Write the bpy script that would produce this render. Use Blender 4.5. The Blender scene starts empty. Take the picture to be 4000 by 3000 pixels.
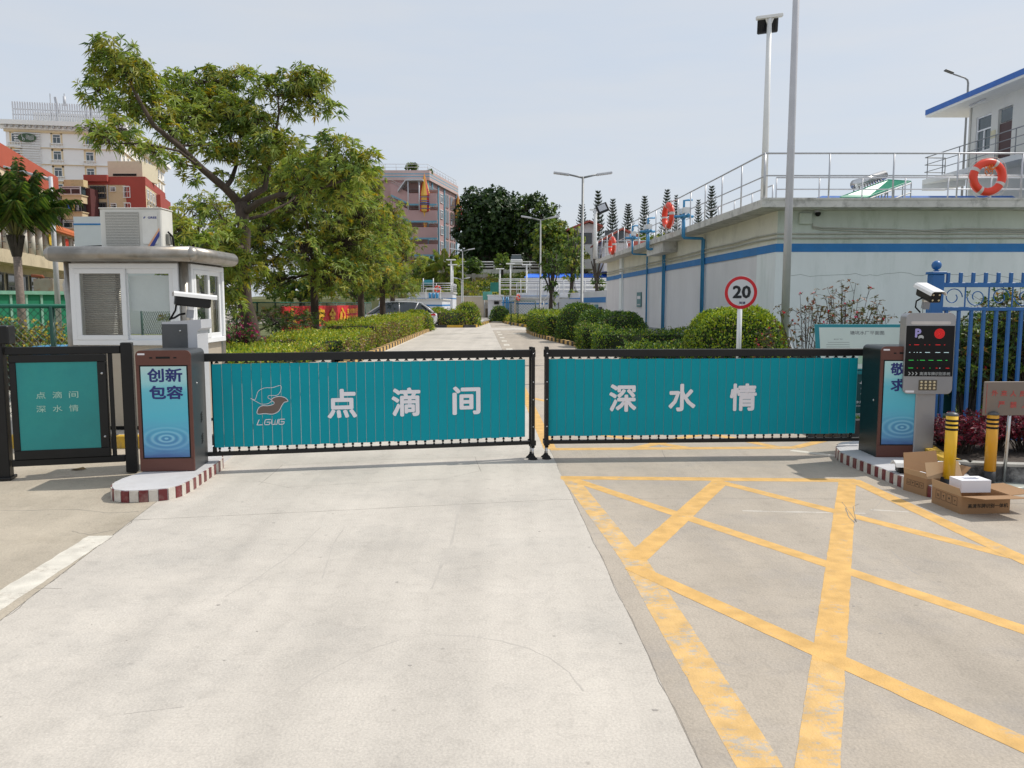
import bpy, math, random
import numpy as np
from mathutils import Vector, Matrix, Euler, noise
R = math.radians
random.seed(7); rng = np.random.default_rng(7)
scene = bpy.context.scene
col = scene.collection

# ---------------------------------------------------------------- camera
EYE, FPX, PITCH = 1.6, 3100.0, 5.82
cd = bpy.data.cameras.new('camera'); cam = bpy.data.objects.new('camera', cd); col.objects.link(cam)
cam.location = (0, 0, EYE); cam.rotation_euler = (R(90 - PITCH), 0, 0)
cd.sensor_width = 36; cd.lens = 36 * FPX / 4000; cd.clip_start = 0.05; cd.clip_end = 3000
scene.camera = cam
# ---------------------------------------------------------------- world, sun, exposure
SUN = Vector((0.95, 0.33, 1.30)).normalized()
EL = math.asin(SUN.z); AZ = math.atan2(SUN.x, SUN.y)
world = bpy.data.worlds.new('World'); scene.world = world; world.use_nodes = True
wt = world.node_tree; wt.nodes.clear()
wo = wt.nodes.new('ShaderNodeOutputWorld'); wb = wt.nodes.new('ShaderNodeBackground')
sk = wt.nodes.new('ShaderNodeTexSky'); sk.sky_type = 'NISHITA'; sk.sun_disc = False
sk.sun_elevation = EL; sk.sun_rotation = AZ; sk.air_density = 1.0; sk.dust_density = 2.5; sk.ozone_density = 1.5
mx = wt.nodes.new('ShaderNodeMixRGB'); mx.inputs[0].default_value = 0.80
# thin high haze: nearly even pale veil with faint cloud streaks
tc = wt.nodes.new('ShaderNodeTexCoord'); mp = wt.nodes.new('ShaderNodeMapping'); mp.inputs['Scale'].default_value = (2.2, 2.2, 14)
nz = wt.nodes.new('ShaderNodeTexNoise'); nz.inputs['Scale'].default_value = 2.2; nz.inputs['Detail'].default_value = 6
rp = wt.nodes.new('ShaderNodeValToRGB'); rp.color_ramp.elements[0].position = 0.30; rp.color_ramp.elements[1].position = 0.85
rp.color_ramp.elements[0].color = (0.79, 0.87, 0.98, 1); rp.color_ramp.elements[1].color = (0.88, 0.91, 0.95, 1)
sc_ = wt.nodes.new('ShaderNodeVectorMath'); sc_.operation = 'SCALE'; sc_.inputs[3].default_value = 8.9
wt.links.new(tc.outputs['Generated'], mp.inputs[0]); wt.links.new(mp.outputs[0], nz.inputs[0]); wt.links.new(nz.outputs[0], rp.inputs[0])
wt.links.new(rp.outputs[0], sc_.inputs[0]); wt.links.new(sk.outputs[0], mx.inputs[1]); wt.links.new(sc_.outputs[0], mx.inputs[2])
wt.links.new(mx.outputs[0], wb.inputs[0]); wb.inputs[1].default_value = 0.10; wt.links.new(wb.outputs[0], wo.inputs[0])
sd = bpy.data.lights.new('sun', 'SUN'); sd.energy = 3.3; sd.angle = R(0.6); sd.color = (1.0, 0.945, 0.86)
sun = bpy.data.objects.new('sun', sd); col.objects.link(sun); sun.rotation_euler = SUN.to_track_quat('Z', 'Y').to_euler(); sun.location = (30, 5, 60)
scene.view_settings.view_transform = 'Standard'; scene.view_settings.look = 'None'
scene.view_settings.exposure = 0.0; scene.view_settings.gamma = 1.0; scene.view_settings.use_curve_mapping = False

# ---------------------------------------------------------------- measuring: where a sight line of the photograph meets the place
_cp, _sp = math.cos(R(PITCH)), math.sin(R(PITCH))
def ray(px, py):
    v = 1500 - py
    return Vector((px - 2000, FPX * _cp + v * _sp, -FPX * _sp + v * _cp))
def P(px, py, Y):
    d = ray(px, py); return Vector((0, 0, EYE)) + d * (Y / d.y)
def G(px, py, z=0.0):
    d = ray(px, py); return Vector((0, 0, EYE)) + d * ((z - EYE) / d.z)
def ZZ(py, Y): return P(2000, py, Y).z
def XX(px, py, Y): return P(px, py, Y).x

# ---------------------------------------------------------------- materials
def lin(c): return tuple(((x / 255) / 12.92 if x / 255 <= 0.04045 else ((x / 255 + 0.055) / 1.055) ** 2.4) for x in c)
_mats = {}
def mat(name, c, rough=0.6, metal=0.0, var=0.12, scale=3.0, bump=0.0, bscale=30.0, coat=0.0, stain=None, stain_scale=1.2, stain_amt=0.45, stretch=None, spec=0.5):
    if name in _mats: return _mats[name]
    m = bpy.data.materials.new(name); m.use_nodes = True; nt = m.node_tree; N = nt.nodes; L = nt.links
    b = N['Principled BSDF']; b.inputs['Roughness'].default_value = rough; b.inputs['Metallic'].default_value = metal
    b.inputs['Coat Weight'].default_value = coat; b.inputs['Specular IOR Level'].default_value = spec
    tcn = N.new('ShaderNodeTexCoord'); vec = tcn.outputs['Object']
    if stretch:
        mpn = N.new('ShaderNodeMapping'); mpn.inputs['Scale'].default_value = stretch; L.new(vec, mpn.inputs[0]); vec = mpn.outputs[0]
    n1 = N.new('ShaderNodeTexNoise'); n1.inputs['Scale'].default_value = scale; n1.inputs['Detail'].default_value = 7; n1.inputs['Roughness'].default_value = 0.62
    L.new(vec, n1.inputs[0])
    r = N.new('ShaderNodeValToRGB'); r.color_ramp.elements[0].position = 0.32; r.color_ramp.elements[1].position = 0.70
    r.color_ramp.elements[0].color = (*[x * (1 - var) for x in c], 1); r.color_ramp.elements[1].color = (*[min(1, x * (1 + var)) for x in c], 1)
    L.new(n1.outputs[0], r.inputs[0]); out = r.outputs[0]
    if stain:
        n2 = N.new('ShaderNodeTexNoise'); n2.inputs['Scale'].default_value = stain_scale; n2.inputs['Detail'].default_value = 9; n2.inputs['Roughness'].default_value = 0.7
        L.new(vec, n2.inputs[0])
        r2 = N.new('ShaderNodeValToRGB'); r2.color_ramp.elements[0].position = 0.50; r2.color_ramp.elements[1].position = 0.72
        r2.color_ramp.elements[0].color = (0, 0, 0, 1); r2.color_ramp.elements[1].color = (stain_amt, stain_amt, stain_amt, 1)
        mm = N.new('ShaderNodeMixRGB'); mm.inputs[2].default_value = (*stain, 1)
        L.new(n2.outputs[0], r2.inputs[0]); L.new(r2.outputs[0], mm.inputs[0]); L.new(out, mm.inputs[1]); out = mm.outputs[0]
    L.new(out, b.inputs['Base Color'])
    if bump:
        n3 = N.new('ShaderNodeTexNoise'); n3.inputs['Scale'].default_value = bscale; n3.inputs['Detail'].default_value = 5; L.new(vec, n3.inputs[0])
        bp = N.new('ShaderNodeBump'); bp.inputs['Strength'].default_value = bump; bp.inputs['Distance'].default_value = 0.02
        L.new(n3.outputs[0], bp.inputs['Height']); L.new(bp.outputs[0], b.inputs['Normal'])
    _mats[name] = m; return m
def leafmat(name, c, trans=0.35, rough=0.45):
    if name in _mats: return _mats[name]
    m = bpy.data.materials.new(name); m.use_nodes = True; nt = m.node_tree; N = nt.nodes; L = nt.links
    b = N['Principled BSDF']; b.inputs['Roughness'].default_value = rough; b.inputs['Specular IOR Level'].default_value = 0.35
    tr = N.new('ShaderNodeBsdfTranslucent'); tr.inputs[0].default_value = (min(1, c[0] * 1.5), min(1, c[1] * 1.5), c[2] * 0.8, 1)
    tcn = N.new('ShaderNodeTexCoord'); n1 = N.new('ShaderNodeTexNoise'); n1.inputs['Scale'].default_value = 1.3; n1.inputs['Detail'].default_value = 4; L.new(tcn.outputs['Object'], n1.inputs[0])
    r = N.new('ShaderNodeValToRGB'); r.color_ramp.elements[0].position = 0.35; r.color_ramp.elements[1].position = 0.68
    r.color_ramp.elements[0].color = (*[x * 0.75 for x in c], 1); r.color_ramp.elements[1].color = (*[x * 1.25 for x in c], 1)
    L.new(n1.outputs[0], r.inputs[0]); L.new(r.outputs[0], b.inputs['Base Color'])
    ms = N.new('ShaderNodeMixShader'); ms.inputs[0].default_value = trans
    L.new(b.outputs[0], ms.inputs[1]); L.new(tr.outputs[0], ms.inputs[2]); L.new(ms.outputs[0], N['Material Output'].inputs[0])
    _mats[name] = m; return m
def glassmat(name, c=(0.02, 0.03, 0.035), rough=0.05):
    return mat(name, c, rough, 0.0, 0.3, 1.5, spec=0.9)
def emit(name, c, s):
    if name in _mats: return _mats[name]
    m = bpy.data.materials.new(name); m.use_nodes = True; b = m.node_tree.nodes['Principled BSDF']
    b.inputs['Base Color'].default_value = (*c, 1); b.inputs['Emission Color'].default_value = (*c, 1); b.inputs['Emission Strength'].default_value = s
    _mats[name] = m; return m

white = mat('white_paint', (0.74, 0.74, 0.73), 0.5, var=0.05)
whitepvc = mat('white_pvc_frame', (0.80, 0.81, 0.82), 0.35, var=0.03)
black = mat('black_powder_coat', (0.009, 0.0095, 0.010), 0.42, 0.0, var=0.25, scale=6, spec=0.35)
blackrub = mat('black_rubber', (0.011, 0.011, 0.011), 0.6, spec=0.25)
dgrey = mat('dark_grey_steel', (0.085, 0.09, 0.095), 0.45, 0.2, var=0.15)
mgrey = mat('mid_grey_steel', (0.28, 0.29, 0.31), 0.42, 0.2, var=0.08)
lgrey = mat('light_grey_paint', (0.52, 0.53, 0.56), 0.42, 0.1, var=0.06)
galv = mat('galvanised_steel', (0.24, 0.25, 0.255), 0.5, 0.25, var=0.12, scale=8)
steel = mat('stainless_steel', (0.60, 0.60, 0.60), 0.28, 0.9, var=0.15, scale=10)
brown = mat('brown_anodised', (0.125, 0.048, 0.036), 0.42, 0.25, var=0.10)
teal = mat('teal_print', (0.0, 0.30, 0.37), 0.5, 0.0, var=0.05, scale=2, spec=0.2)
wprint = mat('white_print', (0.78, 0.76, 0.80), 0.5, var=0.02)
glass = glassmat('dark_glass')
glass2 = glassmat('blue_grey_glass', (0.05, 0.075, 0.085))
blue = mat('sky_blue_pipe_paint', (0.045, 0.26, 0.50), 0.4, var=0.1)
dblue = mat('fence_blue_paint', (0.012, 0.115, 0.34), 0.38, var=0.12, scale=5)
red_r = mat('lifebuoy_red', (0.80, 0.06, 0.025), 0.4, var=0.06)
pgrey = mat('pole_grey_paint', (0.50, 0.50, 0.53), 0.4, 0.1, var=0.06)

# ---------------------------------------------------------------- geometry helpers
class MB:
    def __init__(s): s.v = []; s.f = []; s.m = []; s.sm = []; s.cur = 0; s.smooth = False; s.mats = []; s.M = Matrix.Identity(4)
    def mt(s, m):
        if m not in s.mats: s.mats.append(m)
        s.cur = s.mats.index(m); return s
    def add(s, vs, fs, smooth=None):
        o = len(s.v); s.v += [tuple(s.M @ Vector(p)) for p in vs]
        s.f += [tuple(i + o for i in f) for f in fs]; s.m += [s.cur] * len(fs); s.sm += [s.smooth if smooth is None else smooth] * len(fs); return s
    def box(s, x0, x1, y0, y1, z0, z1):
        return s.add([(x0, y0, z0), (x1, y0, z0), (x1, y1, z0), (x0, y1, z0), (x0, y0, z1), (x1, y0, z1), (x1, y1, z1), (x0, y1, z1)],
                     [(0, 3, 2, 1), (4, 5, 6, 7), (0, 1, 5, 4), (1, 2, 6, 5), (2, 3, 7, 6), (3, 0, 4, 7)])
    def cbox(s, c, size, rot=None):
        M0 = s.M; s.M = s.M @ Matrix.Translation(c) @ (rot.to_matrix().to_4x4() if rot else Matrix.Identity(4))
        a, b, d = [x / 2 for x in size]; s.box(-a, a, -b, b, -d, d); s.M = M0; return s
    def bbox(s, x0, x1, y0, y1, z0, z1, b=0.01):   # box with chamfered edges
        xs = (x0, x1); ys = (y0, y1); zs = (z0, z1); vs = []; idx = {}
        for i in (0, 1):
            for j in (0, 1):
                for k in (0, 1):
                    sx, sy, sz = (1, -1)[i], (1, -1)[j], (1, -1)[k]
                    for a, d in enumerate(((0, 1, 1), (1, 0, 1), (1, 1, 0))):
                        idx[i, j, k, a] = len(vs); vs.append((xs[i] + sx * b * d[0], ys[j] + sy * b * d[1], zs[k] + sz * b * d[2]))
        fs = []
        I = lambda i, j, k, a: idx[i, j, k, a]
        for i in (0, 1): fs.append([I(i, 0, 0, 0), I(i, 1, 0, 0), I(i, 1, 1, 0), I(i, 0, 1, 0)])
        for j in (0, 1): fs.append([I(0, j, 0, 1), I(1, j, 0, 1), I(1, j, 1, 1), I(0, j, 1, 1)])
        for k in (0, 1): fs.append([I(0, 0, k, 2), I(1, 0, k, 2), I(1, 1, k, 2), I(0, 1, k, 2)])
        for j in (0, 1):
            for k in (0, 1): fs.append([I(0, j, k, 1), I(1, j, k, 1), I(1, j, k, 2), I(0, j, k, 2)])
        for i in (0, 1):
            for k in (0, 1): fs.append([I(i, 0, k, 0), I(i, 1, k, 0), I(i, 1, k, 2), I(i, 0, k, 2)])
        for i in (0, 1):
            for j in (0, 1): fs.append([I(i, j, 0, 0), I(i, j, 1, 0), I(i, j, 1, 1), I(i, j, 0, 1)])
        for i in (0, 1):
            for j in (0, 1):
                for k in (0, 1): fs.append([I(i, j, k, 0), I(i, j, k, 1), I(i, j, k, 2)])
        c = Vector(((x0 + x1) / 2, (y0 + y1) / 2, (z0 + z1) / 2)); out = []
        for f in fs:
            p = [Vector(vs[q]) for q in f]; n = (p[1] - p[0]).cross(p[2] - p[0]); mid = sum(p, Vector()) / len(p)
            out.append(tuple(f) if n.dot(mid - c) > 0 else tuple(reversed(f)))
        return s.add(vs, out)
    def tube(s, pts, r, seg=8, cap=True, flat=False):
        pts = [Vector(p) for p in pts]; n = len(pts); rs = r if isinstance(r, (list, tuple)) else [r] * n
        vs = []; fs = []; prev = None
        for i, p in enumerate(pts):
            t = (pts[min(i + 1, n - 1)] - pts[max(i - 1, 0)]).normalized()
            if prev is None:
                a = Vector((0, 0, 1)) if abs(t.z) < 0.9 else Vector((1, 0, 0)); u = t.cross(a).normalized()
            else:
                u = (prev - t * prev.dot(t)); u = u.normalized() if u.length > 1e-6 else t.orthogonal().normalized()
            prev = u; w = t.cross(u)
            for k in range(seg):
                a = 2 * math.pi * (k + (0.5 if flat else 0)) / seg; vs.append(p + (u * math.cos(a) + w * math.sin(a)) * rs[i])
        for i in range(n - 1):
            for k in range(seg):
                a = i * seg + k; b = i * seg + (k + 1) % seg; fs.append((a, b, b + seg, a + seg))
        if cap: fs += [tuple(reversed(range(seg))), tuple(range((n - 1) * seg, n * seg))]
        return s.add(vs, fs, smooth=seg > 4)
    def lathe(s, prof, seg=16, c=(0, 0, 0)):
        vs = []; fs = []; n = len(prof)
        for r, z in prof:
            for k in range(seg): a = 2 * math.pi * k / seg; vs.append((c[0] + r * math.cos(a), c[1] + r * math.sin(a), c[2] + z))
        for i in range(n - 1):
            for k in range(seg): a = i * seg + k; b = i * seg + (k + 1) % seg; fs.append((a, b, b + seg, a + seg))
        fs += [tuple(reversed(range(seg))), tuple(range((n - 1) * seg, n * seg))]
        return s.add(vs, fs, smooth=True)
    def prism(s, poly, z0, z1):      # polygon in local xy, extruded in z
        n = len(poly); ar = sum(poly[i][0] * poly[(i + 1) % n][1] - poly[(i + 1) % n][0] * poly[i][1] for i in range(n))
        if ar < 0: poly = poly[::-1]
        return s.add([(x, y, z0) for x, y in poly] + [(x, y, z1) for x, y in poly],
                     [tuple(reversed(range(n))), tuple(range(n, 2 * n))] + [(i, (i + 1) % n, n + (i + 1) % n, n + i) for i in range(n)])
    def prismy(s, poly, y0, y1):     # polygon in local xz, extruded in y
        M0 = s.M; s.M = s.M @ Matrix(((1, 0, 0, 0), (0, 0, -1, 0), (0, 1, 0, 0), (0, 0, 0, 1))); s.prism(poly, -y1, -y0); s.M = M0; return s
    def quad(s, a, b, c, d): return s.add([a, b, c, d], [(0, 1, 2, 3)])
    def torus(s, c, Rr, r, ax=(0, 1, 0), n=28, m=10, a0=0, a1=2 * math.pi):
        ax = Vector(ax).normalized(); u = ax.orthogonal().normalized(); w = ax.cross(u); full = abs(a1 - a0 - 2 * math.pi) < 1e-6
        vs = []; fs = []; k = n if full else n + 1
        for i in range(k):
            a = a0 + (a1 - a0) * i / n; d = u * math.cos(a) + w * math.sin(a)
            for j in range(m): b = 2 * math.pi * j / m; vs.append(Vector(c) + d * (Rr + r * math.cos(b)) + ax * (r * math.sin(b)))
        for i in range(n):
            for j in range(m): i2 = (i + 1) % k; fs.append((i * m + j, i2 * m + j, i2 * m + (j + 1) % m, i * m + (j + 1) % m))
        return s.add(vs, fs, smooth=True)
    def mesh(s, name, M=None):
        me = bpy.data.meshes.new(name); vs = [tuple(M @ Vector(p)) for p in s.v] if M else s.v
        me.from_pydata(vs, [], s.f)
        for m in s.mats: me.materials.append(m)
        me.polygons.foreach_set('material_index', s.m); me.polygons.foreach_set('use_smooth', s.sm); me.update(); return me

WM = {}     # world matrix of every object made here
def _link(o, M, parent):
    col.objects.link(o); WM[o] = M
    if parent is not None: o.parent = parent; o.matrix_local = WM[parent].inverted() @ M
    else: o.matrix_local = M
    return o
def tag(o, label=None, cat=None, group=None, kind=None):
    if label: o['label'] = label
    if cat: o['category'] = cat
    if group: o['group'] = group
    if kind: o['kind'] = kind
    return o
def thing(name, label, cat, loc=(0, 0, 0), rz=0.0, group=None, M=None):
    o = bpy.data.objects.new(name, None); o.empty_display_size = 0.2
    _link(o, M if M is not None else Matrix.Translation(loc) @ Matrix.Rotation(rz, 4, 'Z'), None); return tag(o, label, cat, group)
def inst(me, name, parent, L=None, label=None):
    o = bpy.data.objects.new(name, me); M = (WM[parent] if parent is not None else Matrix.Identity(4)) @ (L if L is not None else Matrix.Identity(4))
    _link(o, M, parent)
    if label: o['label'] = label
    return o
def part(mb, name, parent, world=False, label=None, kind=None):
    me = mb.mesh(name, WM[parent].inverted() if world else None); o = bpy.data.objects.new(name, me); _link(o, WM[parent].copy(), parent)
    if label: o['label'] = label
    if kind: o['kind'] = kind
    return o
def solo(mb, name, label=None, cat=None, group=None, kind=None, loc=None, rz=0.0):
    me = mb.mesh(name); o = bpy.data.objects.new(name, me)
    _link(o, Matrix.Translation(loc or (0, 0, 0)) @ Matrix.Rotation(rz, 4, 'Z'), None); return tag(o, label, cat, group, kind)
def T(x=0, y=0, z=0): return Matrix.Translation((x, y, z))
def boxm(name, x0, x1, y0, y1, z0, z1, m): return MB().mt(m).box(x0, x1, y0, y1, z0, z1).mesh(name)
def copytree(root, M, label=None, group=None):
    r = root.copy(); col.objects.link(r); WM[r] = M; r.matrix_local = M
    if label: r['label'] = label
    if group: r['group'] = group
    def rec(a, b):
        for ch in [c for c in bpy.data.objects if c.parent == a]:
            d = ch.copy(); col.objects.link(d); d.parent = b; d.matrix_local = WM[a].inverted() @ WM[ch]; WM[d] = WM[b] @ d.matrix_local; rec(ch, d)
    rec(root, r); return r

# text as thin solid lettering (the built-in font carries Chinese glyphs)
def text(body, h, m, parent, L, name='lettering', bold=0.0, width=None, align='CENTER', depth=0.0015, shear=0.0, spacing=1.0, label=None):
    c = bpy.data.curves.new('text', 'FONT'); c.body = body; c.size = 1.0; c.extrude = 0; c.resolution_u = 2
    c.align_x = align; c.align_y = 'CENTER'; c.shear = shear; c.space_character = spacing
    o = bpy.data.objects.new('text', c); col.objects.link(o); dg = bpy.context.evaluated_depsgraph_get()
    me = bpy.data.meshes.new_from_object(o.evaluated_get(dg)); bpy.data.objects.remove(o); bpy.data.curves.remove(c)
    n = len(me.vertices); co = np.zeros(n * 3); me.vertices.foreach_get('co', co); co = co.reshape(-1, 3)
    if bold:
        nl, npoly = len(me.loops), len(me.polygons); lv = np.zeros(nl, dtype=int); me.loops.foreach_get('vertex_index', lv); ls = np.zeros(npoly, dtype=int); me.polygons.foreach_get('loop_start', ls)
        offs = [(0, 0)] + [(bold * math.cos(a), bold * math.sin(a)) for a in np.linspace(0, 2 * math.pi, 9)[:-1]]; k = len(offs)
        co = np.concatenate([co + np.array([ox, oy, i * 0.00008]) for i, (ox, oy) in enumerate(offs)]); me = bpy.data.meshes.new(name); me.vertices.add(n * k); me.loops.add(nl * k); me.loops.foreach_set('vertex_index', np.concatenate([lv + i * n for i in range(k)]))
        me.polygons.add(npoly * k); me.polygons.foreach_set('loop_start', np.concatenate([ls + i * nl for i in range(k)])); me.vertices.foreach_set('co', co.ravel()); me.update(calc_edges=True)
    lo, hi = co.min(0), co.max(0); s = h / (hi[1] - lo[1]); sx = s if width is None else width / (hi[0] - lo[0])
    cx = (lo[0] + hi[0]) / 2 if align == 'CENTER' else lo[0]; cy = (lo[1] + hi[1]) / 2
    out = np.zeros_like(co); out[:, 0] = (co[:, 0] - cx) * sx; out[:, 2] = (co[:, 1] - cy) * s; out[:, 1] = -co[:, 2]
    me.vertices.foreach_set('co', out.ravel()); me.materials.clear(); me.materials.append(m); me.update(); me.name = name
    return inst(me, name, parent, L, label)
# ================================================================ GROUND
conc = mat('worn_concrete', (0.46, 0.425, 0.37), 0.85, var=0.10, scale=0.9, bump=0.25, bscale=60, stain=(0.30, 0.27, 0.23), stain_scale=0.8, stain_amt=0.35)
concL = mat('pale_concrete_slab', (0.56, 0.515, 0.455), 0.85, var=0.09, scale=0.9, bump=0.22, bscale=70, stain=(0.37, 0.35, 0.32), stain_scale=0.75, stain_amt=0.60)
concR = mat('grey_concrete_slab', (0.435, 0.378, 0.31), 0.85, var=0.10, scale=1.1, bump=0.3, bscale=60, stain=(0.34, 0.31, 0.285), stain_scale=1.6, stain_amt=0.6)
concN = mat('brown_concrete_apron', (0.46, 0.40, 0.315), 0.85, var=0.12, scale=1.2, bump=0.35, bscale=40, stain=(0.32, 0.27, 0.20), stain_scale=1.5, stain_amt=0.5)
def detail(m, grit=0.12):
    """fine grain, small pits and sparse scrub marks on a concrete material"""
    nt = m.node_tree; N = nt.nodes; L = nt.links; b = N['Principled BSDF']; src = b.inputs['Base Color'].links[0].from_socket
    tcn = N.new('ShaderNodeTexCoord')
    n = N.new('ShaderNodeTexNoise'); n.inputs['Scale'].default_value = 95; n.inputs['Detail'].default_value = 3; L.new(tcn.outputs['Object'], n.inputs[0])
    rr = N.new('ShaderNodeMapRange'); rr.inputs[1].default_value = 0.3; rr.inputs[2].default_value = 0.7; rr.inputs[3].default_value = 1 - grit; rr.inputs[4].default_value = 1 + grit * 0.6
    L.new(n.outputs[0], rr.inputs[0])
    mpn = N.new('ShaderNodeMapping'); mpn.inputs['Scale'].default_value = (1.2, 16, 1); mpn.inputs['Rotation'].default_value = (0, 0, 0.35); L.new(tcn.outputs['Object'], mpn.inputs[0])
    n2 = N.new('ShaderNodeTexNoise'); n2.inputs['Scale'].default_value = 2.4; n2.inputs['Detail'].default_value = 8; n2.inputs['Roughness'].default_value = 0.75; L.new(mpn.outputs[0], n2.inputs[0])
    r2 = N.new('ShaderNodeMapRange'); r2.inputs[1].default_value = 0.52; r2.inputs[2].default_value = 0.75; r2.inputs[3].default_value = 1.0; r2.inputs[4].default_value = 0.91; L.new(n2.outputs[0], r2.inputs[0])
    vo = N.new('ShaderNodeTexVoronoi'); vo.inputs['Scale'].default_value = 4.2; L.new(tcn.outputs['Object'], vo.inputs[0])
    r3 = N.new('ShaderNodeMapRange'); r3.inputs[1].default_value = 0.015; r3.inputs[2].default_value = 0.06; r3.inputs[3].default_value = 0.70; r3.inputs[4].default_value = 1.0; L.new(vo.outputs['Distance'], r3.inputs[0])
    m1 = N.new('ShaderNodeMath'); m1.operation = 'MULTIPLY'; L.new(rr.outputs[0], m1.inputs[0]); L.new(r2.outputs[0], m1.inputs[1])
    n5 = N.new('ShaderNodeTexNoise'); n5.inputs['Scale'].default_value = 11; n5.inputs['Detail'].default_value = 9; n5.inputs['Roughness'].default_value = 0.72; n5.inputs['Distortion'].default_value = 0.6; L.new(tcn.outputs['Object'], n5.inputs[0])
    r5 = N.new('ShaderNodeMapRange'); r5.inputs[1].default_value = 0.50; r5.inputs[2].default_value = 0.78; r5.inputs[3].default_value = 1.02; r5.inputs[4].default_value = 0.84; L.new(n5.outputs[0], r5.inputs[0])
    mp6 = N.new('ShaderNodeMapping'); mp6.inputs['Scale'].default_value = (2.6, 0.10, 1); mp6.inputs['Rotation'].default_value = (0, 0, 0.045); L.new(tcn.outputs['Object'], mp6.inputs[0])
    n6 = N.new('ShaderNodeTexNoise'); n6.inputs['Scale'].default_value = 1.0; n6.inputs['Detail'].default_value = 4; L.new(mp6.outputs[0], n6.inputs[0])
    r6 = N.new('ShaderNodeMapRange'); r6.inputs[1].default_value = 0.42; r6.inputs[2].default_value = 0.66; r6.inputs[3].default_value = 1.02; r6.inputs[4].default_value = 0.90; L.new(n6.outputs[0], r6.inputs[0])
    m5 = N.new('ShaderNodeMath'); m5.operation = 'MULTIPLY'; L.new(r5.outputs[0], m5.inputs[0]); L.new(r6.outputs[0], m5.inputs[1]); m6 = N.new('ShaderNodeMath'); m6.operation = 'MULTIPLY'; L.new(m5.outputs[0], m6.inputs[0]); L.new(m1.outputs[0], m6.inputs[1]); m1 = m6
    m2 = N.new('ShaderNodeMath'); m2.operation = 'MULTIPLY'; L.new(m1.outputs[0], m2.inputs[0]); L.new(r3.outputs[0], m2.inputs[1])
    v = N.new('ShaderNodeVectorMath'); v.operation = 'SCALE'; L.new(src, v.inputs[0]); L.new(m2.outputs[0], v.inputs[3]); L.new(v.outputs[0], b.inputs['Base Color'])
for m_ in (conc, concL, concR, concN): detail(m_)
def sheet(name, pts, z, m, label=None, kind='structure'):
    a = MB().mt(m); n = len(pts); a.add([(p[0], p[1], z) for p in pts], [tuple(range(n))])
    me = a.mesh(name)
    if me.polygons[0].normal.z < 0: me.flip_normals()
    o = bpy.data.objects.new(name, me); _link(o, Matrix.Identity(4), None); return tag(o, label, None, None, kind)
sheet('ground', [(-900, -60), (900, -60), (900, 1500), (-900, 1500)], -0.02, conc)
# left lane slab, right lane slab, brown apron at the left
seamC = lambda Y: 0.76 - 0.040 * Y
g1 = G(520, 2030); g2 = G(0, 2425)
sl = (g1.x - g2.x) / (g1.y - g2.y)
sheet('road_slab', [(seamC(-6), -6), (seamC(90), 90), (-6.0, 90), (-5.3, 30), (-3.2, 9.0), (g1.x, g1.y), (g2.x, g2.y), (g2.x + sl * (-6 - g2.y), -6)], 0.0, concL)
sheet('road_slab', [(seamC(-6) + 0.001, -6), (14, -6), (14, 9.0), (6, 20), (3.4, 30), (2.0, 90), (seamC(90) + 0.001, 90)], 0.0, concR)
sheet('apron', [(g2.x + sl * (-6 - g2.y) - 0.003, -6), (g2.x - 0.003, g2.y), (g1.x - 0.003, g1.y), (-3.2, 8.98), (-30, 8.98), (-30, -6)], 0.0, concN)
# cross street in front of the far islands
sheet('cross_road', [(-40, 47.2), (1.0, 47.2), (1.0, 52.0), (-40, 52.0)], 0.004, concL)
# joints and cracks: narrow dark gaps that wander a little
crackm = mat('crack_dirt', (0.24, 0.215, 0.185), 0.9)
def crack(pts, w, amp=0.01, z=0.0004, n=60, seed=0, m=None, label=None):
    a = MB().mt(m or crackm); pts = [Vector((p[0], p[1], 0)) for p in pts]; L = [0]
    for i in range(len(pts) - 1): L.append(L[-1] + (pts[i + 1] - pts[i]).length)
    vs = []
    for k in range(n + 1):
        t = L[-1] * k / n; i = max(j for j in range(len(pts) - 1) if L[j] <= t + 1e-9); q = (t - L[i]) / (L[i + 1] - L[i]); p = pts[i].lerp(pts[i + 1], q)
        d = (pts[i + 1] - pts[i]).normalized(); nrm = Vector((-d.y, d.x, 0)); p = p + nrm * amp * (noise.noise(Vector((t * 3.1, seed * 7.7, 0))) * 2 + noise.noise(Vector((t * 17, seed, 3))) * 0.7)
        ww = w * (0.35 + 1.1 * abs(noise.noise(Vector((t * 6, seed, 9))) + 0.35)); vs += [tuple(p + nrm * ww / 2 + Vector((0, 0, z))), tuple(p - nrm * ww / 2 + Vector((0, 0, z)))]
    a.add(vs, [(2 * k, 2 * k + 1, 2 * k + 3, 2 * k + 2) for k in range(n)])
    me = a.mesh('crack')
    if me.polygons[0].normal.z < 0: me.flip_normals()
    o = bpy.data.objects.new('crack', me); _link(o, Matrix.Identity(4), None); tag(o, label, None, None, 'structure')
crack([(seamC(0.5), 0.5), (seamC(9), 9)], 0.0055, 0.006, n=200, seed=1)
crack([(seamC(9), 9), (seamC(60), 60)], 0.015, 0.01, n=120, seed=2)
crack([G(500, 2032), G(1300, 1995), G(2160, 1952)], 0.007, 0.004, n=80, seed=3)
crack([G(2160, 1952), G(2700, 1945), G(3400, 1950)], 0.006, 0.004, n=80, seed=4)
crack([G(1010, 1895), G(1105, 1815)], 0.005, 0.003, n=20, seed=5)
crack([G(1010, 1880), G(1130, 1905)], 0.005, 0.002, n=20, seed=6)
crack([G(1105, 1818), G(1500, 1795), G(1860, 1785)], 0.004, 0.003, n=40, seed=7)
crack([G(1855, 1785), G(1880, 1845)], 0.005, 0.002, n=20, seed=8)
crack([G(1130, 1902), G(1740, 1870), G(1880, 1838)], 0.004, 0.003, n=40, seed=9)
crack([G(0, 1995), G(300, 1990), G(420, 2003), G(540, 2000)], 0.010, 0.014, n=60, seed=10)
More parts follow.
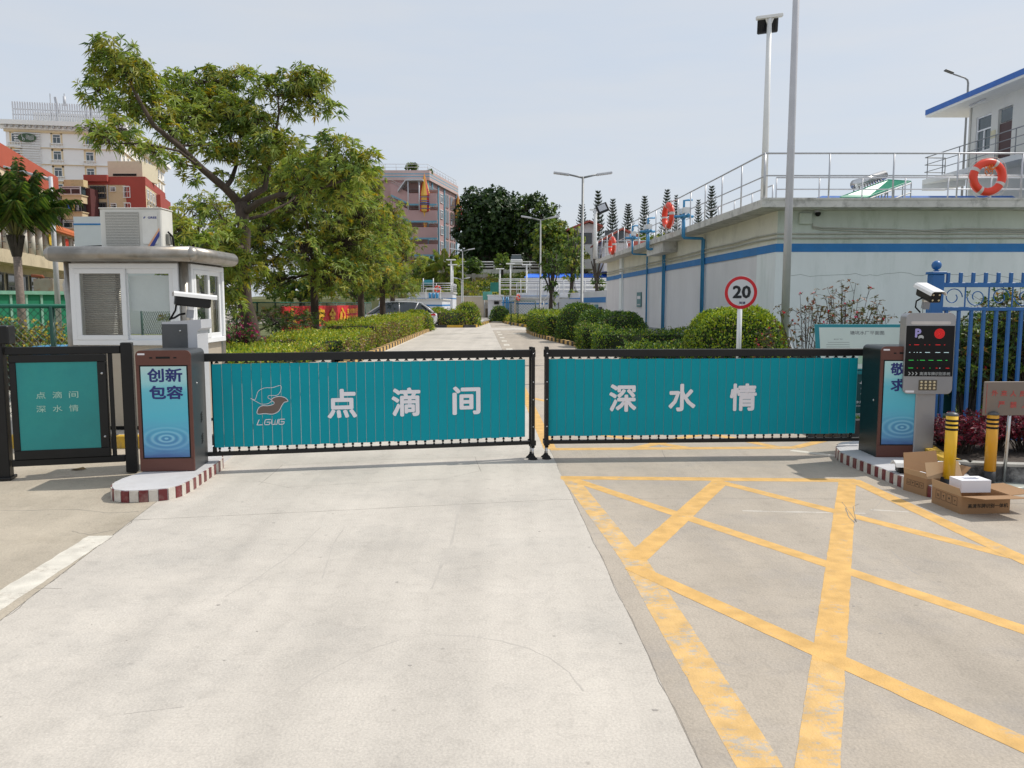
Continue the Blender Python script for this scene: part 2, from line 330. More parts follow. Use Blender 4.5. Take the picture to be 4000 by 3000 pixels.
crack([G(0, 2300), G(130, 2297), G(240, 2300)], 0.006, 0.003, n=20, seed=11)
crack([G(280, 2075), G(350, 2088), G(440, 2070)], 0.009, 0.012, n=40, seed=12)
crack([g1, g1.lerp(g2, 0.5), g2], 0.006, 0.015, n=80, seed=13)
crack([(3.3, 6.3), (4.0, 6.25), (5.5, 6.15)], 0.010, 0.015, n=60, seed=14)
crack([G(2520, 1640), G(2560, 1700), G(2600, 1790)], 0.006, 0.004, n=20, seed=15)

# painted markings
def paintmat(name, c, wear, thr):
    m = bpy.data.materials.new(name); m.use_nodes = True; nt = m.node_tree; N = nt.nodes; L = nt.links; b = N['Principled BSDF']; b.inputs['Roughness'].default_value = 0.75
    tcn = N.new('ShaderNodeTexCoord'); n1 = N.new('ShaderNodeTexNoise'); n1.inputs['Scale'].default_value = 3.4; n1.inputs['Detail'].default_value = 15; n1.inputs['Roughness'].default_value = 0.88; L.new(tcn.outputs['Object'], n1.inputs[0])
    mpn = N.new('ShaderNodeMapping'); mpn.inputs['Scale'].default_value = (5, 18, 1); mpn.inputs['Rotation'].default_value = (0, 0, -0.5); L.new(tcn.outputs['Object'], mpn.inputs[0])
    n2 = N.new('ShaderNodeTexNoise'); n2.inputs['Scale'].default_value = 3; n2.inputs['Detail'].default_value = 6; L.new(mpn.outputs[0], n2.inputs[0])
    ad = N.new('ShaderNodeMath'); ad.operation = 'MULTIPLY_ADD'; ad.inputs[1].default_value = 0.22; L.new(n2.outputs[0], ad.inputs[0]); L.new(n1.outputs[0], ad.inputs[2])
    r = N.new('ShaderNodeMapRange'); r.inputs[1].default_value = thr; r.inputs[2].default_value = thr + 0.05; L.new(ad.outputs[0], r.inputs[0])
    mm = N.new('ShaderNodeMixRGB'); mm.inputs[1].default_value = (*c, 1); mm.inputs[2].default_value = (*wear, 1); L.new(r.outputs[0], mm.inputs[0])
    n3 = N.new('ShaderNodeTexNoise'); n3.inputs['Scale'].default_value = 9; n3.inputs['Detail'].default_value = 8; L.new(tcn.outputs['Object'], n3.inputs[0])
    r3 = N.new('ShaderNodeMapRange'); r3.inputs[1].default_value = 0.3; r3.inputs[2].default_value = 0.7; r3.inputs[3].default_value = 0.82; r3.inputs[4].default_value = 1.12; L.new(n3.outputs[0], r3.inputs[0])
    v = N.new('ShaderNodeVectorMath'); v.operation = 'SCALE'; L.new(mm.outputs[0], v.inputs[0]); L.new(r3.outputs[0], v.inputs[3]); L.new(v.outputs[0], b.inputs['Base Color'])
    n4 = N.new('ShaderNodeTexNoise'); n4.inputs['Scale'].default_value = 90; L.new(tcn.outputs['Object'], n4.inputs[0])
    bp = N.new('ShaderNodeBump'); bp.inputs['Strength'].default_value = 0.25; bp.inputs['Distance'].default_value = 0.01; L.new(n4.outputs[0], bp.inputs['Height']); L.new(bp.outputs[0], b.inputs['Normal'])
    return m
yel = paintmat('yellow_road_paint', (0.66, 0.40, 0.13), (0.50, 0.38, 0.25), 0.67)
yelw = paintmat('worn_yellow_road_paint', (0.66, 0.42, 0.16), (0.45, 0.395, 0.32), 0.62)
whl = paintmat('white_road_paint', (0.66, 0.62, 0.54), (0.50, 0.45, 0.38), 0.65)
def stripe(name, a, b, w, z, m, label, n=24, edge=0.006):
    z = 0.0006 + (z - 0.009) * 0.035
    a = Vector((a[0], a[1], 0)); b = Vector((b[0], b[1], 0)); d = (b - a).normalized(); nr = Vector((-d.y, d.x, 0)); L = (b - a).length; n = max(4, int(L / 0.06)); vs = []
    for k in range(n + 1):
        p = a.lerp(b, k / n); t = L * k / n; j1 = edge * noise.noise(Vector((t * 9 + a.x * 31, 1, 0))); j2 = edge * noise.noise(Vector((t * 9 + a.x * 31, 5, 0)))
        vs += [tuple(p + nr * (w / 2 + j1) + Vector((0, 0, z))), tuple(p - nr * (w / 2 + j2) + Vector((0, 0, z)))]
    mb = MB().mt(m); mb.add(vs, [(2 * k, 2 * k + 1, 2 * k + 3, 2 * k + 2) for k in range(n)]); me = mb.mesh(name)
    if me.polygons[0].normal.z < 0: me.flip_normals()
    o = bpy.data.objects.new(name, me); _link(o, Matrix.Identity(4), None); tag(o, label, None, None, 'structure'); return o
RM = 'road_marking'
stripe(RM, G(2225, 1868), G(2480, 2195), 0.15, 0.009, yelw, 'worn upper length of the yellow line along the slab joint')
stripe(RM, G(2466, 2170), G(3085, 3000) - Vector((0.10, 0, 0)), 0.165, 0.0092, yelw, 'worn yellow line along the slab joint')
stripe(RM, G(2190, 1866), G(3350, 1877), 0.14, 0.013, yel, 'yellow cross line nearest the gate')
stripe(RM, G(2235, 1872), G(4300, 2560), 0.115, 0.017, yel, 'long yellow diagonal from the top corner')
stripe(RM, G(2800, 1880), G(4300, 2262), 0.115, 0.0172, yel, 'yellow diagonal from the middle of the cross line')
stripe(RM, G(2815, 1880), G(2480, 2185), 0.15, 0.021, yel, 'short yellow diagonal down to the joint line')
stripe(RM, G(3310, 1880), G(3235, 2600), 0.145, 0.0212, yel, 'yellow diagonal running towards the camera')
stripe(RM, G(3235, 2590), G(3190, 3020), 0.145, 0.025, yelw, 'worn near end of the yellow diagonal')
stripe(RM, G(2470, 2215), G(4300, 3045), 0.12, 0.029, yel, 'lowest long yellow diagonal')
stripe(RM, G(3330, 1875), G(4400, 2375), 0.13, 0.033, yel, 'outer yellow edge line towards the boxes')
# second hatched box behind the gate
stripe(RM, (0.42, 8.62), (3.15, 8.72), 0.14, 0.009, yel, 'yellow cross line behind the gate')
stripe(RM, (0.42, 8.62), (0.10, 17.5), 0.14, 0.013, yel, 'yellow line along the joint behind the gate')
stripe(RM, (1.30, 8.62), (3.3, 10.6), 0.13, 0.017, yel, None)
stripe(RM, (2.0, 8.64), (0.3, 10.4), 0.13, 0.021, yel, None)
stripe(RM, (3.0, 8.66), (0.3, 13.4), 0.13, 0.025, yel, None)
stripe(RM, (3.15, 8.72), (3.9, 9.4), 0.12, 0.029, yel, None)
stripe(RM, (3.05, 8.55), (3.75, 7.95), 0.10, 0.009, whl, 'white line by the far end of the gate')
# white line on the brown apron
wl = [G(322, 2092), G(462, 2092), G(78, 2400), G(-120, 2480), G(-150, 2420)]
stripe(RM, (G(395, 2093) + Vector((0, 0, 0))), G(-260, 2510), 0.17, 0.013, whl, 'broad worn white line on the brown apron', edge=0.012)
# markings on the inner road
for k, Y in enumerate((27.0, 30.0, 33.2, 36.5, 40.0, 43.5)):
    stripe('lane_dash', (seamC(Y) + 0.25, Y), (seamC(Y) + 0.22, Y + 1.1), 0.22, 0.009, whl, None)
stripe('edge_line', (-4.15, 24), (-4.75, 46.5), 0.10, 0.009, whl, None)
stripe('edge_line', (3.1, 22), (0.95, 43.5), 0.10, 0.009, whl, None)
def arrow(x, y, s, rz, label):
    a = MB().mt(whl); a.M = Matrix.Translation((x, y, 0.010)) @ Matrix.Rotation(rz, 4, 'Z')
    a.add([(-0.08 * s, -1.4 * s, 0), (0.08 * s, -1.4 * s, 0), (0.08 * s, 0.4 * s, 0), (-0.08 * s, 0.4 * s, 0), (-0.35 * s, 0.4 * s, 0), (0.35 * s, 0.4 * s, 0), (0, 1.4 * s, 0)], [(0, 1, 2, 3), (4, 5, 6)])
    solo(a, 'road_arrow', label, None, None, 'structure')
arrow(-3.3, 41.5, 1.5, R(-60), 'white arrow on the left lane'); arrow(1.3, 41.5, 1.5, R(90), 'white arrow on the right lane')
# tyre scuffs on the yellow paint near the boxes
crack([G(3290, 1962), G(3320, 2000), G(3345, 2040), G(3330, 1978), G(3352, 1968)], 0.006, 0.006, z=0.0019, n=30, seed=21)
crack([G(3300, 1985), G(3315, 2020), G(3338, 2042)], 0.009, 0.006, z=0.0019, n=20, seed=22)

# tyre scuffs and scratches on the slabs
scf = mat('tyre_scuff_on_concrete', (0.46, 0.425, 0.38), 0.9, var=0.08, scale=6); scd = mat('dark_tyre_scuff', (0.36, 0.33, 0.30), 0.9, var=0.12, scale=8)
for i, (ps, w, mm_) in enumerate((([(1700, 2480), (1830, 2484), (1950, 2502), (2060, 2532), (2150, 2572), (2225, 2625), (2280, 2700)], 0.010, scf), ([(1150, 2700), (1260, 2630), (1370, 2572), (1460, 2532), (1560, 2500)], 0.012, scf), ([(480, 2790), (720, 2760)], 0.005, scd), ([(1260, 2260), (1300, 2130), (1345, 2060)], 0.010, scf), ([(880, 2330), (1000, 2262), (1100, 2195), (1185, 2125), (1250, 2060)], 0.012, scf),
    ([(1690, 2300), (1760, 2120), (1800, 1960)], 0.020, scf), ([(2560, 2330), (2900, 2420), (3300, 2640)], 0.008, scd), ([(3480, 2150), (3560, 2230), (3700, 2300)], 0.006, scd), ([(2700, 2560), (2850, 2600)], 0.010, scd), ([(3400, 2000), (3450, 1950)], 0.005, scd), ([(2900, 1995), (3100, 2000), (3380, 2005)], 0.035, concL), ([(3400, 1990), (3550, 2000)], 0.03, concL))):
    crack([G(*q) for q in ps], w, 0.006, z=0.0002, n=60, seed=40 + i, m=mm_)
for i in range(26):      # small oil and gum spots
    x, y = random.uniform(-2.2, 3.2), random.uniform(2.7, 7.2); r_ = random.uniform(0.004, 0.014); a = MB().mt(scd); a.add([(r_ * random.uniform(.6, 1.2) * math.cos(k), r_ * 0.7 * random.uniform(.6, 1.2) * math.sin(k), 0.0011) for k in np.linspace(0, 6.28, 12)[:-1]], [tuple(range(11))]); solo(a, 'stain', None, None, None, 'structure', loc=(x, y, 0))
# ================================================================ FOREGROUND: gates, cabinets, booth
def grooved_teal():
    return teal
def make_gate(A, B, label, words, wordpos, logo, n_slat, hinge_at_start, s0, s1):
    """A,B: ground points of both ends; local x runs A->B"""
    u = (Vector(B) - Vector(A)); Lg = u.length; rz = math.atan2(u.y, u.x)
    t = thing('barrier_gate', label, 'gate', (A[0], A[1], 0), rz, 'advertising barrier gates across the road')
    beam = MB().mt(black).bbox(0, Lg, -0.03, 0.03, 1.052, 1.128, 0.004)
    part(beam, 'top_beam', t)
    part(MB().mt(black).bbox(0, Lg, -0.022, 0.022, 0.15, 0.188, 0.004), 'bottom_rail', t)
    xe = Lg - 0.03 if hinge_at_start else 0.03          # free end
    xh = 0.03 if hinge_at_start else Lg - 0.03
    dr = -1 if hinge_at_start else 1
    for k in (0, 1):
        xp = xe + dr * 0.005 + (-dr) * (0.0 if k == 0 else 0) ; yy = -0.045 if k == 0 else 0.055
        p = MB().mt(black).bbox(xe - 0.018, xe + 0.018, yy - 0.014, yy + 0.014, 0.12, 1.155, 0.003)
        po = part(p, 'end_post', t)
        f = MB().mt(steel).tube([(xe, yy, 0.03), (xe, yy, 0.13)], 0.011, 8); f.mt(blackrub).lathe([(0.05, 0.0), (0.048, 0.008), (0.03, 0.022), (0.014, 0.045), (0.014, 0.06)], 14, (xe, yy, 0))
        part(f, 'foot', t)
        c = MB().mt(black).tube([(xe - dr * 0.0, yy - 0.02, 0.145), (xe, yy + 0.02, 0.145)], 0.016, 8); c.cbox((xe, yy, 0.17), (0.06, 0.03, 0.05)); part(c, 'clamp', t)
    for z in (1.09, 0.80, 0.62, 0.34):
        b = MB().mt(steel).tube([(xe, -0.066, z), (xe, -0.058, z)], 0.007, 8); part(b, 'bolt', t)
    part(MB().mt(black).tube([(xh + dr * -0.10, 0, 0.18), (xh + dr * -0.10, 0, 1.06)], 0.011, 8), 'hinge_rod', t)
    part(MB().mt(black).bbox(xh + dr * -0.10 - 0.018, xh + dr * -0.10 + 0.018, -0.02, 0.02, 0.186, 0.24, 0.004), 'rod_socket', t)
    w = (s1 - s0) / n_slat
    sm = MB().mt(teal); z0, z1 = 0.232, 1.030
    sm.bbox(-w / 2 + 0.0012, w / 2 - 0.0012, -0.006, 0.006, z0, z1, 0.002); sme = sm.mesh('slat'); 
    em = MB().mt(mat('slat_edge_metal', (0.16, 0.37, 0.40), 0.4, 0.1)).box(-0.0011, 0.0011, -0.0085, -0.0055, z0 + 0.002, z1 - 0.002); eme = em.mesh('slat_edge')
    hm = MB().mt(black); hm.prismy([(-0.022, z1 + 0.004), (0.022, z1 + 0.004), (0.008, z1 + 0.022), (-0.008, z1 + 0.022)], -0.006, 0.006); hme = hm.mesh('hanger')
    cm = MB().mt(black); cm.lathe([(0.010, 0), (0.011, 0.008), (0.007, 0.012), (0.007, 0.02), (0.012, 0.024), (0.013, 0.034), (0.008, 0.044)], 8, (0, 0, 0.188)); cm.mt(steel).cbox((0.0, -0.012, 0.208), (0.006, 0.003, 0.006)); cme = cm.mesh('coupling')
    rr = random.Random(len(label))
    for i in range(n_slat):
        x = s0 + w * (i + 0.5); a = rr.uniform(-1, 1) * R(1.0) + R(0.8); dz = rr.uniform(-0.0025, 0.0025)
        Ls = T(x, -0.012, dz) @ Matrix.Rotation(a, 4, 'Z')
        so = inst(sme, 'slat', t, Ls); e = bpy.data.objects.new('slat_edge', eme)
        _link(e, WM[so] @ T(w / 2 - 0.001, 0, 0), so)
        inst(hme, 'hanger', t, T(x, -0.008, 0)); inst(cme, 'coupling', t, T(x, -0.008, 0))
    for ch, fx in zip(words, wordpos):
        text(ch, 0.288, wprint, t, T(fx, -0.0235, 0.625), 'lettering', bold=0.030, width=0.285)
    return t, rz
gA = Vector((-2.96, 7.44, 0)); gB = Vector((0.235, 8.10, 0))
gate1, rz1 = make_gate(gA, gB, 'left-hand barrier gate of teal slats with the ribbon logo and three characters', '点滴间', (1.325, 1.945, 2.55), True, 34, True, 0.13, 3.155)
rC = Vector((0.325, 8.12, 0)); rD = Vector((3.70, 8.30, 0))
gate2, rz2 = make_gate(rC, rD, 'right-hand barrier gate of teal slats with three characters and no logo', '深水情', (0.82, 1.44, 2.085), False, 35, False, 0.045, 3.295)
# ribbon logo, an outline leaf above and a filled ribbon below, with the letters LGWG
def bez(pts, n=6):
    out = []; k = len(pts)
    for i in range(k):
        p0, p1, p2, p3 = [Vector(pts[(i + j - 1) % k]) for j in range(4)]
        for q in range(n):
            s = q / n; out.append(tuple(0.5 * ((2 * p1) + (p2 - p0) * s + (2 * p0 - 5 * p1 + 4 * p2 - p3) * s * s + (3 * p1 - p0 - 3 * p2 + p3) * s ** 3)))
    return out
def seg_line(mb, pts, w, y0, y1, closed=True):
    n = len(pts)
    for i in range(n if closed else n - 1):
        a = Vector(pts[i]); b = Vector(pts[(i + 1) % n]); d = (b - a)
        if d.length < 1e-6: continue
        d.normalize(); nr = Vector((-d.y, d.x)) * w / 2; a = a - d * w * 0.25; b = b + d * w * 0.25
        mb.prismy([tuple(a + nr), tuple(b + nr), tuple(b - nr), tuple(a - nr)], y0, y1)
brownprint = mat('brown_print', (0.135, 0.10, 0.085), 0.5, var=0.03)
def logo(parent, cx, cz, s, line=wprint, fill=brownprint, yb=-0.022, filled_top=None):
    top = [(0.0, 0.62), (0.10, 0.88), (0.30, 0.99), (0.55, 1.00), (0.82, 1.06), (0.80, 0.86), (0.68, 0.74), (0.45, 0.74), (0.41, 0.66), (0.52, 0.58), (0.40, 0.47), (0.20, 0.46), (0.08, 0.52), (-0.14, 0.66)]
    bot = [(0.58, 0.66), (0.52, 0.58), (0.60, 0.50), (0.56, 0.44), (0.40, 0.40), (0.20, 0.40), (0.08, 0.30), (0.06, 0.14), (0.30, 0.14), (0.55, 0.12), (0.74, 0.22), (0.84, 0.40), (0.92, 0.50), (1.04, 0.54), (0.94, 0.66), (0.76, 0.70)]
    f = lambda q: [(cx + (x - 0.45) * s, cz + (z - 0.55) * s) for x, z in q]
    tp, bp = bez(f(top), 5), bez(f(bot), 5)
    m = MB().mt(line); seg_line(m, tp, 0.017 * s, yb - 0.0015, yb); seg_line(m, bp, 0.022 * s, yb - 0.0018, yb)
    fl = MB()
    def fan(mb, poly, y):
        import mathutils.geometry as mg
        tri = mg.tessellate_polygon([[Vector((x, z, 0)) for x, z in poly]]); mb.add([(x, y, z) for x, z in poly], [tuple(t) for t in tri])
    fl.mt(fill); fan(fl, bp, yb - 0.0006)
    if filled_top: fl.mt(filled_top); fan(fl, tp, yb - 0.0006)
    o = part(m, 'logo_outline', parent); part(fl, 'logo_ribbon', parent)
    # LGWG in rounded line letters
    L = MB().mt(line); z0 = cz - 0.78 * s; h = 0.17 * s; w = 0.17 * s; y0, y1 = yb - 0.0015, yb
    def st(pts, x0): seg_line(L, [(x0 + px_ * w + pz * h * 0.18, z0 + pz * h) for px_, pz in pts], 0.026 * s, y0, y1, False)
    x = cx - 0.42 * s
    st([(0.25, 1), (0, 0.0), (1.0, 0)], x); 
    for gx in (x + 0.235 * s, x + 0.685 * s): st([(1, 1), (0.15, 1), (0, 0.8), (0, 0.2), (0.15, 0), (0.85, 0), (1, 0.2), (1, 0.5), (0.4, 0.5)], gx)
    st([(-0.05, 1), (0, 0.15), (0.15, 0), (0.55, 0.0), (0.62, 0.9)], x + 0.46 * s); st([(0.62, 0.9), (0.62, 0.15), (0.75, 0), (1.0, 0.0), (1.12, 1)], x + 0.46 * s)
    part(L, 'logo_letters', parent)
logo(gate1, 0.645, 0.665, 0.29)

# ---- kerb plinths with red and white tiles
tile_w = mat('white_kerb_tile', (0.62, 0.58, 0.52), 0.5, var=0.10, scale=14, stain=(0.35, 0.30, 0.25), stain_scale=8, stain_amt=0.7)
tile_r = mat('maroon_kerb_tile', (0.155, 0.018, 0.022), 0.4, var=0.15, scale=14, stain=(0.38, 0.30, 0.27), stain_scale=9, stain_amt=0.5)
plw = mat('painted_plinth_top', (0.56, 0.55, 0.56), 0.65, var=0.06, scale=4, stain=(0.42, 0.40, 0.38), stain_scale=3, stain_amt=0.4, bump=0.1)
grout = mat('tile_grout', (0.22, 0.21, 0.19), 0.8)
def plinth(label, edge, back, h, tw, first_white=True):
    t = thing('traffic_island', label, 'kerb island', (edge[0][0], edge[0][1], 0))
    e = [Vector((p[0], p[1], 0)) for p in edge]
    poly = [(p.x, p.y) for p in e] + [(p[0], p[1]) for p in back]
    a = MB().mt(plw).prism(poly, 0.0, h); part(a, 'slab', t, world=True)
    # walk along the edge laying tiles
    L = [0]
    for i in range(len(e) - 1): L.append(L[-1] + (e[i + 1] - e[i]).length)
    def at(s):
        i = max(j for j in range(len(e) - 1) if L[j] <= s + 1e-9); q = (s - L[i]) / (L[i + 1] - L[i]); return e[i].lerp(e[i + 1], q)
    ctr = sum((Vector((p[0], p[1], 0)) for p in poly), Vector()) / len(poly)
    n = int(L[-1] / tw)
    for k in range(n):
        p, q = at(k * tw + 0.002), at((k + 1) * tw - 0.002); d = (q - p).normalized(); nr = Vector((d.y, -d.x, 0))
        if nr.dot(ctr - p) > 0: nr = -nr
        o_ = nr * (0.011 + random.uniform(0, 0.002)); m = MB().mt(tile_w if (k % 2 == 0) == first_white else tile_r)
        zt = h - 0.004 - random.uniform(0, 0.003); z0 = random.uniform(-0.002, 0.003)
        vs = [p, q, q + o_, p + o_]; m.add([(v.x, v.y, z0) for v in vs] + [(v.x, v.y, zt) for v in vs], [(0, 1, 2, 3), (7, 6, 5, 4), (4, 5, 1, 0), (5, 6, 2, 1), (6, 7, 3, 2), (7, 4, 0, 3)])
        part(m, 'tile', t, world=True)
    return t
hL = 0.10
eL = [G(x, y, hL) for x, y in ((560, 1842), (480, 1868), (448, 1883), (437, 1898), (446, 1911), (490, 1916), (560, 1914), (650, 1907), (700, 1894), (750, 1869), (800, 1836), (850, 1803), (868, 1790), (866, 1776))]
plinth('left-hand kerb island with maroon and white edge tiles under the brown ad cabinet', eL, [(-2.95, 8.3), (-3.55, 8.3)], hL, 0.072)
eR = [G(x, y, hL) for x, y in ((3345, 1722), (3290, 1727), (3272, 1736), (3268, 1748), (3285, 1766), (3335, 1786), (3420, 1818), (3500, 1850), (3560, 1874), (3640, 1898), (3720, 1905))]
plinth('right-hand kerb island with maroon and white edge tiles under the display post', eR, [G(3800, 1870, hL), G(3720, 1800, hL), (4.75, 8.0), (4.4, 8.5)], hL, 0.066, True)

# ---- brown advertising cabinets with a water picture
def ripple_mat(name, seed):
    m = bpy.data.materials.new(name); m.use_nodes = True; nt = m.node_tree; N = nt.nodes; L = nt.links; b = N['Principled BSDF']; b.inputs['Roughness'].default_value = 0.25
    tcn = N.new('ShaderNodeTexCoord'); sp = N.new('ShaderNodeSeparateXYZ'); L.new(tcn.outputs['Object'], sp.inputs[0])
    def M_(op, a, b_=None, c=None):
        n = N.new('ShaderNodeMath'); n.operation = op
        for i, x in enumerate((a, b_, c)):
            if x is None: continue
            if isinstance(x, (int, float)): n.inputs[i].default_value = x
            else: L.new(x, n.inputs[i])
        return n.outputs[0]
    z = M_('DIVIDE', M_('SUBTRACT', sp.outputs[2], 0.12), 0.83)          # 0 bottom .. 1 top
    ns = N.new('ShaderNodeTexNoise'); ns.inputs['Scale'].default_value = 2.2; ns.inputs['Detail'].default_value = 4; ns.noise_dimensions = '4D'; ns.inputs['W'].default_value = seed
    mpn = N.new('ShaderNodeMapping'); mpn.inputs['Scale'].default_value = (1.2, 1, 6); mpn.inputs['Rotation'].default_value = (0, 0.25, 0); L.new(tcn.outputs['Object'], mpn.inputs[0]); L.new(mpn.outputs[0], ns.inputs[0])
    g = N.new('ShaderNodeValToRGB'); e = g.color_ramp.elements; e[0].position = 0.0; e[0].color = (0.055, 0.13, 0.33, 1); e[1].position = 1.0; e[1].color = (0.46, 0.66, 0.66, 1)
    for ps, c_ in ((0.10, (0.10, 0.30, 0.52)), (0.33, (0.10, 0.42, 0.60)), (0.45, (0.09, 0.48, 0.62)), (0.70, (0.12, 0.50, 0.62)), (0.82, (0.30, 0.62, 0.66))):
        k = e.new(ps); k.color = (*c_, 1)
    L.new(M_('ADD', z, M_('MULTIPLY', M_('SUBTRACT', ns.outputs[0], 0.5), 0.20)), g.inputs[0])
    dx = M_('DIVIDE', sp.outputs[0], 0.19); dz = M_('DIVIDE', M_('SUBTRACT', z, 0.215), 0.115)
    r2 = M_('SQRT', M_('ADD', M_('MULTIPLY', dx, dx), M_('MULTIPLY', dz, dz)))
    wv = M_('SINE', M_('MULTIPLY', M_('POWER', r2, 0.8), 20.0)); fade = M_('MULTIPLY', M_('SUBTRACT', 1.45, M_('MINIMUM', r2, 1.45)), 0.9)
    low = N.new('ShaderNodeMapRange'); low.inputs[1].default_value = 0.42; low.inputs[2].default_value = 0.33; L.new(z, low.inputs[0])
    amp = M_('MULTIPLY', M_('MULTIPLY', wv, fade), low.outputs[0])
    w1 = N.new('ShaderNodeMixRGB'); w1.inputs[2].default_value = (0.42, 0.72, 0.84, 1); L.new(g.outputs[0], w1.inputs[1]); L.new(M_('MAXIMUM', M_('MULTIPLY', amp, 0.42), 0.0), w1.inputs[0])
    w2 = N.new('ShaderNodeMixRGB'); w2.inputs[2].default_value = (0.02, 0.07, 0.30, 1); L.new(w1.outputs[0], w2.inputs[1]); L.new(M_('MAXIMUM', M_('MULTIPLY', amp, -0.40), 0.0), w2.inputs[0])
    L.new(w2.outputs[0], b.inputs['Base Color']); return m
navy = mat('navy_print', (0.012, 0.022, 0.16), 0.5, var=0.02)
cabdark = mat('cabinet_dark_grey', (0.06, 0.065, 0.07), 0.4, 0.3, var=0.1)
def ad_cabinet(loc, rz, label, l1, l2, seed, body_m):
    t = thing('ad_cabinet', label, 'ad cabinet', loc, rz, 'brown framed advertising cabinets')
    W, H, D = 0.47, 1.085, 0.42
    def rr(x0, x1, z0, z1, r, n=5):
        out = []
        for cx, cz, a0 in ((x1 - r, z1 - r, 0), (x0 + r, z1 - r, 90)):
            for k in range(n + 1): a = R(a0 + 90 * k / n); out.append((cx + r * math.cos(a), cz + r * math.sin(a)))
        return out + [(x0, z0), (x1, z0)]
    b = MB().mt(body_m); b.prismy(rr(-W / 2, W / 2, 0, H, 0.045), 0.02, D); bo = part(b, 'body', t)
    v = MB().mt(blackrub)
    for zz in (0.22, 0.42):
        for k in range(4): v.cbox((W / 2 + 0.001, D * 0.62, zz + k * 0.022), (0.004, 0.05, 0.009), Euler((0.5, 0, 0)))
    part(v, 'side_vent', t)
    part(MB().mt(steel).tube([(W / 2, D * 0.35, 0.78), (W / 2 + 0.006, D * 0.35, 0.78)], 0.010, 8), 'lock', t)
    part(MB().mt(steel).tube([(-W / 2 - 0.006, 0.12, 0.55), (-W / 2, 0.12, 0.55)], 0.012, 8), 'lock', t)
    # bezel as ring
    fr = MB().mt(brown); zs0, zs1, xs = 0.118, 0.955, W / 2 - 0.028
    fr.bbox(-W / 2, W / 2, 0, 0.02, 0.004, zs0, 0.003); fr.prismy(rr(-W / 2, W / 2, zs1, H, 0.045), 0.0, 0.02)
    fr.bbox(-W / 2, -xs, 0, 0.02, zs0, zs1, 0.002); fr.bbox(xs, W / 2, 0, 0.02, zs0, zs1, 0.002); part(fr, 'bezel', t)
    bd = MB().mt(blackrub); bd.box(-xs, xs, 0.004, 0.018, zs0, zs1); part(bd, 'screen_surround', t)
    part(MB().mt(ripple_mat('water_picture', seed)).box(-xs + 0.012, xs - 0.012, 0.001, 0.0038, zs0 + 0.012, zs1 - 0.012), 'picture', t)
    s = MB().mt(blackrub); s.bbox(-0.06, 0.06, -0.003, 0.0, 1.012, 1.03, 0.001); s.bbox(-0.115, -0.09, -0.003, 0, 1.014, 1.026, 0.001); s.bbox(0.09, 0.115, -0.003, 0, 1.014, 1.026, 0.001); part(s, 'camera_slot', t)
    st = MB().mt(wprint).box(-0.215, -0.155, -0.0025, 0, 1.045, 1.060); sto = part(st, 'sticker', t)
    text(l1, 0.122, navy, t, T(0.01, -0.001, 0.866), 'lettering', bold=0.026, width=0.30)
    text(l2, 0.122, navy, t, T(0.015, -0.001, 0.712), 'lettering', bold=0.03, width=0.29)
    return t
c1 = G(656, 1842, hL); ad_cabinet((c1.x, c1.y, hL), R(5.5), 'brown framed ad cabinet reading 创新包容 beside the guard booth', '创新', '包容', 1.0, cabdark)
c2 = G(3520, 1787, hL); ad_cabinet((c2.x - 0.005, c2.y, hL), R(-1.0), 'brown framed ad cabinet reading 敬业求实 half hidden by the display post', '敬业', '求实', 4.2, mat('cabinet_black_green', (0.012, 0.02, 0.02), 0.4, 0.3))

# ---- number plate camera with a white sun shield
def bullet_cam(parent, L, lens=True, s=1.0):
    """camera along local -y"""
    def A(mb, name): me = mb.mesh(name); return inst(me, name, parent, L @ Matrix.Scale(s, 4))
    b = MB().mt(black); b.bbox(-0.058, 0.058, -0.15, 0.18, -0.075, 0.045, 0.014); A(b, 'camera_body')
    h = MB().mt(white); pr = [(-0.085, 0.015), (-0.078, 0.045), (-0.055, 0.062), (0.055, 0.062), (0.078, 0.045), (0.085, 0.015), (0.079, 0.015), (0.072, 0.042), (0.052, 0.056), (-0.052, 0.056), (-0.072, 0.042), (-0.079, 0.015)]
    h.prismy(pr, -0.20, 0.20); A(h, 'sun_shield')
    if lens:
        f = MB().mt(blackrub).box(-0.05, 0.05, -0.156, -0.1502, -0.066, 0.036); A(f, 'front_glass')
        for x in (-0.032, 0.032):
            for z in (-0.044, 0.014):
                g = MB().mt(mat('led_lens', (0.65, 0.55, 0.35), 0.2)).lathe([(0.011, 0), (0.008, 0.004), (0.002, 0.006)], 10); g.v = [(v[0] + x, -0.156 - v[2], v[1] + z) for v in g.v]; A(g, 'led')
    g = MB().mt(steel); g.cbox((0, 0.03, -0.08), (0.05, 0.06, 0.02)); g.cbox((0, 0.03, -0.095), (0.075, 0.05, 0.022)); g.mt(mgrey).cbox((0, 0.03, -0.145), (0.06, 0.06, 0.08)); A(g, 'bracket')
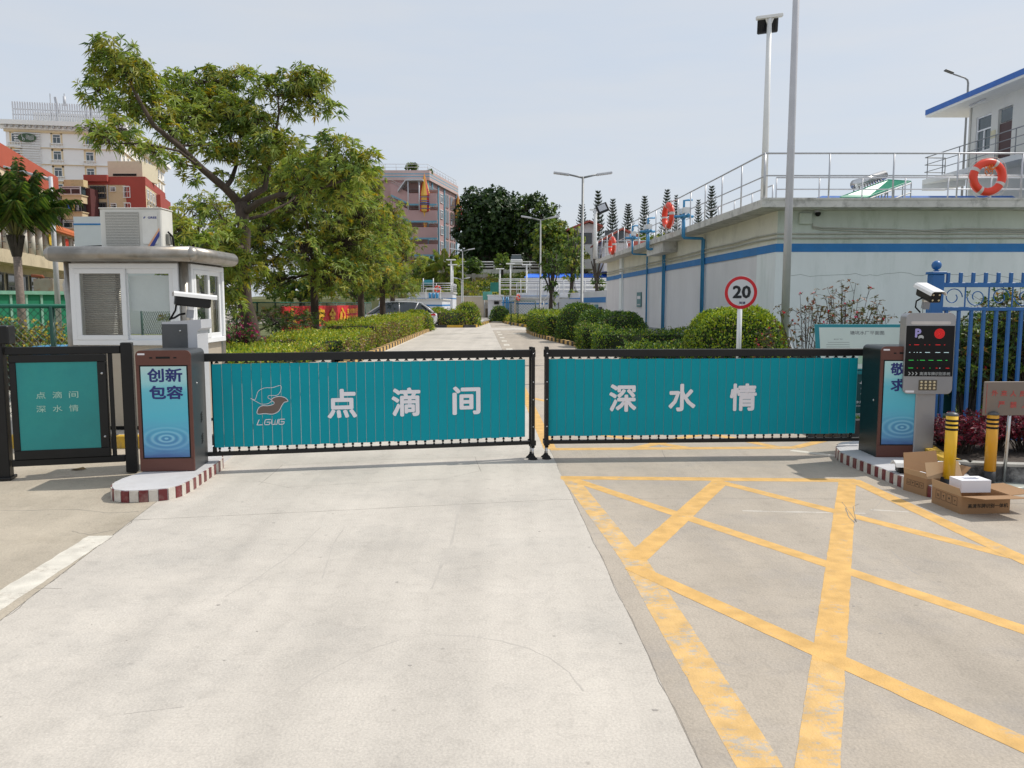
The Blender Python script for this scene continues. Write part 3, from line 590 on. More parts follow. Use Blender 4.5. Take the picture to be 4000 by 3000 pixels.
# left control box with camera
c3 = P(722, 1768, 7.72)
t = thing('camera_post', 'grey control box carrying a side-on white camera behind the left ad cabinet', 'camera post', (c3.x + 0.02, 7.62, 0.10), R(2))
b = MB().mt(lgrey); b.prismy([(-0.145, 0), (0.185, 0), (0.185, 1.235), (0.225, 1.26), (0.225, 1.345), (-0.145, 1.32)], 0.0, 0.30)
part(b, 'body', t)
part(MB().mt(dgrey).bbox(-0.147, 0.095, -0.006, 0.001, 0.02, 1.30, 0.002), 'door', t)
v = MB().mt(mgrey)
for k in range(4): v.cbox((0.0, -0.010, 1.00 + k * 0.02), (0.085, 0.008, 0.008))
part(v, 'vent_louvre', t)
part(MB().mt(steel).tube([(0.03, -0.014, 1.235), (0.03, -0.006, 1.235)], 0.009, 8), 'lock', t)
bullet_cam(t, T(0.13, 0.12, 1.535) @ Matrix.Rotation(R(118), 4, 'Z') @ Matrix.Rotation(R(6), 4, 'X'), lens=False, s=0.98)
part(MB().mt(blackrub).tube([(-0.02, 0.06, 1.50), (-0.03, 0.05, 1.43), (-0.07, 0.04, 1.36), (-0.09, 0.04, 1.345), (-0.04, 0.05, 1.36), (0.0, 0.07, 1.39), (0.05, 0.09, 1.40)], 0.010, 8), 'cable', t)

# right display post
dp = G(3602, 1788, hL)
t = thing('parking_display', 'grey display post with black screen, letter P and red dot lamp', 'display', (dp.x, dp.y - 0.03, hL), R(-4))
silver = mat('silver_paint', (0.34, 0.34, 0.35), 0.35, 0.35, var=0.05)
part(MB().mt(silver).bbox(-0.093, 0.093, 0.02, 0.12, 0, 0.66, 0.008), 'post', t)
def rrect(x0, x1, z0, z1, r, n=5):
    out = []
    for cx, cz, a0 in ((x1 - r, z1 - r, 0), (x0 + r, z1 - r, 90), (x0 + r, z0 + r, 180), (x1 - r, z0 + r, 270)):
        for k in range(n + 1): a = R(a0 + 90 * k / n); out.append((cx + r * math.cos(a), cz + r * math.sin(a)))
    return out
part(MB().mt(silver).prismy(rrect(-0.228, 0.228, 0.63, 1.405, 0.05), 0.0, 0.14), 'housing', t)
part(MB().mt(mat('screen_black', (0.004, 0.004, 0.005), 0.35, spec=0.25)).bbox(-0.223, 0.223, -0.004, 0.0005, 0.80, 1.285, 0.001), 'screen', t)
part(MB().mt(mat('frosted_lamp', (0.55, 0.52, 0.50), 0.3)).prismy(rrect(-0.185, 0.185, 1.297, 1.328, 0.015), -0.004, 0.0), 'lamp_strip', t)
lp = MB().mt(mat('led_panel_dark', (0.10, 0.085, 0.06), 0.4)).bbox(-0.085, 0.085, -0.004, 0, 0.665, 0.765, 0.001); part(lp, 'light_panel', t)
for i in range(4):
    for k in range(3):
        g = MB().mt(mat('led_lens', (0.65, 0.55, 0.35), 0.2)).lathe([(0.013, 0), (0.010, 0.005), (0.003, 0.008)], 10); g.v = [(v[0] - 0.06 + i * 0.04, -0.004 - v[2], v[1] + 0.685 + k * 0.03) for v in g.v]; part(g, 'led', t)
LP = mat('lilac_print', (0.36, 0.32, 0.66), 0.5)
text('P', 0.085, LP, t, T(-0.115, -0.0055, 1.215), 'lettering', bold=0.05)
pc = MB().mt(mat('pale_grey_print', (0.42, 0.44, 0.44), 0.5)); pc.bbox(-0.112, -0.062, -0.0062, -0.0045, 1.168, 1.184, 0.0008); pc.prismy([(-0.106, 1.183), (-0.100, 1.195), (-0.074, 1.195), (-0.068, 1.183)], -0.006, -0.0045); pc.bbox(-0.110, -0.101, -0.0062, -0.0045, 1.162, 1.170, 0.0005); pc.bbox(-0.073, -0.064, -0.0062, -0.0045, 1.162, 1.170, 0.0005); part(pc, 'car_symbol', t)
rled = emit('red_led', (0.9, 0.02, 0.02), 0.4); gled = emit('green_led', (0.05, 0.8, 0.12), 0.3); wled = emit('white_led', (0.7, 0.95, 1.0), 0.4)
dots = MB().mt(rled)
for ri in range(7):
    r_ = 0.0075 * ri; n_ = max(1, int(2 * math.pi * r_ / 0.0085))
    for k in range(n_):
        a = 2 * math.pi * k / n_; dots.cbox((0.083 + r_ * math.cos(a), -0.005, 1.210 + r_ * math.sin(a)), (0.0052, 0.002, 0.0052))
part(dots, 'dot_lamp', t)
rr_ = random.Random(3)
for row, (z_, pal) in enumerate(((1.103, (rled,)), (1.030, (wled, gled, wled)), (0.955, (gled, wled, gled)), (0.880, (rled, gled, rled, wled)))):
    d_ = MB(); x_ = -0.19
    while x_ < 0.185:
        w_ = rr_.choice((0.008, 0.010, 0.016, 0.045)) ; d_.mt(rr_.choice(pal)); d_.box(x_, min(x_ + w_, 0.19), -0.006, -0.0042, z_ - 0.002, z_ + 0.002); x_ += w_ + rr_.choice((0.018, 0.034, 0.05))
    part(d_, 'led_row', t, kind='stuff')
text('高清车牌识别系统', 0.034, mat('pale_grey_print', (0.42, 0.44, 0.44), 0.5), t, T(0.06, -0.0055, 0.826), 'lettering', bold=0.01)
ch = MB().mt(mat('pale_grey_print', (0.42, 0.44, 0.44), 0.5))
for k in range(3):
    x_ = -0.19 + k * 0.032; ch.prismy([(x_, 0.842), (x_ + 0.010, 0.842), (x_ + 0.024, 0.826), (x_ + 0.010, 0.810), (x_, 0.810), (x_ + 0.014, 0.826)], -0.0058, -0.0045)
part(ch, 'arrow_marks', t)
part(MB().mt(wprint).box(-0.205, -0.125, -0.0022, 0.0, 0.642, 0.662), 'sticker', t)
bullet_cam(t, T(0.015, 0.10, 1.60) @ Matrix.Rotation(R(3), 4, 'Z') @ Matrix.Rotation(R(15), 4, 'X'), s=0.9)
part(MB().mt(blackrub).tube([(-0.02, 0.13, 1.56), (-0.09, 0.13, 1.52), (-0.10, 0.12, 1.46), (-0.06, 0.10, 1.41)], 0.008, 8), 'cable', t)

# ---- black panel gate at the far left with a teal poster
A = G(15, 1878); p0 = G(20, 1872); p1 = G(535, 1846)
u = p1 - p0; rz = math.atan2(u.y, u.x); Lg = u.length
t = thing('pedestrian_gate', 'black metal side gate holding a teal poster at the far left', 'gate', (p0.x, p0.y, 0), rz)
part(MB().mt(black).bbox(-0.05, 0.06, -0.055, 0.055, 0.02, 1.29, 0.006), 'hinge_post', t)
part(MB().mt(black).bbox(-0.14, 0.075, -0.09, 0.09, 0, 0.028, 0.004), 'base_plate', t)
part(MB().mt(black).bbox(-0.16, 0.13, -0.095, 0.095, 1.235, 1.40, 0.01), 'motor_box', t)
part(MB().mt(black).bbox(Lg - 0.085, Lg + 0.015, -0.045, 0.045, 0.012, 1.235, 0.006), 'latch_post', t)
part(MB().mt(black).bbox(0.07, Lg - 0.09, -0.03, 0.03, 1.135, 1.205, 0.004), 'top_rail', t)
part(MB().mt(black).bbox(0.07, Lg - 0.09, -0.03, 0.03, 0.115, 0.175, 0.004), 'bottom_rail', t)
pw0, pw1 = 0.10, 0.895
fr = MB().mt(black); fr.bbox(pw0, pw1, -0.045, 0.02, 0.178, 0.262, 0.004); fr.bbox(pw0, pw1, -0.045, 0.02, 1.065, 1.132, 0.004); fr.bbox(pw0, pw0 + 0.055, -0.045, 0.02, 0.262, 1.065, 0.004); fr.bbox(pw1 - 0.075, pw1, -0.045, 0.02, 0.262, 1.065, 0.004)
part(fr, 'poster_frame', t)
poster = mat('teal_green_poster', (0.012, 0.27, 0.27), 0.22, var=0.10, scale=1.5, stain=(0.03, 0.36, 0.30), stain_scale=1.2, stain_amt=0.6, bump=0.10, bscale=3)
part(MB().mt(poster).box(pw0 + 0.055, pw1 - 0.075, -0.036, -0.030, 0.262, 1.065), 'poster', t)
pale = mat('pale_green_print', (0.38, 0.62, 0.52), 0.5)
xc = (pw0 + pw1) / 2 - 0.02
for i, ch_ in enumerate('点滴间'): text(ch_, 0.062, pale, t, T(xc + (i - 1) * 0.135, -0.038, 0.765), 'lettering', bold=0.008, width=0.078)
for i, ch_ in enumerate('深水情'): text(ch_, 0.062, pale, t, T(xc + (i - 1) * 0.135 - 0.004, -0.038, 0.640), 'lettering', bold=0.008, width=0.078)
for z_ in (0.955, 0.365): part(MB().mt(steel).tube([(pw1 - 0.035, -0.052, z_), (pw1 - 0.035, -0.044, z_)], 0.011, 10), 'poster_bolt', t)
barm = MB().mt(black).bbox(-0.018, 0.018, -0.014, 0.014, 0.17, 1.14, 0.003).mesh('bar')
for x_ in (0.925, 1.03, 1.12, 1.21): 
    if x_ < Lg - 0.09: inst(barm, 'bar', t, T(x_, 0, 0))
part(MB().mt(black).bbox(-0.035, 0.035, -0.03, 0.03, 0.30, 0.36, 0.01), 'hinge', t)
# dry leaf lying on the apron
lf = MB().mt(mat('dry_leaf', (0.30, 0.19, 0.07), 0.7, var=0.3)); g_ = G(307, 1836)
lf.add([(-0.07, -0.01, 0.004), (-0.03, -0.03, 0.02), (0.03, -0.02, 0.012), (0.075, 0.01, 0.006), (0.03, 0.03, 0.025), (-0.03, 0.02, 0.012), (0.0, 0.0, 0.004)], [(0, 1, 6), (1, 2, 6), (2, 3, 6), (3, 4, 6), (4, 5, 6), (5, 0, 6)])
solo(lf, 'dry_leaf', 'curled brown leaf lying under the black side gate', 'leaf', loc=(g_.x, g_.y, 0))

# ---- guard booth
BY = 9.15
bx0, bx1 = XX(262, 1350, BY), XX(738, 1350, BY); bd = 1.20; bz = 0.17
t = thing('guard_booth', 'small stainless and beige guard booth with white sliding windows', 'guard booth', (bx0, BY, 0))
bw = bx1 - bx0
beige = mat('booth_beige_panel', (0.47, 0.41, 0.33), 0.4, 0.1, var=0.06, stain=(0.30, 0.22, 0.13), stain_scale=1.5, stain_amt=0.5)
ssd = mat('weathered_steel', (0.34, 0.32, 0.29), 0.38, 0.75, var=0.18, scale=6, stain=(0.22, 0.17, 0.11), stain_scale=4, stain_amt=0.6)
def mul(z): return z
zs = ZZ(1352, BY); zt = ZZ(1028, BY)
part(MB().mt(beige).box(0.03, bw - 0.03, 0.03, bd - 0.03, bz, zs), 'lower_wall', t)
part(MB().mt(blackrub).box(0.08, bw - 0.08, 0.08, bd - 0.08, 0.0, bz), 'skid_base', t)
for x_, y_ in ((0.045, 0.045), (bw - 0.045, 0.045), (bw - 0.045, bd - 0.045), (0.045, bd - 0.045)):
    part(MB().mt(ssd).tube([(x_, y_, bz), (x_, y_, zt + 0.012)], 0.052, 12), 'corner_post', t)
inn = MB().mt(mat('booth_interior', (0.72, 0.71, 0.68), 0.7)); inn.box(0.08, bw - 0.08, 0.1, bd - 0.1, zs - 0.03, zs - 0.01); inn.box(0.03, 0.05, 0.1, bd - 0.1, zs, zt)
part(inn, 'interior', t)
part(MB().mt(ssd).box(0.02, bw - 0.02, 0.02, bd - 0.02, zt, zt + 0.012), 'header', t)
# roof with a round nosing
zr = zt + 0.012; ov = 0.155; rn = 0.084

y0_, y1_ = -ov, bd - 0.06; x0_, x1_ = XX(172, 990, BY - ov) - bx0 + rn, XX(775, 990, BY - ov) - bx0 - rn
rf = MB().mt(ssd); rf.box(x0_, x1_, y0_, y1_, zr + 0.004, zr + 2 * rn - 0.004); part(rf, 'roof', t)
for a_, b_ in (((x0_, y0_), (x1_, y0_)), ((x1_, y0_), (x1_, y1_)), ((x1_, y1_), (x0_, y1_)), ((x0_, y1_), (x0_, y0_))):
    n_ = MB().mt(ssd); n_.tube([(a_[0], a_[1], zr + rn), (b_[0], b_[1], zr + rn)], rn, 20)
    part(n_, 'roof_nosing', t)
for x_, y_ in ((x0_, y0_), (x1_, y0_), (x1_, y1_), (x0_, y1_)):
    cn = MB().mt(ssd); cn.lathe([(0.001, -rn)] + [(rn * .985 * math.cos(R(a)), rn * .985 * math.sin(R(a))) for a in range(-80, 81, 10)] + [(0.001, rn)], 16, (x_, y_, zr + rn)); part(cn, 'corner_cap', t)
blindm = mat('grey_brown_blind', (0.36, 0.31, 0.27), 0.6, var=0.15)
blind = boxm('blind_slat', 0, 1, 0, 0.012, 0, 0.010, blindm)
def booth_window(M, w, h, items, nm='window'):
    """frame, two sliding sashes, each sash a part with its pane"""
    f = MB().mt(whitepvc); q = 0.06
    f.bbox(0, w, -0.03, 0.04, 0, q, 0.004); f.bbox(0, w, -0.03, 0.04, h - q, h, 0.004); f.bbox(0, q, -0.03, 0.04, q, h - q, 0.004); f.bbox(w - q, w, -0.03, 0.04, q, h - q, 0.004)
    fo = inst(f.mesh('window_frame'), 'window_frame', t, M)
    iw = (w - 2 * q) / 2
    for k in (0, 1):
        x_ = q + k * iw - (0.0 if k == 0 else 0.02); ww = iw + 0.02; yy = (-0.035, -0.005)[k]; s = 0.055
        m = MB().mt(whitepvc); m.bbox(x_, x_ + ww, yy, yy + 0.025, q, q + s, 0.003); m.bbox(x_, x_ + ww, yy, yy + 0.025, h - q - s, h - q, 0.003); m.bbox(x_, x_ + s, yy, yy + 0.025, q + s, h - q - s, 0.003); m.bbox(x_ + ww - s, x_ + ww, yy, yy + 0.025, q + s, h - q - s, 0.003)
        so = inst(m.mesh('sash'), 'sash', t, M)
        g = MB().mt(items['glass'][k]); g.box(x_ + s, x_ + ww - s, yy + 0.012, yy + 0.016, q + s, h - q - s); go = bpy.data.objects.new('pane', g.mesh('pane')); _link(go, WM[so].copy(), so)
    return q, iw
clear = bpy.data.materials.new('window_glass'); clear.use_nodes = True; _n = clear.node_tree.nodes; _l = clear.node_tree.links
_g = _n.new('ShaderNodeBsdfGlossy'); _g.inputs['Roughness'].default_value = 0.02; _t = _n.new('ShaderNodeBsdfTransparent'); _t.inputs[0].default_value = (0.92, 0.94, 0.93, 1); _f = _n.new('ShaderNodeFresnel'); _f.inputs[0].default_value = 1.6; _m = _n.new('ShaderNodeMixShader')
_b = _n.new('ShaderNodeNewGeometry'); _s = _n.new('ShaderNodeMath'); _s.operation = 'SUBTRACT'; _s.inputs[0].default_value = 1; _s.use_clamp = True; _l.new(_b.outputs['Backfacing'], _s.inputs[1]); _k = _n.new('ShaderNodeMath'); _k.operation = 'MULTIPLY'; _l.new(_s.outputs[0], _k.inputs[0]); _l.new(_f.outputs[0], _k.inputs[1]); _l.new(_k.outputs[0], _m.inputs[0]); _l.new(_t.outputs[0], _m.inputs[1]); _l.new(_g.outputs[0], _m.inputs[2]); _l.new(_m.outputs[0], _n['Material Output'].inputs[0])
q_, iw_ = booth_window(T(0.085, -0.0, zs + 0.012), bw - 0.17, zt - zs - 0.015, {'glass': (clear, clear)})
ww_ = bw - 0.17; hh_ = zt - zs - 0.015
for k in range(int((hh_ - 0.2) / 0.021)):
    inst(blind, 'blind_slat', t, T(0.085 + q_ + 0.05, 0.055, zs + 0.012 + 0.11 + k * 0.021) @ Matrix.Rotation(R(random.uniform(20, 35)), 4, 'X') @ Matrix.Diagonal((iw_ - 0.07, 1.5, 1, 1)))
pp = MB().mt(mat('white_paper', (0.80, 0.80, 0.81), 0.8, var=0.06, bump=0.5, bscale=4)); x_ = 0.085 + q_ + iw_ + 0.035
pp.add([(x_, 0.035, zs + hh_ * 0.44), (x_ + iw_ * 0.4, 0.030, zs + hh_ * 0.425), (x_ + iw_ - 0.095, 0.035, zs + hh_ * 0.43), (x_, 0.035, zs + hh_ - 0.125), (x_ + iw_ * 0.4, 0.038, zs + hh_ - 0.12), (x_ + iw_ - 0.095, 0.035, zs + hh_ - 0.125)], [(0, 1, 4, 3), (1, 2, 5, 4)]); part(pp, 'paper_sheet', t)
# right side window looks along +x
Ms = Matrix.Translation((bw, 0.085, zs + 0.012)) @ Matrix.Rotation(R(90), 4, 'Z')
booth_window(Ms, bd - 0.17, hh_, {'glass': (clear, clear)})
np_ = MB().mt(mat('old_newspaper', (0.50, 0.43, 0.35), 0.9, var=0.2, scale=20))
np_.box(bw - 0.075, bw - 0.070, 0.22, 0.56, zs + 0.42, zs + hh_ - 0.15); np_.box(bw - 0.075, bw - 0.070, 0.72, 1.08, zs + 0.10, zs + 0.62); part(np_, 'newspaper', t)
ds = MB().mt(mat('booth_desk', (0.25, 0.2, 0.15), 0.5)); ds.box(0.5, bw - 0.1, 0.45, bd - 0.15, zs - 0.01, zs + 0.02); part(ds, 'desk', t)
part(MB().mt(mat('grey_hose', (0.45, 0.44, 0.42), 0.7, bump=0.6, bscale=60)).tube([(-0.02, 0.5, zr), (-0.15, 0.45, zr - 0.08), (-0.20, 0.42, zr - 0.25), (-0.17, 0.40, zr - 0.42), (-0.02, 0.40, zr - 0.50)], 0.045, 10), 'hose', t)

# ---- outdoor air conditioner unit on the booth roof
ay = 9.55; ax0, ax1 = XX(392, 900, ay), XX(632, 900, ay); az = zr + 2 * rn + 0.02; ah = ZZ(815, ay) - az; aw = ax1 - ax0
t = thing('air_conditioner', 'white outdoor air conditioner unit standing on the booth roof', 'air conditioner', (ax0, ay, az), R(0))
acw = mat('ac_white_enamel', (0.66, 0.65, 0.60), 0.4, var=0.06)
part(MB().mt(acw).bbox(0, aw, 0, 0.32, 0, ah, 0.012), 'casing', t)
part(MB().mt(mat('ac_top_cap', (0.72, 0.71, 0.66), 0.4)).bbox(-0.008, aw + 0.008, -0.008, 0.328, ah, ah + 0.012, 0.003), 'top_cover', t)
gx0, gx1, gz0, gz1 = 0.07, aw * 0.63, 0.035, ah - 0.04
part(MB().mt(mat('ac_grille_recess', (0.075, 0.08, 0.07), 0.8)).box(gx0, gx1, -0.006, 0.0, gz0, gz1), 'grille_recess', t)
vb = boxm('grille_bar', -0.0022, 0.0022, -0.014, -0.010, gz0, gz1, acw); nb = 40
for k in range(nb + 1): inst(vb, 'grille_bar', t, T(gx0 + (gx1 - gx0) * k / nb, 0, 0))
hb = boxm('grille_ring', gx0, gx1, -0.016, -0.013, -0.002, 0.002, acw)
for k in range(13): inst(hb, 'grille_bar', t, T(0, 0, gz0 + (gz1 - gz0) * k / 12))
fan = MB().mt(mat('ac_fan', (0.13, 0.14, 0.12), 0.6)); fan.torus(((gx0 + gx1) / 2, -0.0075, ah / 2), 0.17, 0.006, (0, 1, 0), 28, 6); part(fan, 'fan_ring', t)
sidep = MB().mt(mat('ac_panel', (0.70, 0.69, 0.64), 0.4)).prismy(rrect(aw * 0.69, aw - 0.045, 0.045, ah - 0.035, 0.02), -0.010, 0.0); part(sidep, 'service_panel', t)
nv = mat('gree_blue', (0.03, 0.05, 0.25), 0.5)
text('GREE', 0.026, nv, t, T(aw * 0.86, -0.0115, ah - 0.105), 'lettering', bold=0.03, width=0.105)
lg = MB().mt(nv); lg.prismy([(aw * 0.715, ah - 0.115), (aw * 0.72, ah - 0.10), (aw * 0.74, ah - 0.092), (aw * 0.757, ah - 0.10), (aw * 0.738, ah - 0.103), (aw * 0.73, ah - 0.118)], -0.0118, -0.0102); part(lg, 'logo_mark', t)
st_ = MB().mt(nv); st_.prismy([(aw * 0.80, 0.02), (aw * 0.87, 0.02), (aw * 0.965, 0.14), (aw * 0.965, 0.20)], -0.0118, -0.0102); st_.mt(mat('salmon_stripe', (0.70, 0.38, 0.22), 0.5)); st_.prismy([(aw * 0.765, 0.02), (aw * 0.80, 0.02), (aw * 0.965, 0.20), (aw * 0.965, 0.235)], -0.0118, -0.0102); part(st_, 'corner_stripe', t)
part(MB().mt(mat('ac_rear_dark', (0.2, 0.2, 0.18), 0.7)).box(aw + 0.001, aw + 0.035, 0.10, 0.22, 0.05, 0.17), 'valve_cover', t)
part(MB().mt(blackrub).tube([(aw + 0.02, 0.12, 0.2), (aw + 0.06, 0.16, 0.14), (aw + 0.05, 0.2, 0.04), (aw + 0.08, 0.25, -0.02)], 0.012, 6), 'pipe', t)
pp = MB().mt(blackrub).tube([(0.0, 0.06, 0.02), (-0.10, 0.05, 0.015), (-0.22, 0.08, 0.012), (-0.34, 0.15, 0.010)], 0.018, 8); part(pp, 'pipe', t)

# black and yellow kerb in front of the booth
ky = mat('kerb_yellow_paint', (0.60, 0.37, 0.035), 0.7, var=0.15, scale=8, stain=(0.33, 0.25, 0.13), stain_scale=6, stain_amt=0.6)
kb = mat('kerb_black_paint', (0.035, 0.035, 0.037), 0.7, var=0.25, scale=8, stain=(0.14, 0.13, 0.12), stain_scale=7, stain_amt=0.6)
kyf = mat('faded_kerb_yellow', (0.66, 0.42, 0.14), 0.8, var=0.12, scale=5, stain=(0.30, 0.26, 0.2), stain_scale=5, stain_amt=0.6)
kbf = mat('faded_kerb_black', (0.055, 0.042, 0.030), 0.8, var=0.15, scale=5)
def kerb(label, pts, w, h, L, mats_, first=0):
    t = thing('kerb', label, 'kerb', (pts[0][0], pts[0][1], 0)); e = [Vector((p[0], p[1], 0)) for p in pts]; Ls = [0]
    for i in range(len(e) - 1): Ls.append(Ls[-1] + (e[i + 1] - e[i]).length)
    def at(s):
        i = max(j for j in range(len(e) - 1) if Ls[j] <= s + 1e-9); q = (s - Ls[i]) / (Ls[i + 1] - Ls[i]); return e[i].lerp(e[i + 1], q)
    ms = [boxm('kerb_stone', 0, 1, -w / 2, w / 2, 0, h, m) for m in mats_]; n = int(Ls[-1] / L)
    for k in range(n):
        p, q = at(k * L + 0.006), at((k + 1) * L - 0.006); d = q - p; a = math.atan2(d.y, d.x)
        inst(ms[(k + first) % 2], 'kerb_stone', t, T(p.x - pts[0][0], p.y - pts[0][1], random.uniform(-0.006, 0.004)) @ Matrix.Rotation(a, 4, 'Z') @ Matrix.Diagonal((d.length, 1, 1, 1)))
    return t
kerb('yellow and black kerb along the front of the guard booth', [(-5.6, 8.72), (-3.35, 8.72), (-3.15, 8.82), (-3.08, 9.1)], 0.13, 0.14, 0.30, (ky, kb), 0)
fl_ = sheet('pavement', [(-12, 8.79), (-3.2, 8.79), (-3.13, 9.1), (-3.6, 14), (-5.2, 24), (-12, 24)], 0.12, conc)
# ================================================================ RIGHT FOREGROUND
# bollards
def bollard(x, y, h, label, c, tilt=0):
    t = thing('bollard', label, 'bollard', (x, y, 0), 0, 'yellow bollards with black bands')
    r = 0.046; zb = 0.15
    part(MB().mt(c).tube([(0, 0, zb), (0, 0, h - 0.012)], r, 20), 'pole', t)
    part(MB().mt(mat('bollard_black', (0.02, 0.022, 0.026), 0.5)).tube([(0, 0, 0), (0, 0, zb)], r + 0.001, 20), 'base', t)
    part(MB().mt(dgrey).lathe([(r + 0.001, -0.012), (r + 0.001, 0.0), (r * 0.75, 0.012), (r * 0.3, 0.018), (0.001, 0.019)], 20, (0, 0, h - 0.012)), 'cap', t)
    for k in range(3):
        z = h - 0.062 - k * 0.036; part(MB().mt(blackrub).tube([(0, 0, z - 0.009), (0, 0, z + 0.009)], r + 0.0015, 20), 'band', t)
    return t
by_ = mat('bollard_yellow', (0.78, 0.46, 0.012), 0.35, var=0.06, scale=5, coat=0.2); bo_ = mat('bollard_orange', (0.70, 0.33, 0.01), 0.38, var=0.06, scale=5, coat=0.2)
q = G(3702, 1938); b1 = bollard(q.x, q.y, 0.70, 'yellow bollard with three black bands beside the open boxes', by_)
q2 = G(3862, 1905); b2 = bollard(q2.x, q2.y, 0.665, 'orange yellow bollard with three black bands in front of the planter', bo_)
bc = MB().mt(blackrub); bc.tube([(-0.07, -0.03, 0.17), (-0.08, -0.03, 0.06), (-0.07, -0.02, 0.0)], 0.012, 6); bc.lathe([(0.045, 0), (0.045, 0.01), (0.01, 0.02)], 12, (-0.08, -0.02, 0)); part(bc, 'chain_foot', b1)

# cardboard boxes
card = mat('cardboard', (0.33, 0.19, 0.095), 0.85, var=0.06, scale=4, bump=0.05); cardin = mat('cardboard_inside', (0.46, 0.31, 0.18), 0.85, var=0.05, scale=4)
foam = mat('white_foam', (0.80, 0.80, 0.84), 0.7, var=0.02); inkm = mat('black_box_print', (0.03, 0.025, 0.02), 0.8)
def carton(x, y, rz, L, W, H, label, words, flaps):
    t = thing('cardboard_box', label, 'cardboard box', (x, y, 0), rz, 'open cardboard boxes on the ground'); th = 0.005
    m = MB().mt(card); m.box(0, L, 0, W, 0, th); m.box(0, L, 0, th, th, H); m.box(0, L, W - th, W, th, H); m.box(0, th, th, W - th, th, H); m.box(L - th, L, th, W - th, th, H); part(m, 'carton', t)
    for hx, axis, ang, ln, wd in flaps:      # hinge start, hinge vector, direction vector
        a = Vector(hx); u = Vector(axis); d = Vector(ang) * ln; n = u.cross(d).normalized() * 0.004
        f = MB().mt(cardin); v = [a, a + u, a + u * 0.97 + d, a + u * 0.03 + d]; f.add([tuple(p) for p in v], [(0, 1, 2, 3)]); f.mt(card); v2 = [p - n for p in v]; f.add([tuple(p) for p in v2], [(3, 2, 1, 0)]); 
        f.add([tuple(p) for p in v + v2], [(0, 4, 5, 1), (1, 5, 6, 2), (2, 6, 7, 3), (3, 7, 4, 0)]); part(f, 'flap', t)
    text(words, 0.034, inkm, t, T(L * 0.55, -0.001, H * 0.46), 'lettering', bold=0.02, width=L * 0.82)
    mk = MB().mt(inkm)        # handling marks on the short side
    for k in range(4):
        y0 = W * 0.13 + k * W * 0.19; w_ = W * 0.16; z0, z1 = H * 0.40, H * 0.40 + w_ * 1.15
        for a, b, c, d in ((y0, y0 + w_, z0, z0 + 0.0025), (y0, y0 + w_, z1 - 0.0025, z1), (y0, y0 + 0.0025, z0, z1), (y0 + w_ - 0.0025, y0 + w_, z0, z1)): mk.box(-0.001, 0, a, b, c, d)
        ym, zm = y0 + w_ / 2, (z0 + z1) / 2
        if k == 3: mk.box(-0.001, 0, ym - 0.009, ym - 0.005, zm - 0.009, zm + 0.01); mk.box(-0.001, 0, ym + 0.005, ym + 0.009, zm - 0.009, zm + 0.01); mk.box(-0.001, 0, ym - 0.011, ym + 0.011, zm - 0.012, zm - 0.009)
        elif k == 2: mk.box(-0.001, 0, ym - 0.008, ym + 0.008, zm + 0.002, zm + 0.010); mk.box(-0.001, 0, ym - 0.0015, ym + 0.0015, zm - 0.011, zm + 0.002)
        elif k == 1: mk.box(-0.001, 0, ym - 0.008, ym + 0.008, zm - 0.006, zm + 0.006); mk.box(-0.001, 0, ym - 0.002, ym + 0.002, zm + 0.006, zm + 0.012)
        else: mk.box(-0.001, 0, ym - 0.011, ym + 0.011, zm + 0.002, zm + 0.005); mk.box(-0.001, 0, ym - 0.0015, ym + 0.0015, zm - 0.012, zm + 0.004)
    part(mk, 'handling_marks', t)
    return t
f2 = G(3752, 2009); e2 = G(3943, 2004); rz2_ = math.atan2(e2.y - f2.y, e2.x - f2.x); L2 = (e2 - f2).length
carton(f2.x, f2.y, rz2_, L2, 0.36, 0.135, 'nearer open cardboard box with a white foam block on top', '高清车牌识别一体机',
       [((0, 0, 0.135), (L2, 0, 0), (0.25, -0.93, 0.10), 0.19, 0), ((0, 0.36, 0.135), (0, -0.36, 0), (-0.25, 0, 0.97), 0.065, 0), ((L2, 0, 0.135), (0, 0.36, 0), (0.9, -0.15, 0.1), 0.20, 0)])
fb = MB().mt(foam); a_, b_, c_, d_ = 0.0, 0.235, 0.0, 0.16
fb.box(a_, b_, c_, c_ + 0.045, 0, 0.095); fb.box(a_, b_, d_ - 0.045, d_, 0, 0.095); fb.box(a_, a_ + 0.055, c_ + 0.045, d_ - 0.045, 0, 0.095); fb.box(b_ - 0.055, b_, c_ + 0.045, d_ - 0.045, 0, 0.095); fb.box(a_ + 0.055, b_ - 0.055, c_ + 0.045, d_ - 0.045, 0, 0.05)
solo(fb, 'foam_block', 'white foam packing block with a square hollow on the nearer box', 'foam block', loc=(f2.x + 0.07, f2.y + 0.13, 0.136), rz=rz2_ - 0.05)
f1 = G(3617, 1941); e1 = G(3765, 1930); rz1_ = math.atan2(e1.y - f1.y, e1.x - f1.x); L1 = 0.36
carton(f1.x, f1.y, rz1_, L1, 0.26, 0.15, 'farther open cardboard box with one tall flap raised behind it', '高清车牌识别一体机',
       [((0, 0, 0.15), (L1, 0, 0), (0.10, 0.42, 0.9), 0.14, 0), ((0, 0.26, 0.15), (0, -0.26, 0), (-0.25, 0.0, 0.97), 0.05, 0), ((L1, 0, 0.15), (0, 0.26, 0), (0.75, 0, 0.6), 0.12, 0), ((L1, 0.26, 0.15), (-L1, 0, 0), (0.15, 0.35, 0.9), 0.18, 0)])
fb2 = MB().mt(foam); fb2.bbox(0, 0.10, 0, 0.17, 0, 0.12, 0.004); solo(fb2, 'foam_block', 'white foam wedge standing inside the farther box', 'foam block', loc=(f1.x + 0.02, f1.y + 0.05, 0.045), rz=rz1_)
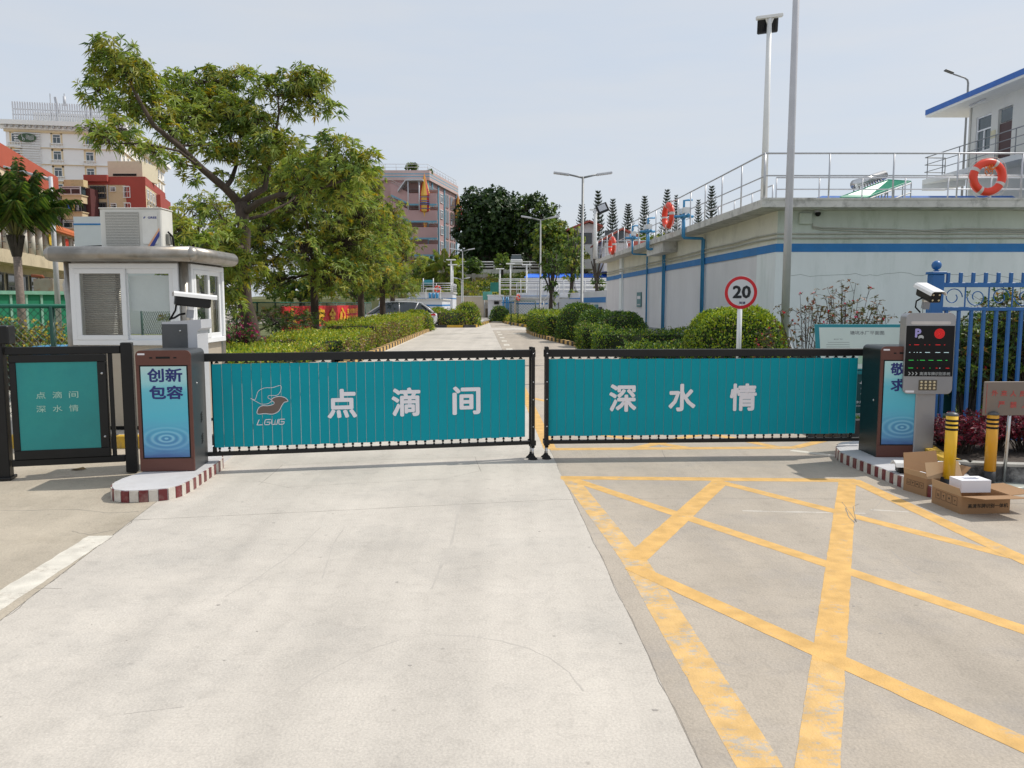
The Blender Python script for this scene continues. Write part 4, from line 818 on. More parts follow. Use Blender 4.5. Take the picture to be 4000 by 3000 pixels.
# spare camera lying on the island
cl = G(3562, 1846, hL); t = thing('spare_camera', 'long white topped camera lying on the island beside the boxes', 'camera', (cl.x, cl.y, hL), R(-8))
part(MB().mt(black).bbox(-0.13, 0.33, -0.05, 0.05, 0.0, 0.075, 0.012), 'camera_body', t)
hh = MB().mt(white); hh.M = Matrix.Rotation(R(90), 4, 'Z'); hh.prismy([(-0.085, 0.06), (-0.06, 0.093), (0.0, 0.11), (0.06, 0.093), (0.085, 0.06), (0.075, 0.06), (0.0, 0.098), (-0.075, 0.06)], -0.38, 0.16); part(hh, 'sun_shield', t)
part(MB().mt(blackrub).tube([(0.0, -0.06, 0.03), (0.03, -0.14, 0.05), (0.0, -0.22, -0.01), (-0.03, -0.26, -0.085)], 0.014, 8), 'cable', t)

# steel sign with red characters on a pole with round foot
sgp = G(3925, 1903); t = thing('warning_sign', 'stainless sign with faded red characters on a thin pole', 'sign', (sgp.x, sgp.y, 0), R(2))
sgm = mat('dull_sign_steel', (0.20, 0.165, 0.14), 0.5, 0.2, var=0.10, scale=2, stain=(0.27, 0.16, 0.08), stain_scale=1.4, stain_amt=0.5)
zA = ZZ(1622, sgp.y); zB = ZZ(1490, sgp.y)
part(MB().mt(steel).tube([(0, 0.02, 0.03), (0.02, 0.02, zB - 0.02)], 0.015, 10), 'pole', t)
part(MB().mt(mat('sign_foot', (0.33, 0.35, 0.32), 0.5, 0.2)).lathe([(0.165, 0), (0.165, 0.03), (0.15, 0.036), (0.02, 0.04)], 28), 'round_foot', t)
part(MB().mt(sgm).bbox(-0.245, 0.42, -0.012, 0.0, zA, zB, 0.003), 'panel', t)
redp = mat('faded_red_print', (0.42, 0.07, 0.06), 0.7, var=0.3, scale=25)
part(MB().mt(redp).box(-0.222, -0.219, -0.014, -0.012, zA + 0.02, zB - 0.02), 'border_line', t)
for i, ch_ in enumerate('外来人员勿'): text(ch_, 0.052, redp, t, T(-0.150 + i * 0.082, -0.0135, zB - 0.098 - i * 0.003), 'lettering', bold=0.03, width=0.055)
for i, ch_ in enumerate('严禁入'): text(ch_, 0.056, redp, t, T(-0.085 + i * 0.105, -0.0135, zB - 0.198 - i * 0.003), 'lettering', bold=0.03, width=0.060)

# planter with mottled wall
pm = mat('mottled_black_wall', (0.05, 0.05, 0.052), 0.85, var=0.3, scale=6, stain=(0.36, 0.36, 0.35), stain_scale=5.5, stain_amt=0.8, bump=0.3)
ptop = mat('planter_coping', (0.40, 0.385, 0.35), 0.85, var=0.15, scale=6, stain=(0.1, 0.1, 0.1), stain_scale=5, stain_amt=0.5)
soil = mat('dark_soil', (0.06, 0.045, 0.035), 0.95, var=0.3, scale=12, bump=0.5)
PH = 0.20
pe = [G(x, y, PH) for x, y in ((3598, 1738), (3625, 1758), (3662, 1780), (3712, 1798), (3790, 1807), (3900, 1812), (4030, 1816), (4400, 1822))]
t = thing('planter', 'low planter wall, mottled black with yellow painted end', 'planter', (pe[0].x, pe[0].y, 0))
def wallstrip(pts, w, z0, z1, m, nm, par):
    mb = MB().mt(m)
    for i in range(len(pts) - 1):
        a, b = Vector((pts[i][0], pts[i][1], 0)), Vector((pts[i + 1][0], pts[i + 1][1], 0)); d = (b - a).normalized(); n1 = Vector((-d.y, d.x, 0)) * w
        mb.add([tuple(p) for p in (a + Vector((0, 0, z0)), b + Vector((0, 0, z0)), b + n1 + Vector((0, 0, z0)), a + n1 + Vector((0, 0, z0)), a + Vector((0, 0, z1)), b + Vector((0, 0, z1)), b + n1 + Vector((0, 0, z1)), a + n1 + Vector((0, 0, z1)))],
               [(0, 3, 2, 1), (4, 5, 6, 7), (0, 1, 5, 4), (1, 2, 6, 5), (2, 3, 7, 6), (3, 0, 4, 7)])
    return part(mb, nm, par, world=True)
wallstrip(pe[3:], 0.10, 0, PH - 0.022, pm, 'wall', t); wallstrip(pe[3:], 0.108, PH - 0.022, PH, ptop, 'coping', t)
wallstrip(pe[:4], 0.12, 0, PH, ky, 'painted_end', t)
sb = MB().mt(soil); sb.prism([(p.x + 0.0, p.y + 0.11) for p in pe] + [(pe[-1].x, 8.7), (4.6, 8.7)], 0.01, PH - 0.04); part(sb, 'soil', t, world=True)

# blue fence
FY = 8.85; fx0 = XX(3652, 1160, FY)
t = thing('blue_fence', 'bright blue steel fence with scroll band beside the display post', 'fence', (fx0, FY, 0))
zb_ = lambda py: ZZ(py, FY)
part(MB().mt(dblue).bbox(-0.065, 0.065, -0.065, 0.065, 0.0, zb_(1072), 0.008), 'post', t)
part(MB().mt(dblue).bbox(-0.078, 0.078, -0.078, 0.078, zb_(1072), zb_(1062), 0.004), 'post_cap', t)
sp = MB().mt(dblue); rr_ = 0.052; sp.lathe([(0.02, 0.0), (0.035, 0.012), (0.02, 0.02)] + [(rr_ * math.cos(R(a)), 0.02 + rr_ + rr_ * math.sin(R(a))) for a in range(-75, 90, 15)] + [(0.001, 0.02 + 2 * rr_)], 18, (0, 0, zb_(1062))); part(sp, 'finial', t)
FL = 2.6
for nm, p1_, p2_ in (('rail', 1122, 1104), ('rail', 1214, 1199), ('rail', 1722, 1706)):
    part(MB().mt(dblue).bbox(0.065, FL, -0.02, 0.02, zb_(p1_), zb_(p2_), 0.003), nm, t)
lowb = MB().mt(dblue).bbox(-0.016, 0.016, -0.016, 0.016, zb_(1722) - 0.05, zb_(1214), 0.002).mesh('bar'); topb = MB().mt(dblue).bbox(-0.016, 0.016, -0.016, 0.016, zb_(1104), zb_(1065), 0.002).mesh('bar'); sc_b = MB().mt(dblue).box(-0.006, 0.006, -0.006, 0.006, zb_(1199), zb_(1122)).mesh('scroll_bar')
for k in range(18):
    inst(lowb, 'bar', t, T(0.135 + k * 0.139, 0, 0)); inst(topb, 'bar', t, T(0.135 + k * 0.139, 0, 0))
scr = MB().mt(dblue); zc = (zb_(1199) + zb_(1122)) / 2; r0 = (zb_(1122) - zb_(1199)) / 2 - 0.004
pts = [(r0 * (1 - 0.62 * a / 400) * math.cos(R(a)), 0, r0 * (1 - 0.62 * a / 400) * math.sin(R(a))) for a in range(0, 401, 20)]
scr.tube([(x, y, z) for x, y, z in pts], 0.006, 6); scm = scr.mesh('scroll')
for k in range(9):
    inst(scm, 'scroll', t, T(0.20 + k * 0.262, 0, zc) @ (Matrix.Rotation(math.pi if k % 2 else 0, 4, 'Y')))
    inst(sc_b, 'scroll_bar', t, T(0.335 + k * 0.262, 0, 0))

# garden behind: kerb, lawn
kerb('yellow and black kerb of the garden behind the blue fence', [(3.55, 9.35), (3.9, 9.55), (7.6, 9.62)], 0.13, 0.20, 0.9, (kb, ky), 0)
lawnm = mat('lawn_soil', (0.05, 0.08, 0.025), 0.95, var=0.3, scale=8)
sheet('lawn', [(3.65, 9.45), (3.92, 9.62), (16, 9.7), (16, 22.3), (7.4, 22.3), (7.4, 30), (4.6, 30), (3.6, 26), (3.4, 16)], 0.12, lawnm)

# info board
IY = 10.15
ix0, ix1 = XX(3196, 1380, IY), 5.75
t = thing('information_board', 'teal framed site plan board with white sheet behind the right gate', 'notice board', (ix0, IY, 0))
ibm = mat('board_teal_frame', (0.012, 0.23, 0.27), 0.4, var=0.05); sheetm = mat('board_print_sheet', (0.66, 0.74, 0.66), 0.3, var=0.05, scale=1.2)
zt_, zm_, zl_ = ZZ(1266, IY + 0.12), ZZ(1440, IY), 0.16; iw2 = ix1 - ix0
Mi = Matrix.Translation((0, 0, zm_ - 0.02)) @ Matrix.Rotation(R(-14), 4, 'X'); hI = (zt_ - zm_) / math.cos(R(14)) + 0.02
pb = MB().mt(ibm); pb.M = Mi; pb.bbox(0, iw2, 0, 0.03, 0, hI, 0.004); part(pb, 'frame', t)
pb = MB().mt(sheetm); pb.M = Mi; pb.box(0.05, iw2 - 0.05, -0.004, 0.0, 0.02, hI - 0.045); part(pb, 'sheet', t)
ginkm = mat('grey_print', (0.16, 0.17, 0.17), 0.7)
text('塘坑水厂平面图', 0.052, ginkm, t, Mi @ T(0.665, -0.005, hI - 0.115), 'lettering', bold=0.008, width=0.44)
text('塘坑水厂简介', 0.016, ginkm, t, Mi @ T(0.29, -0.005, hI - 0.20), 'lettering', width=0.12)
ln = MB().mt(mat('pale_grey_lines', (0.38, 0.42, 0.38), 0.7)); ln.M = Mi
for k in range(7): ln.box(0.13 + (0.02 if k == 0 else 0), 0.43, -0.005, -0.0042, hI - 0.245 - k * 0.03, hI - 0.238 - k * 0.03)
part(ln, 'text_lines', t)
pl_ = MB().mt(mat('pale_map_green', (0.42, 0.60, 0.42), 0.6)); pl_.M = Mi; pl_.add([(0.5, -0.005, 0.08), (1.1, -0.005, 0.12), (1.2, -0.005, 0.33), (0.8, -0.005, 0.30), (0.55, -0.005, 0.22)], [(0, 1, 2, 3, 4)]); part(pl_, 'plan_drawing', t)
lbm = mat('board_dark_teal', (0.006, 0.075, 0.080), 0.4, var=0.1)
part(MB().mt(lbm).bbox(0.06, iw2 - 0.06, 0.02, 0.10, zl_ + 0.02, zm_ - 0.03, 0.004), 'lower_panel', t)
part(MB().mt(ibm).bbox(0.02, iw2 - 0.02, 0.0, 0.12, zm_ - 0.075, zm_ - 0.03, 0.004), 'shelf_edge', t)
part(MB().mt(lgrey).bbox(0.02, iw2 - 0.02, 0.0, 0.12, zl_ - 0.02, zl_ + 0.02, 0.004), 'foot_rail', t)
for x_ in (0.1, iw2 - 0.1): part(MB().mt(ibm).box(x_ - 0.03, x_ + 0.03, 0.03, 0.09, 0, zl_ - 0.02), 'leg', t)
xs_ = XX(3372, 1500, IY) - ix0
wl_ = MB().mt(wprint); lgc = (xs_ + 0.05, ZZ(1500, IY)); 
logo(t, lgc[0], lgc[1], 0.17, line=wprint, fill=wprint, yb=0.018, filled_top=wprint)
text('市深水龙岗', 0.036, wprint, t, T(XX(3345, 1570, IY) - ix0 + 0.02, 0.0185, ZZ(1571, IY)), 'lettering', bold=0.02, width=0.23)
text('N SHENSHUI LON', 0.018, wprint, t, T(XX(3345, 1585, IY) - ix0 + 0.01, 0.0185, ZZ(1586, IY)), 'lettering', bold=0.015, width=0.24)

# speed limit sign
SY = 14.6; spx = XX(2888, 1330, SY); zc = ZZ(1143, SY); rS = 63.5 * SY / FPX
t = thing('speed_limit_sign', 'round red rimmed speed sign reading 20 on a white post', 'road sign', (spx, SY, 0.1))
part(MB().mt(whitepvc).tube([(0, 0.03, 0), (0, 0.03, zc - 0.1)], 0.044, 14), 'post', t)
zc -= 0.1
def disc(r0_, r1_, y, m, n=48):
    d = MB().mt(m); vs = []; 
    for k in range(n): a = 2 * math.pi * k / n; vs += [(r0_ * math.cos(a), y, zc + r0_ * math.sin(a)), (r1_ * math.cos(a), y, zc + r1_ * math.sin(a))]
    d.add(vs, [(2 * k, 2 * k + 1, (2 * k + 3) % (2 * n), (2 * k + 2) % (2 * n)) for k in range(n)]); return d
dk = MB().mt(lgrey); dk.M = Matrix.Translation((0, 0, zc)) @ Matrix.Rotation(R(90), 4, 'X'); dk.lathe([(rS, -0.0), (rS, 0.012)], 48); dkp = part(dk, 'plate', t)
a = disc(0.0005, rS * 0.815, -0.0135, mat('sign_white', (0.66, 0.66, 0.68), 0.4, var=0.02)); part(a, 'sign_face', t)
a = disc(rS * 0.80, rS - 0.002, -0.015, mat('sign_red', (0.62, 0.012, 0.02), 0.35, var=0.03)); part(a, 'red_ring', t)
sk_ = mat('sign_black', (0.012, 0.012, 0.014), 0.4)
text('20', 0.235, sk_, t, T(0.015, -0.017, zc + 0.012), 'lettering', bold=0.035, width=0.335)
text('限速', 0.047, mat('sign_navy', (0.03, 0.04, 0.12), 0.4), t, T(0.03, -0.017, zc - 0.185), 'lettering', bold=0.02, width=0.112)

# flagpole
fpY = 17.6; fpx = XX(3063, 1350, fpY)
t = thing('flagpole', 'tall slim grey flagpole rising past the tank corner with a cone foot', 'flagpole', (fpx, fpY, 0.1))
part(MB().mt(pgrey).tube([(0, 0, 0.5), (0, 0, 5.0), (0, 0, 5.02), (0, 0, 13)], [0.088, 0.080, 0.078, 0.055], 16), 'pole', t)
part(MB().mt(lgrey).lathe([(0.19, 0.45), (0.19, 0.50), (0.17, 0.55), (0.10, 0.68), (0.092, 0.72)], 20), 'cone_foot', t)
part(MB().mt(blue).lathe([(0.20, 0), (0.20, 0.45)], 20), 'pedestal', t)
# ================================================================ PLANTS
G1 = leafmat('leaf_green', (0.15, 0.225, 0.045)); G2 = leafmat('leaf_light_green', (0.30, 0.38, 0.08)); G3 = leafmat('leaf_olive', (0.33, 0.33, 0.055)); G4 = leafmat('leaf_yellow', (0.42, 0.31, 0.02)); G5 = leafmat('leaf_dark_green', (0.06, 0.115, 0.025))
H1 = leafmat('hedge_leaf_green', (0.135, 0.23, 0.03), 0.25); H2 = leafmat('hedge_leaf_lime', (0.34, 0.41, 0.03), 0.25); H3 = leafmat('hedge_leaf_yellow', (0.50, 0.46, 0.05), 0.25); H4 = leafmat('hedge_leaf_brown', (0.27, 0.17, 0.085), 0.1); H5 = leafmat('hedge_leaf_dark', (0.05, 0.115, 0.025), 0.15)
BN1 = leafmat('banyan_leaf', (0.022, 0.050, 0.014), 0.15); BN2 = leafmat('banyan_leaf_light', (0.045, 0.088, 0.018), 0.2)
PN = leafmat('pine_needle', (0.028, 0.045, 0.022), 0.1, 0.6); PN2 = leafmat('pine_needle_light', (0.045, 0.065, 0.028), 0.1, 0.6)
RS1 = leafmat('crimson_leaf', (0.20, 0.012, 0.035), 0.2); RS2 = leafmat('purple_leaf', (0.075, 0.015, 0.030), 0.15)
barkm = mat('tree_bark', (0.070, 0.050, 0.037), 0.9, var=0.35, scale=6, bump=0.9, bscale=22, stretch=(1, 1, 0.35)); barkd = mat('dark_bark', (0.06, 0.048, 0.040), 0.9, var=0.3, scale=8, bump=0.6, bscale=20)
limew = mat('lime_wash', (0.50, 0.48, 0.44), 0.9, var=0.15, scale=8, stain=(0.14, 0.10, 0.07), stain_scale=6, stain_amt=0.8)
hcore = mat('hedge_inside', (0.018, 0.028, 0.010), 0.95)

def unit(a): return a / np.maximum(np.linalg.norm(a, axis=1, keepdims=True), 1e-9)
def rnd_unit(n): return unit(rng.normal(size=(n, 3)))
def leaf_arrays(Pp, D, Nn, L, W, fold=0.12, mid=0.45, droop=0.0):
    n = len(Pp); D = unit(D); S = unit(np.cross(D, Nn)); Nn = np.cross(S, D); L = np.broadcast_to(L, (n,))[:, None]; W = np.broadcast_to(W, (n,))[:, None]
    tip = Pp + D * L; tip[:, 2] -= (droop * L)[:, 0]
    m = Pp + D * L * mid; v = np.stack([Pp, m + S * W / 2 + Nn * W * fold, tip, m - S * W / 2 + Nn * W * fold], 1).reshape(-1, 3)
    return v
def leaf_mesh(name, V, slot, mats, extra=None):
    """V: (4n,3), two triangles per leaf"""
    n = len(V) // 4; base = np.arange(n)[:, None] * 4; F = np.concatenate([base + np.array([[0, 1, 2]]), base + np.array([[0, 2, 3]])], 1).reshape(-1, 3); MI = np.repeat(slot, 2)
    ev, ef, em = (extra if extra else ([], [], []))
    V2 = np.concatenate([V, np.array(ev, dtype=float).reshape(-1, 3)]) if len(ev) else V
    me = bpy.data.meshes.new(name); nv = len(V2); me.vertices.add(nv); me.vertices.foreach_set('co', V2.ravel())
    loops = F.ravel().tolist(); starts = list(range(0, len(loops), 3)); mi = MI.tolist()
    for f, m_ in zip(ef, em): starts.append(len(loops)); loops += [i + len(V) for i in f]; mi.append(m_)
    me.loops.add(len(loops)); me.loops.foreach_set('vertex_index', loops); me.polygons.add(len(starts)); me.polygons.foreach_set('loop_start', starts)
    try: me.polygons.foreach_set('loop_total', [b - a for a, b in zip(starts, starts[1:] + [len(loops)])])
    except Exception: pass
    me.polygons.foreach_set('material_index', mi)
    for m_ in mats: me.materials.append(m_)
    me.update(calc_edges=True); me.validate(); return me
def rosettes(C, A, k, L, W, spread=(45, 105), droop=0.25, slots=(0, 1, 2), probs=(0.5, 0.3, 0.2)):
    """whorls of k narrow leaves round each shoot tip C with axis A"""
    n = len(C); A = unit(A); U = unit(np.cross(A, rnd_unit(n))); Wv = np.cross(A, U)
    ph = rng.uniform(0, 2 * np.pi, (n, k)); th = np.radians(rng.uniform(*spread, (n, k)))
    rad = U[:, None] * np.cos(ph)[..., None] + Wv[:, None] * np.sin(ph)[..., None]
    D = A[:, None] * np.cos(th)[..., None] + rad * np.sin(th)[..., None]
    Nn = A[:, None] * np.sin(th)[..., None] - rad * np.cos(th)[..., None]
    l = L * rng.uniform(0.65, 1.15, (n, k)); Pp = np.repeat(C[:, None], k, 1) - A[:, None] * rng.uniform(0, 0.3, (n, k))[..., None] * L
    V = leaf_arrays(Pp.reshape(-1, 3), D.reshape(-1, 3), Nn.reshape(-1, 3), l.ravel(), W * rng.uniform(0.8, 1.2, n * k), droop=droop)
    s = np.repeat(rng.choice(slots, n, p=probs), k); alt = rng.random(n * k) < 0.15; s = np.where(alt, rng.choice(slots, n * k, p=probs), s)
    return V, s
def limb(mb, a, b, r0, r1, bend=0.12, n=6, seg=6):
    a, b = Vector(a), Vector(b); L = (b - a).length; off = Vector((random.uniform(-1, 1), random.uniform(-1, 1), random.uniform(-0.3, 0.6))) * L * bend; pts = []
    for i in range(n + 1):
        t_ = i / n; pts.append(a.lerp(b, t_) + off * math.sin(math.pi * t_) + Vector((random.uniform(-1, 1), random.uniform(-1, 1), random.uniform(-1, 1))) * L * 0.015 * (0 < i < n))
    mb.tube(pts, [r0 + (r1 - r0) * i / n for i in range(n + 1)], seg); return pts
TG = 'trees in a row along the left hedge'
def tree(name, label, trunk, limbs, pads, leafL, leafW, per_m3, k=9, mats=(G1, G2, G3, G4, G5), probs=(0.27, 0.36, 0.25, 0.05, 0.07), bark=barkm, wash=0.0, group=None, cat='tree', twig=True, drop=0.3, spread=(45, 105), shell=0.45, twr=0.009):
    """trunk: [(pt, r)...]; limbs: [[(pt,r)...]]; pads: (centre, (rx,ry,rz)) clumps of shoots"""
    base = Vector(trunk[0][0]); t = thing(name, label, cat, tuple(base), 0, group)
    tb = MB().mt(bark); tb.tube([p for p, r in trunk], [r for p, r in trunk], 12)
    for lb in limbs: tb.tube([p for p, r in lb], [r for p, r in lb], 8)
    part(tb, 'trunk', t, world=True)
    if wash:
        w = MB().mt(limew); w.tube([trunk[0][0], Vector(trunk[0][0]) + Vector((0, 0, wash))], [trunk[0][1] * 1.03, trunk[0][1] * 0.97], 12); part(w, 'lime_wash', t, world=True)
    anchors = [Vector(p) for p, r in trunk[len(trunk) // 2:]] + [Vector(p) for lb in limbs for p, r in lb[1:]]
    Vs, Ss = [], []; br = MB().mt(bark)
    for c, rad in pads:
        c = Vector(c); rad = Vector(rad); vol = 4.19 * rad.x * rad.y * rad.z; n = max(6, int(per_m3 * vol))
        near = min(anchors, key=lambda q: (q - c).length + max(0, q.z - c.z) * 0.8)
        mainp = limb(br, near, c, 0.028 + 0.012 * rad.length * (twr / 0.009), twr * 1.6, 0.10, 5, 5) if (near - c).length > 0.3 else [near, c]
        d = rnd_unit(n); rr = rng.uniform(shell, 1.0, n) ** 0.6 * (1 + 0.12 * rng.normal(size=n)); C = np.array(c)[None] + d * rr[:, None] * np.array(rad)[None]
        A = d * np.array([1, 1, 0.6]) + np.array([0, 0, 0.55]) + 0.35 * rng.normal(size=(n, 3))
        V, s = rosettes(C, A, k, leafL, leafW, spread, drop, tuple(range(len(mats))), probs); Vs.append(V); Ss.append(s)
        if twig:
            for i in range(n):
                if random.random() < 0.75:
                    src = random.choice(mainp[1:]); e = Vector(C[i]); m_ = src.lerp(e, 0.55) + Vector((0, 0, -0.05 * (e - src).length)); br.tube([src, m_, e], [twr, twr * 0.8, twr * 0.5], 3, cap=False)
    part(br, 'branches', t, world=True, kind='stuff')
    me = leaf_mesh('crown', np.concatenate(Vs) - np.array(base)[None], np.concatenate(Ss), mats); o = bpy.data.objects.new('crown', me); _link(o, WM[t].copy(), t)
    return t
def pix(px, py, Y): return P(px, py, Y)
# ---- the big spreading tree by the booth, limbs following the sight lines of the photograph at their own depth
TY = 21.6
def L_(pts): return [(pix(x, y, TY + dy), r * 0.82) for x, y, dy, r in pts]
trunk = [(pix(1010, 1385, TY), 0.30), (pix(985, 1330, TY), 0.25), (pix(972, 1250, TY), 0.225), (pix(955, 1180, TY), 0.20), (pix(952, 1050, TY), 0.17), (pix(955, 900, TY), 0.16), (pix(940, 790, TY), 0.17)]
limbs = [L_([(940, 800, 0, 0.15), (880, 735, -0.2, 0.13), (790, 660, -0.5, 0.11), (700, 570, -0.9, 0.09), (600, 490, -1.1, 0.075), (545, 395, -1.2, 0.06), (500, 300, -1.2, 0.04), (455, 220, -1.2, 0.02)]),
         L_([(700, 570, -0.9, 0.06), (640, 480, -0.4, 0.05), (560, 400, 0.0, 0.035), (440, 330, 0.3, 0.02)]),
         L_([(880, 735, -0.2, 0.09), (905, 700, 0.4, 0.08), (925, 640, 0.8, 0.06), (900, 540, 1.2, 0.045), (850, 420, 1.4, 0.03), (840, 330, 1.5, 0.015)]),
         L_([(790, 660, -0.5, 0.05), (700, 590, -1.6, 0.04), (560, 560, -2.2, 0.03), (430, 560, -2.4, 0.018)]),
         L_([(945, 790, 0, 0.12), (990, 760, 0.2, 0.11), (1035, 735, 0.3, 0.10), (1045, 680, 0.4, 0.08), (1070, 560, 0.5, 0.055), (1090, 440, 0.6, 0.04), (1085, 380, 0.5, 0.03), (1030, 330, 0.4, 0.015)]),
         L_([(1090, 440, 0.6, 0.03), (1110, 400, 0.7, 0.025), (1190, 360, 0.9, 0.018), (1260, 330, 1.0, 0.01)]),
         L_([(955, 830, 0, 0.12), (1010, 790, -0.5, 0.10), (1090, 760, -1.0, 0.08), (1180, 760, -1.4, 0.06), (1300, 720, -1.6, 0.04), (1400, 680, -1.8, 0.02)]),
         L_([(955, 860, 0, 0.06), (1030, 840, 0.6, 0.05), (1130, 790, 1.2, 0.035), (1230, 700, 1.8, 0.02)]),
         L_([(955, 960, 0, 0.07), (880, 1000, -1.2, 0.05), (780, 990, -2.4, 0.03), (700, 940, -3.0, 0.02)])]
def pad(px, py, r, dy=0.0, ry=None, flat=0.7):
    c = pix(px, py, TY + dy); s = 1.2 * r * (TY + dy) / FPX; return (c, (s, (ry or s), s * flat))
pads = [pad(450, 215, 85, -1.2), pad(385, 275, 55, -1.0), pad(520, 290, 80, -1.0), pad(380, 360, 65, 0.2), pad(560, 340, 70, -0.6), pad(600, 430, 80, -0.6), pad(470, 420, 60, -0.4),
        pad(690, 300, 55, 0.6), pad(720, 370, 70, 0.8), pad(840, 320, 75, 1.5), pad(930, 300, 55, 1.4), pad(830, 420, 100, 1.0), pad(930, 440, 80, 0.6), pad(760, 470, 80, 0.2), pad(680, 520, 60, -0.6),
        pad(370, 510, 55, -2.3), pad(430, 540, 60, -2.3), pad(520, 560, 55, -2.2), pad(480, 490, 55, -1.8), pad(610, 600, 55, -1.8), pad(700, 640, 45, -1.0),
        pad(1010, 330, 60, 0.4), pad(1120, 330, 70, 0.7), pad(1215, 310, 70, 1.0), pad(1235, 400, 60, 0.9), pad(1140, 420, 50, 0.9), pad(1310, 430, 38, 1.0), pad(1190, 300, 50, 0.8),
        pad(1010, 470, 70, 0.5), pad(920, 560, 80, 0.6), pad(1040, 570, 80, 0.2), pad(860, 600, 55, 0.4), pad(1130, 560, 65, 0.4), pad(1000, 650, 60, 0.4), pad(1180, 660, 75, -1.0), pad(790, 560, 55, -0.4), pad(760, 690, 40, -0.6), pad(860, 690, 40, 0.3),
        pad(1290, 560, 65, -1.4), pad(1370, 590, 60, -1.6), pad(1280, 660, 80, -1.5), pad(1380, 680, 70, -1.7), pad(1440, 620, 45, -1.7), pad(1220, 740, 70, -1.2), pad(1340, 770, 70, -1.2), pad(1120, 690, 55, -0.8),
        pad(700, 900, 60, -3.0), pad(760, 960, 80, -2.5), pad(850, 930, 75, -1.8), pad(880, 1010, 80, -1.4), pad(800, 1040, 70, -2.0), pad(930, 880, 45, -1.6), pad(960, 1040, 70, -1.4), pad(690, 840, 45, -2.6), pad(600, 830, 38, -2.8), pad(880, 1120, 70, -0.9), pad(930, 1190, 45, -0.9)]
tree('spreading_tree', 'big spreading tree with whorled narrow leaves behind the guard booth', trunk, limbs, pads, 0.225, 0.036, 92, k=12, group=TG)
# ---- the other trees of the row
def row_tree(X, Y, h, w, label, seed, dense=36, lo=1.9, leaf=0.21, lean=(0, 0)):
    random.seed(seed); b = Vector((X, Y, 0.1)); f = b + Vector((lean[0], lean[1], lo + 0.4)); r = 0.17
    tr = [(b, r * 1.25), (b + Vector((0, 0, 0.5)), r), (f, r * 0.8), (b + Vector((lean[0] * 1.4, lean[1] * 1.4, h * 0.45)), r * 0.65)]; lm = []; pd = []
    for i in range(7):
        a = i * 2.4 + seed; e = f + Vector((math.cos(a) * w * 0.33, math.sin(a) * w * 0.33, random.uniform(0.3, 0.5) * (h - lo))); lm.append([(f.lerp(tr[3][0], random.random()), 0.08), (f.lerp(e, 0.5) + Vector((0, 0, 0.2)), 0.055), (e, 0.03)])
    for i in range(30):
        a = i * 2.39996 + seed; z = lo + (h - lo) * ((i + 0.5) / 30) ** 0.9; q = (z - lo) / (h - lo); rad = w / 2 * math.sqrt(max(0.05, 1 - (2 * q - 0.75) ** 2 / 1.6)) * random.uniform(0.35, 0.95)
        s = random.uniform(0.65, 1.05) * w / 6.0; pd.append((b + Vector((lean[0] + math.cos(a) * rad, lean[1] + math.sin(a) * rad, z)), (s * 1.15, s * 1.15, s * 0.85)))
    return tree('broadleaf_tree', label, tr, lm, pd, leaf, 0.040, dense, k=11, wash=0.42, group=TG, twig=True, twr=0.012)
row_tree(-7.55, 30.5, 6.6, 5.8, 'second tree of the hedge row, dark forked trunk before the red banner', 3, dense=40, lo=2.2)
row_tree(-7.1, 37.5, 7.6, 4.3, 'third tree of the hedge row, straight trunk at the banner end', 5, dense=36, lo=2.3)
row_tree(-6.9, 42.5, 6.6, 3.6, 'fourth tree of the hedge row, low crown above the parked car', 8, dense=40, lo=1.95, leaf=0.24)
row_tree(-7.3, 48.8, 6.6, 3.6, 'last tree of the hedge row nearest the car', 11, dense=36, lo=2.1, leaf=0.25)
row_tree(-10.6, 27.5, 5.0, 3.6, 'low leafy tree inside the wire fence behind the big tree', 14, dense=36, lo=0.9)
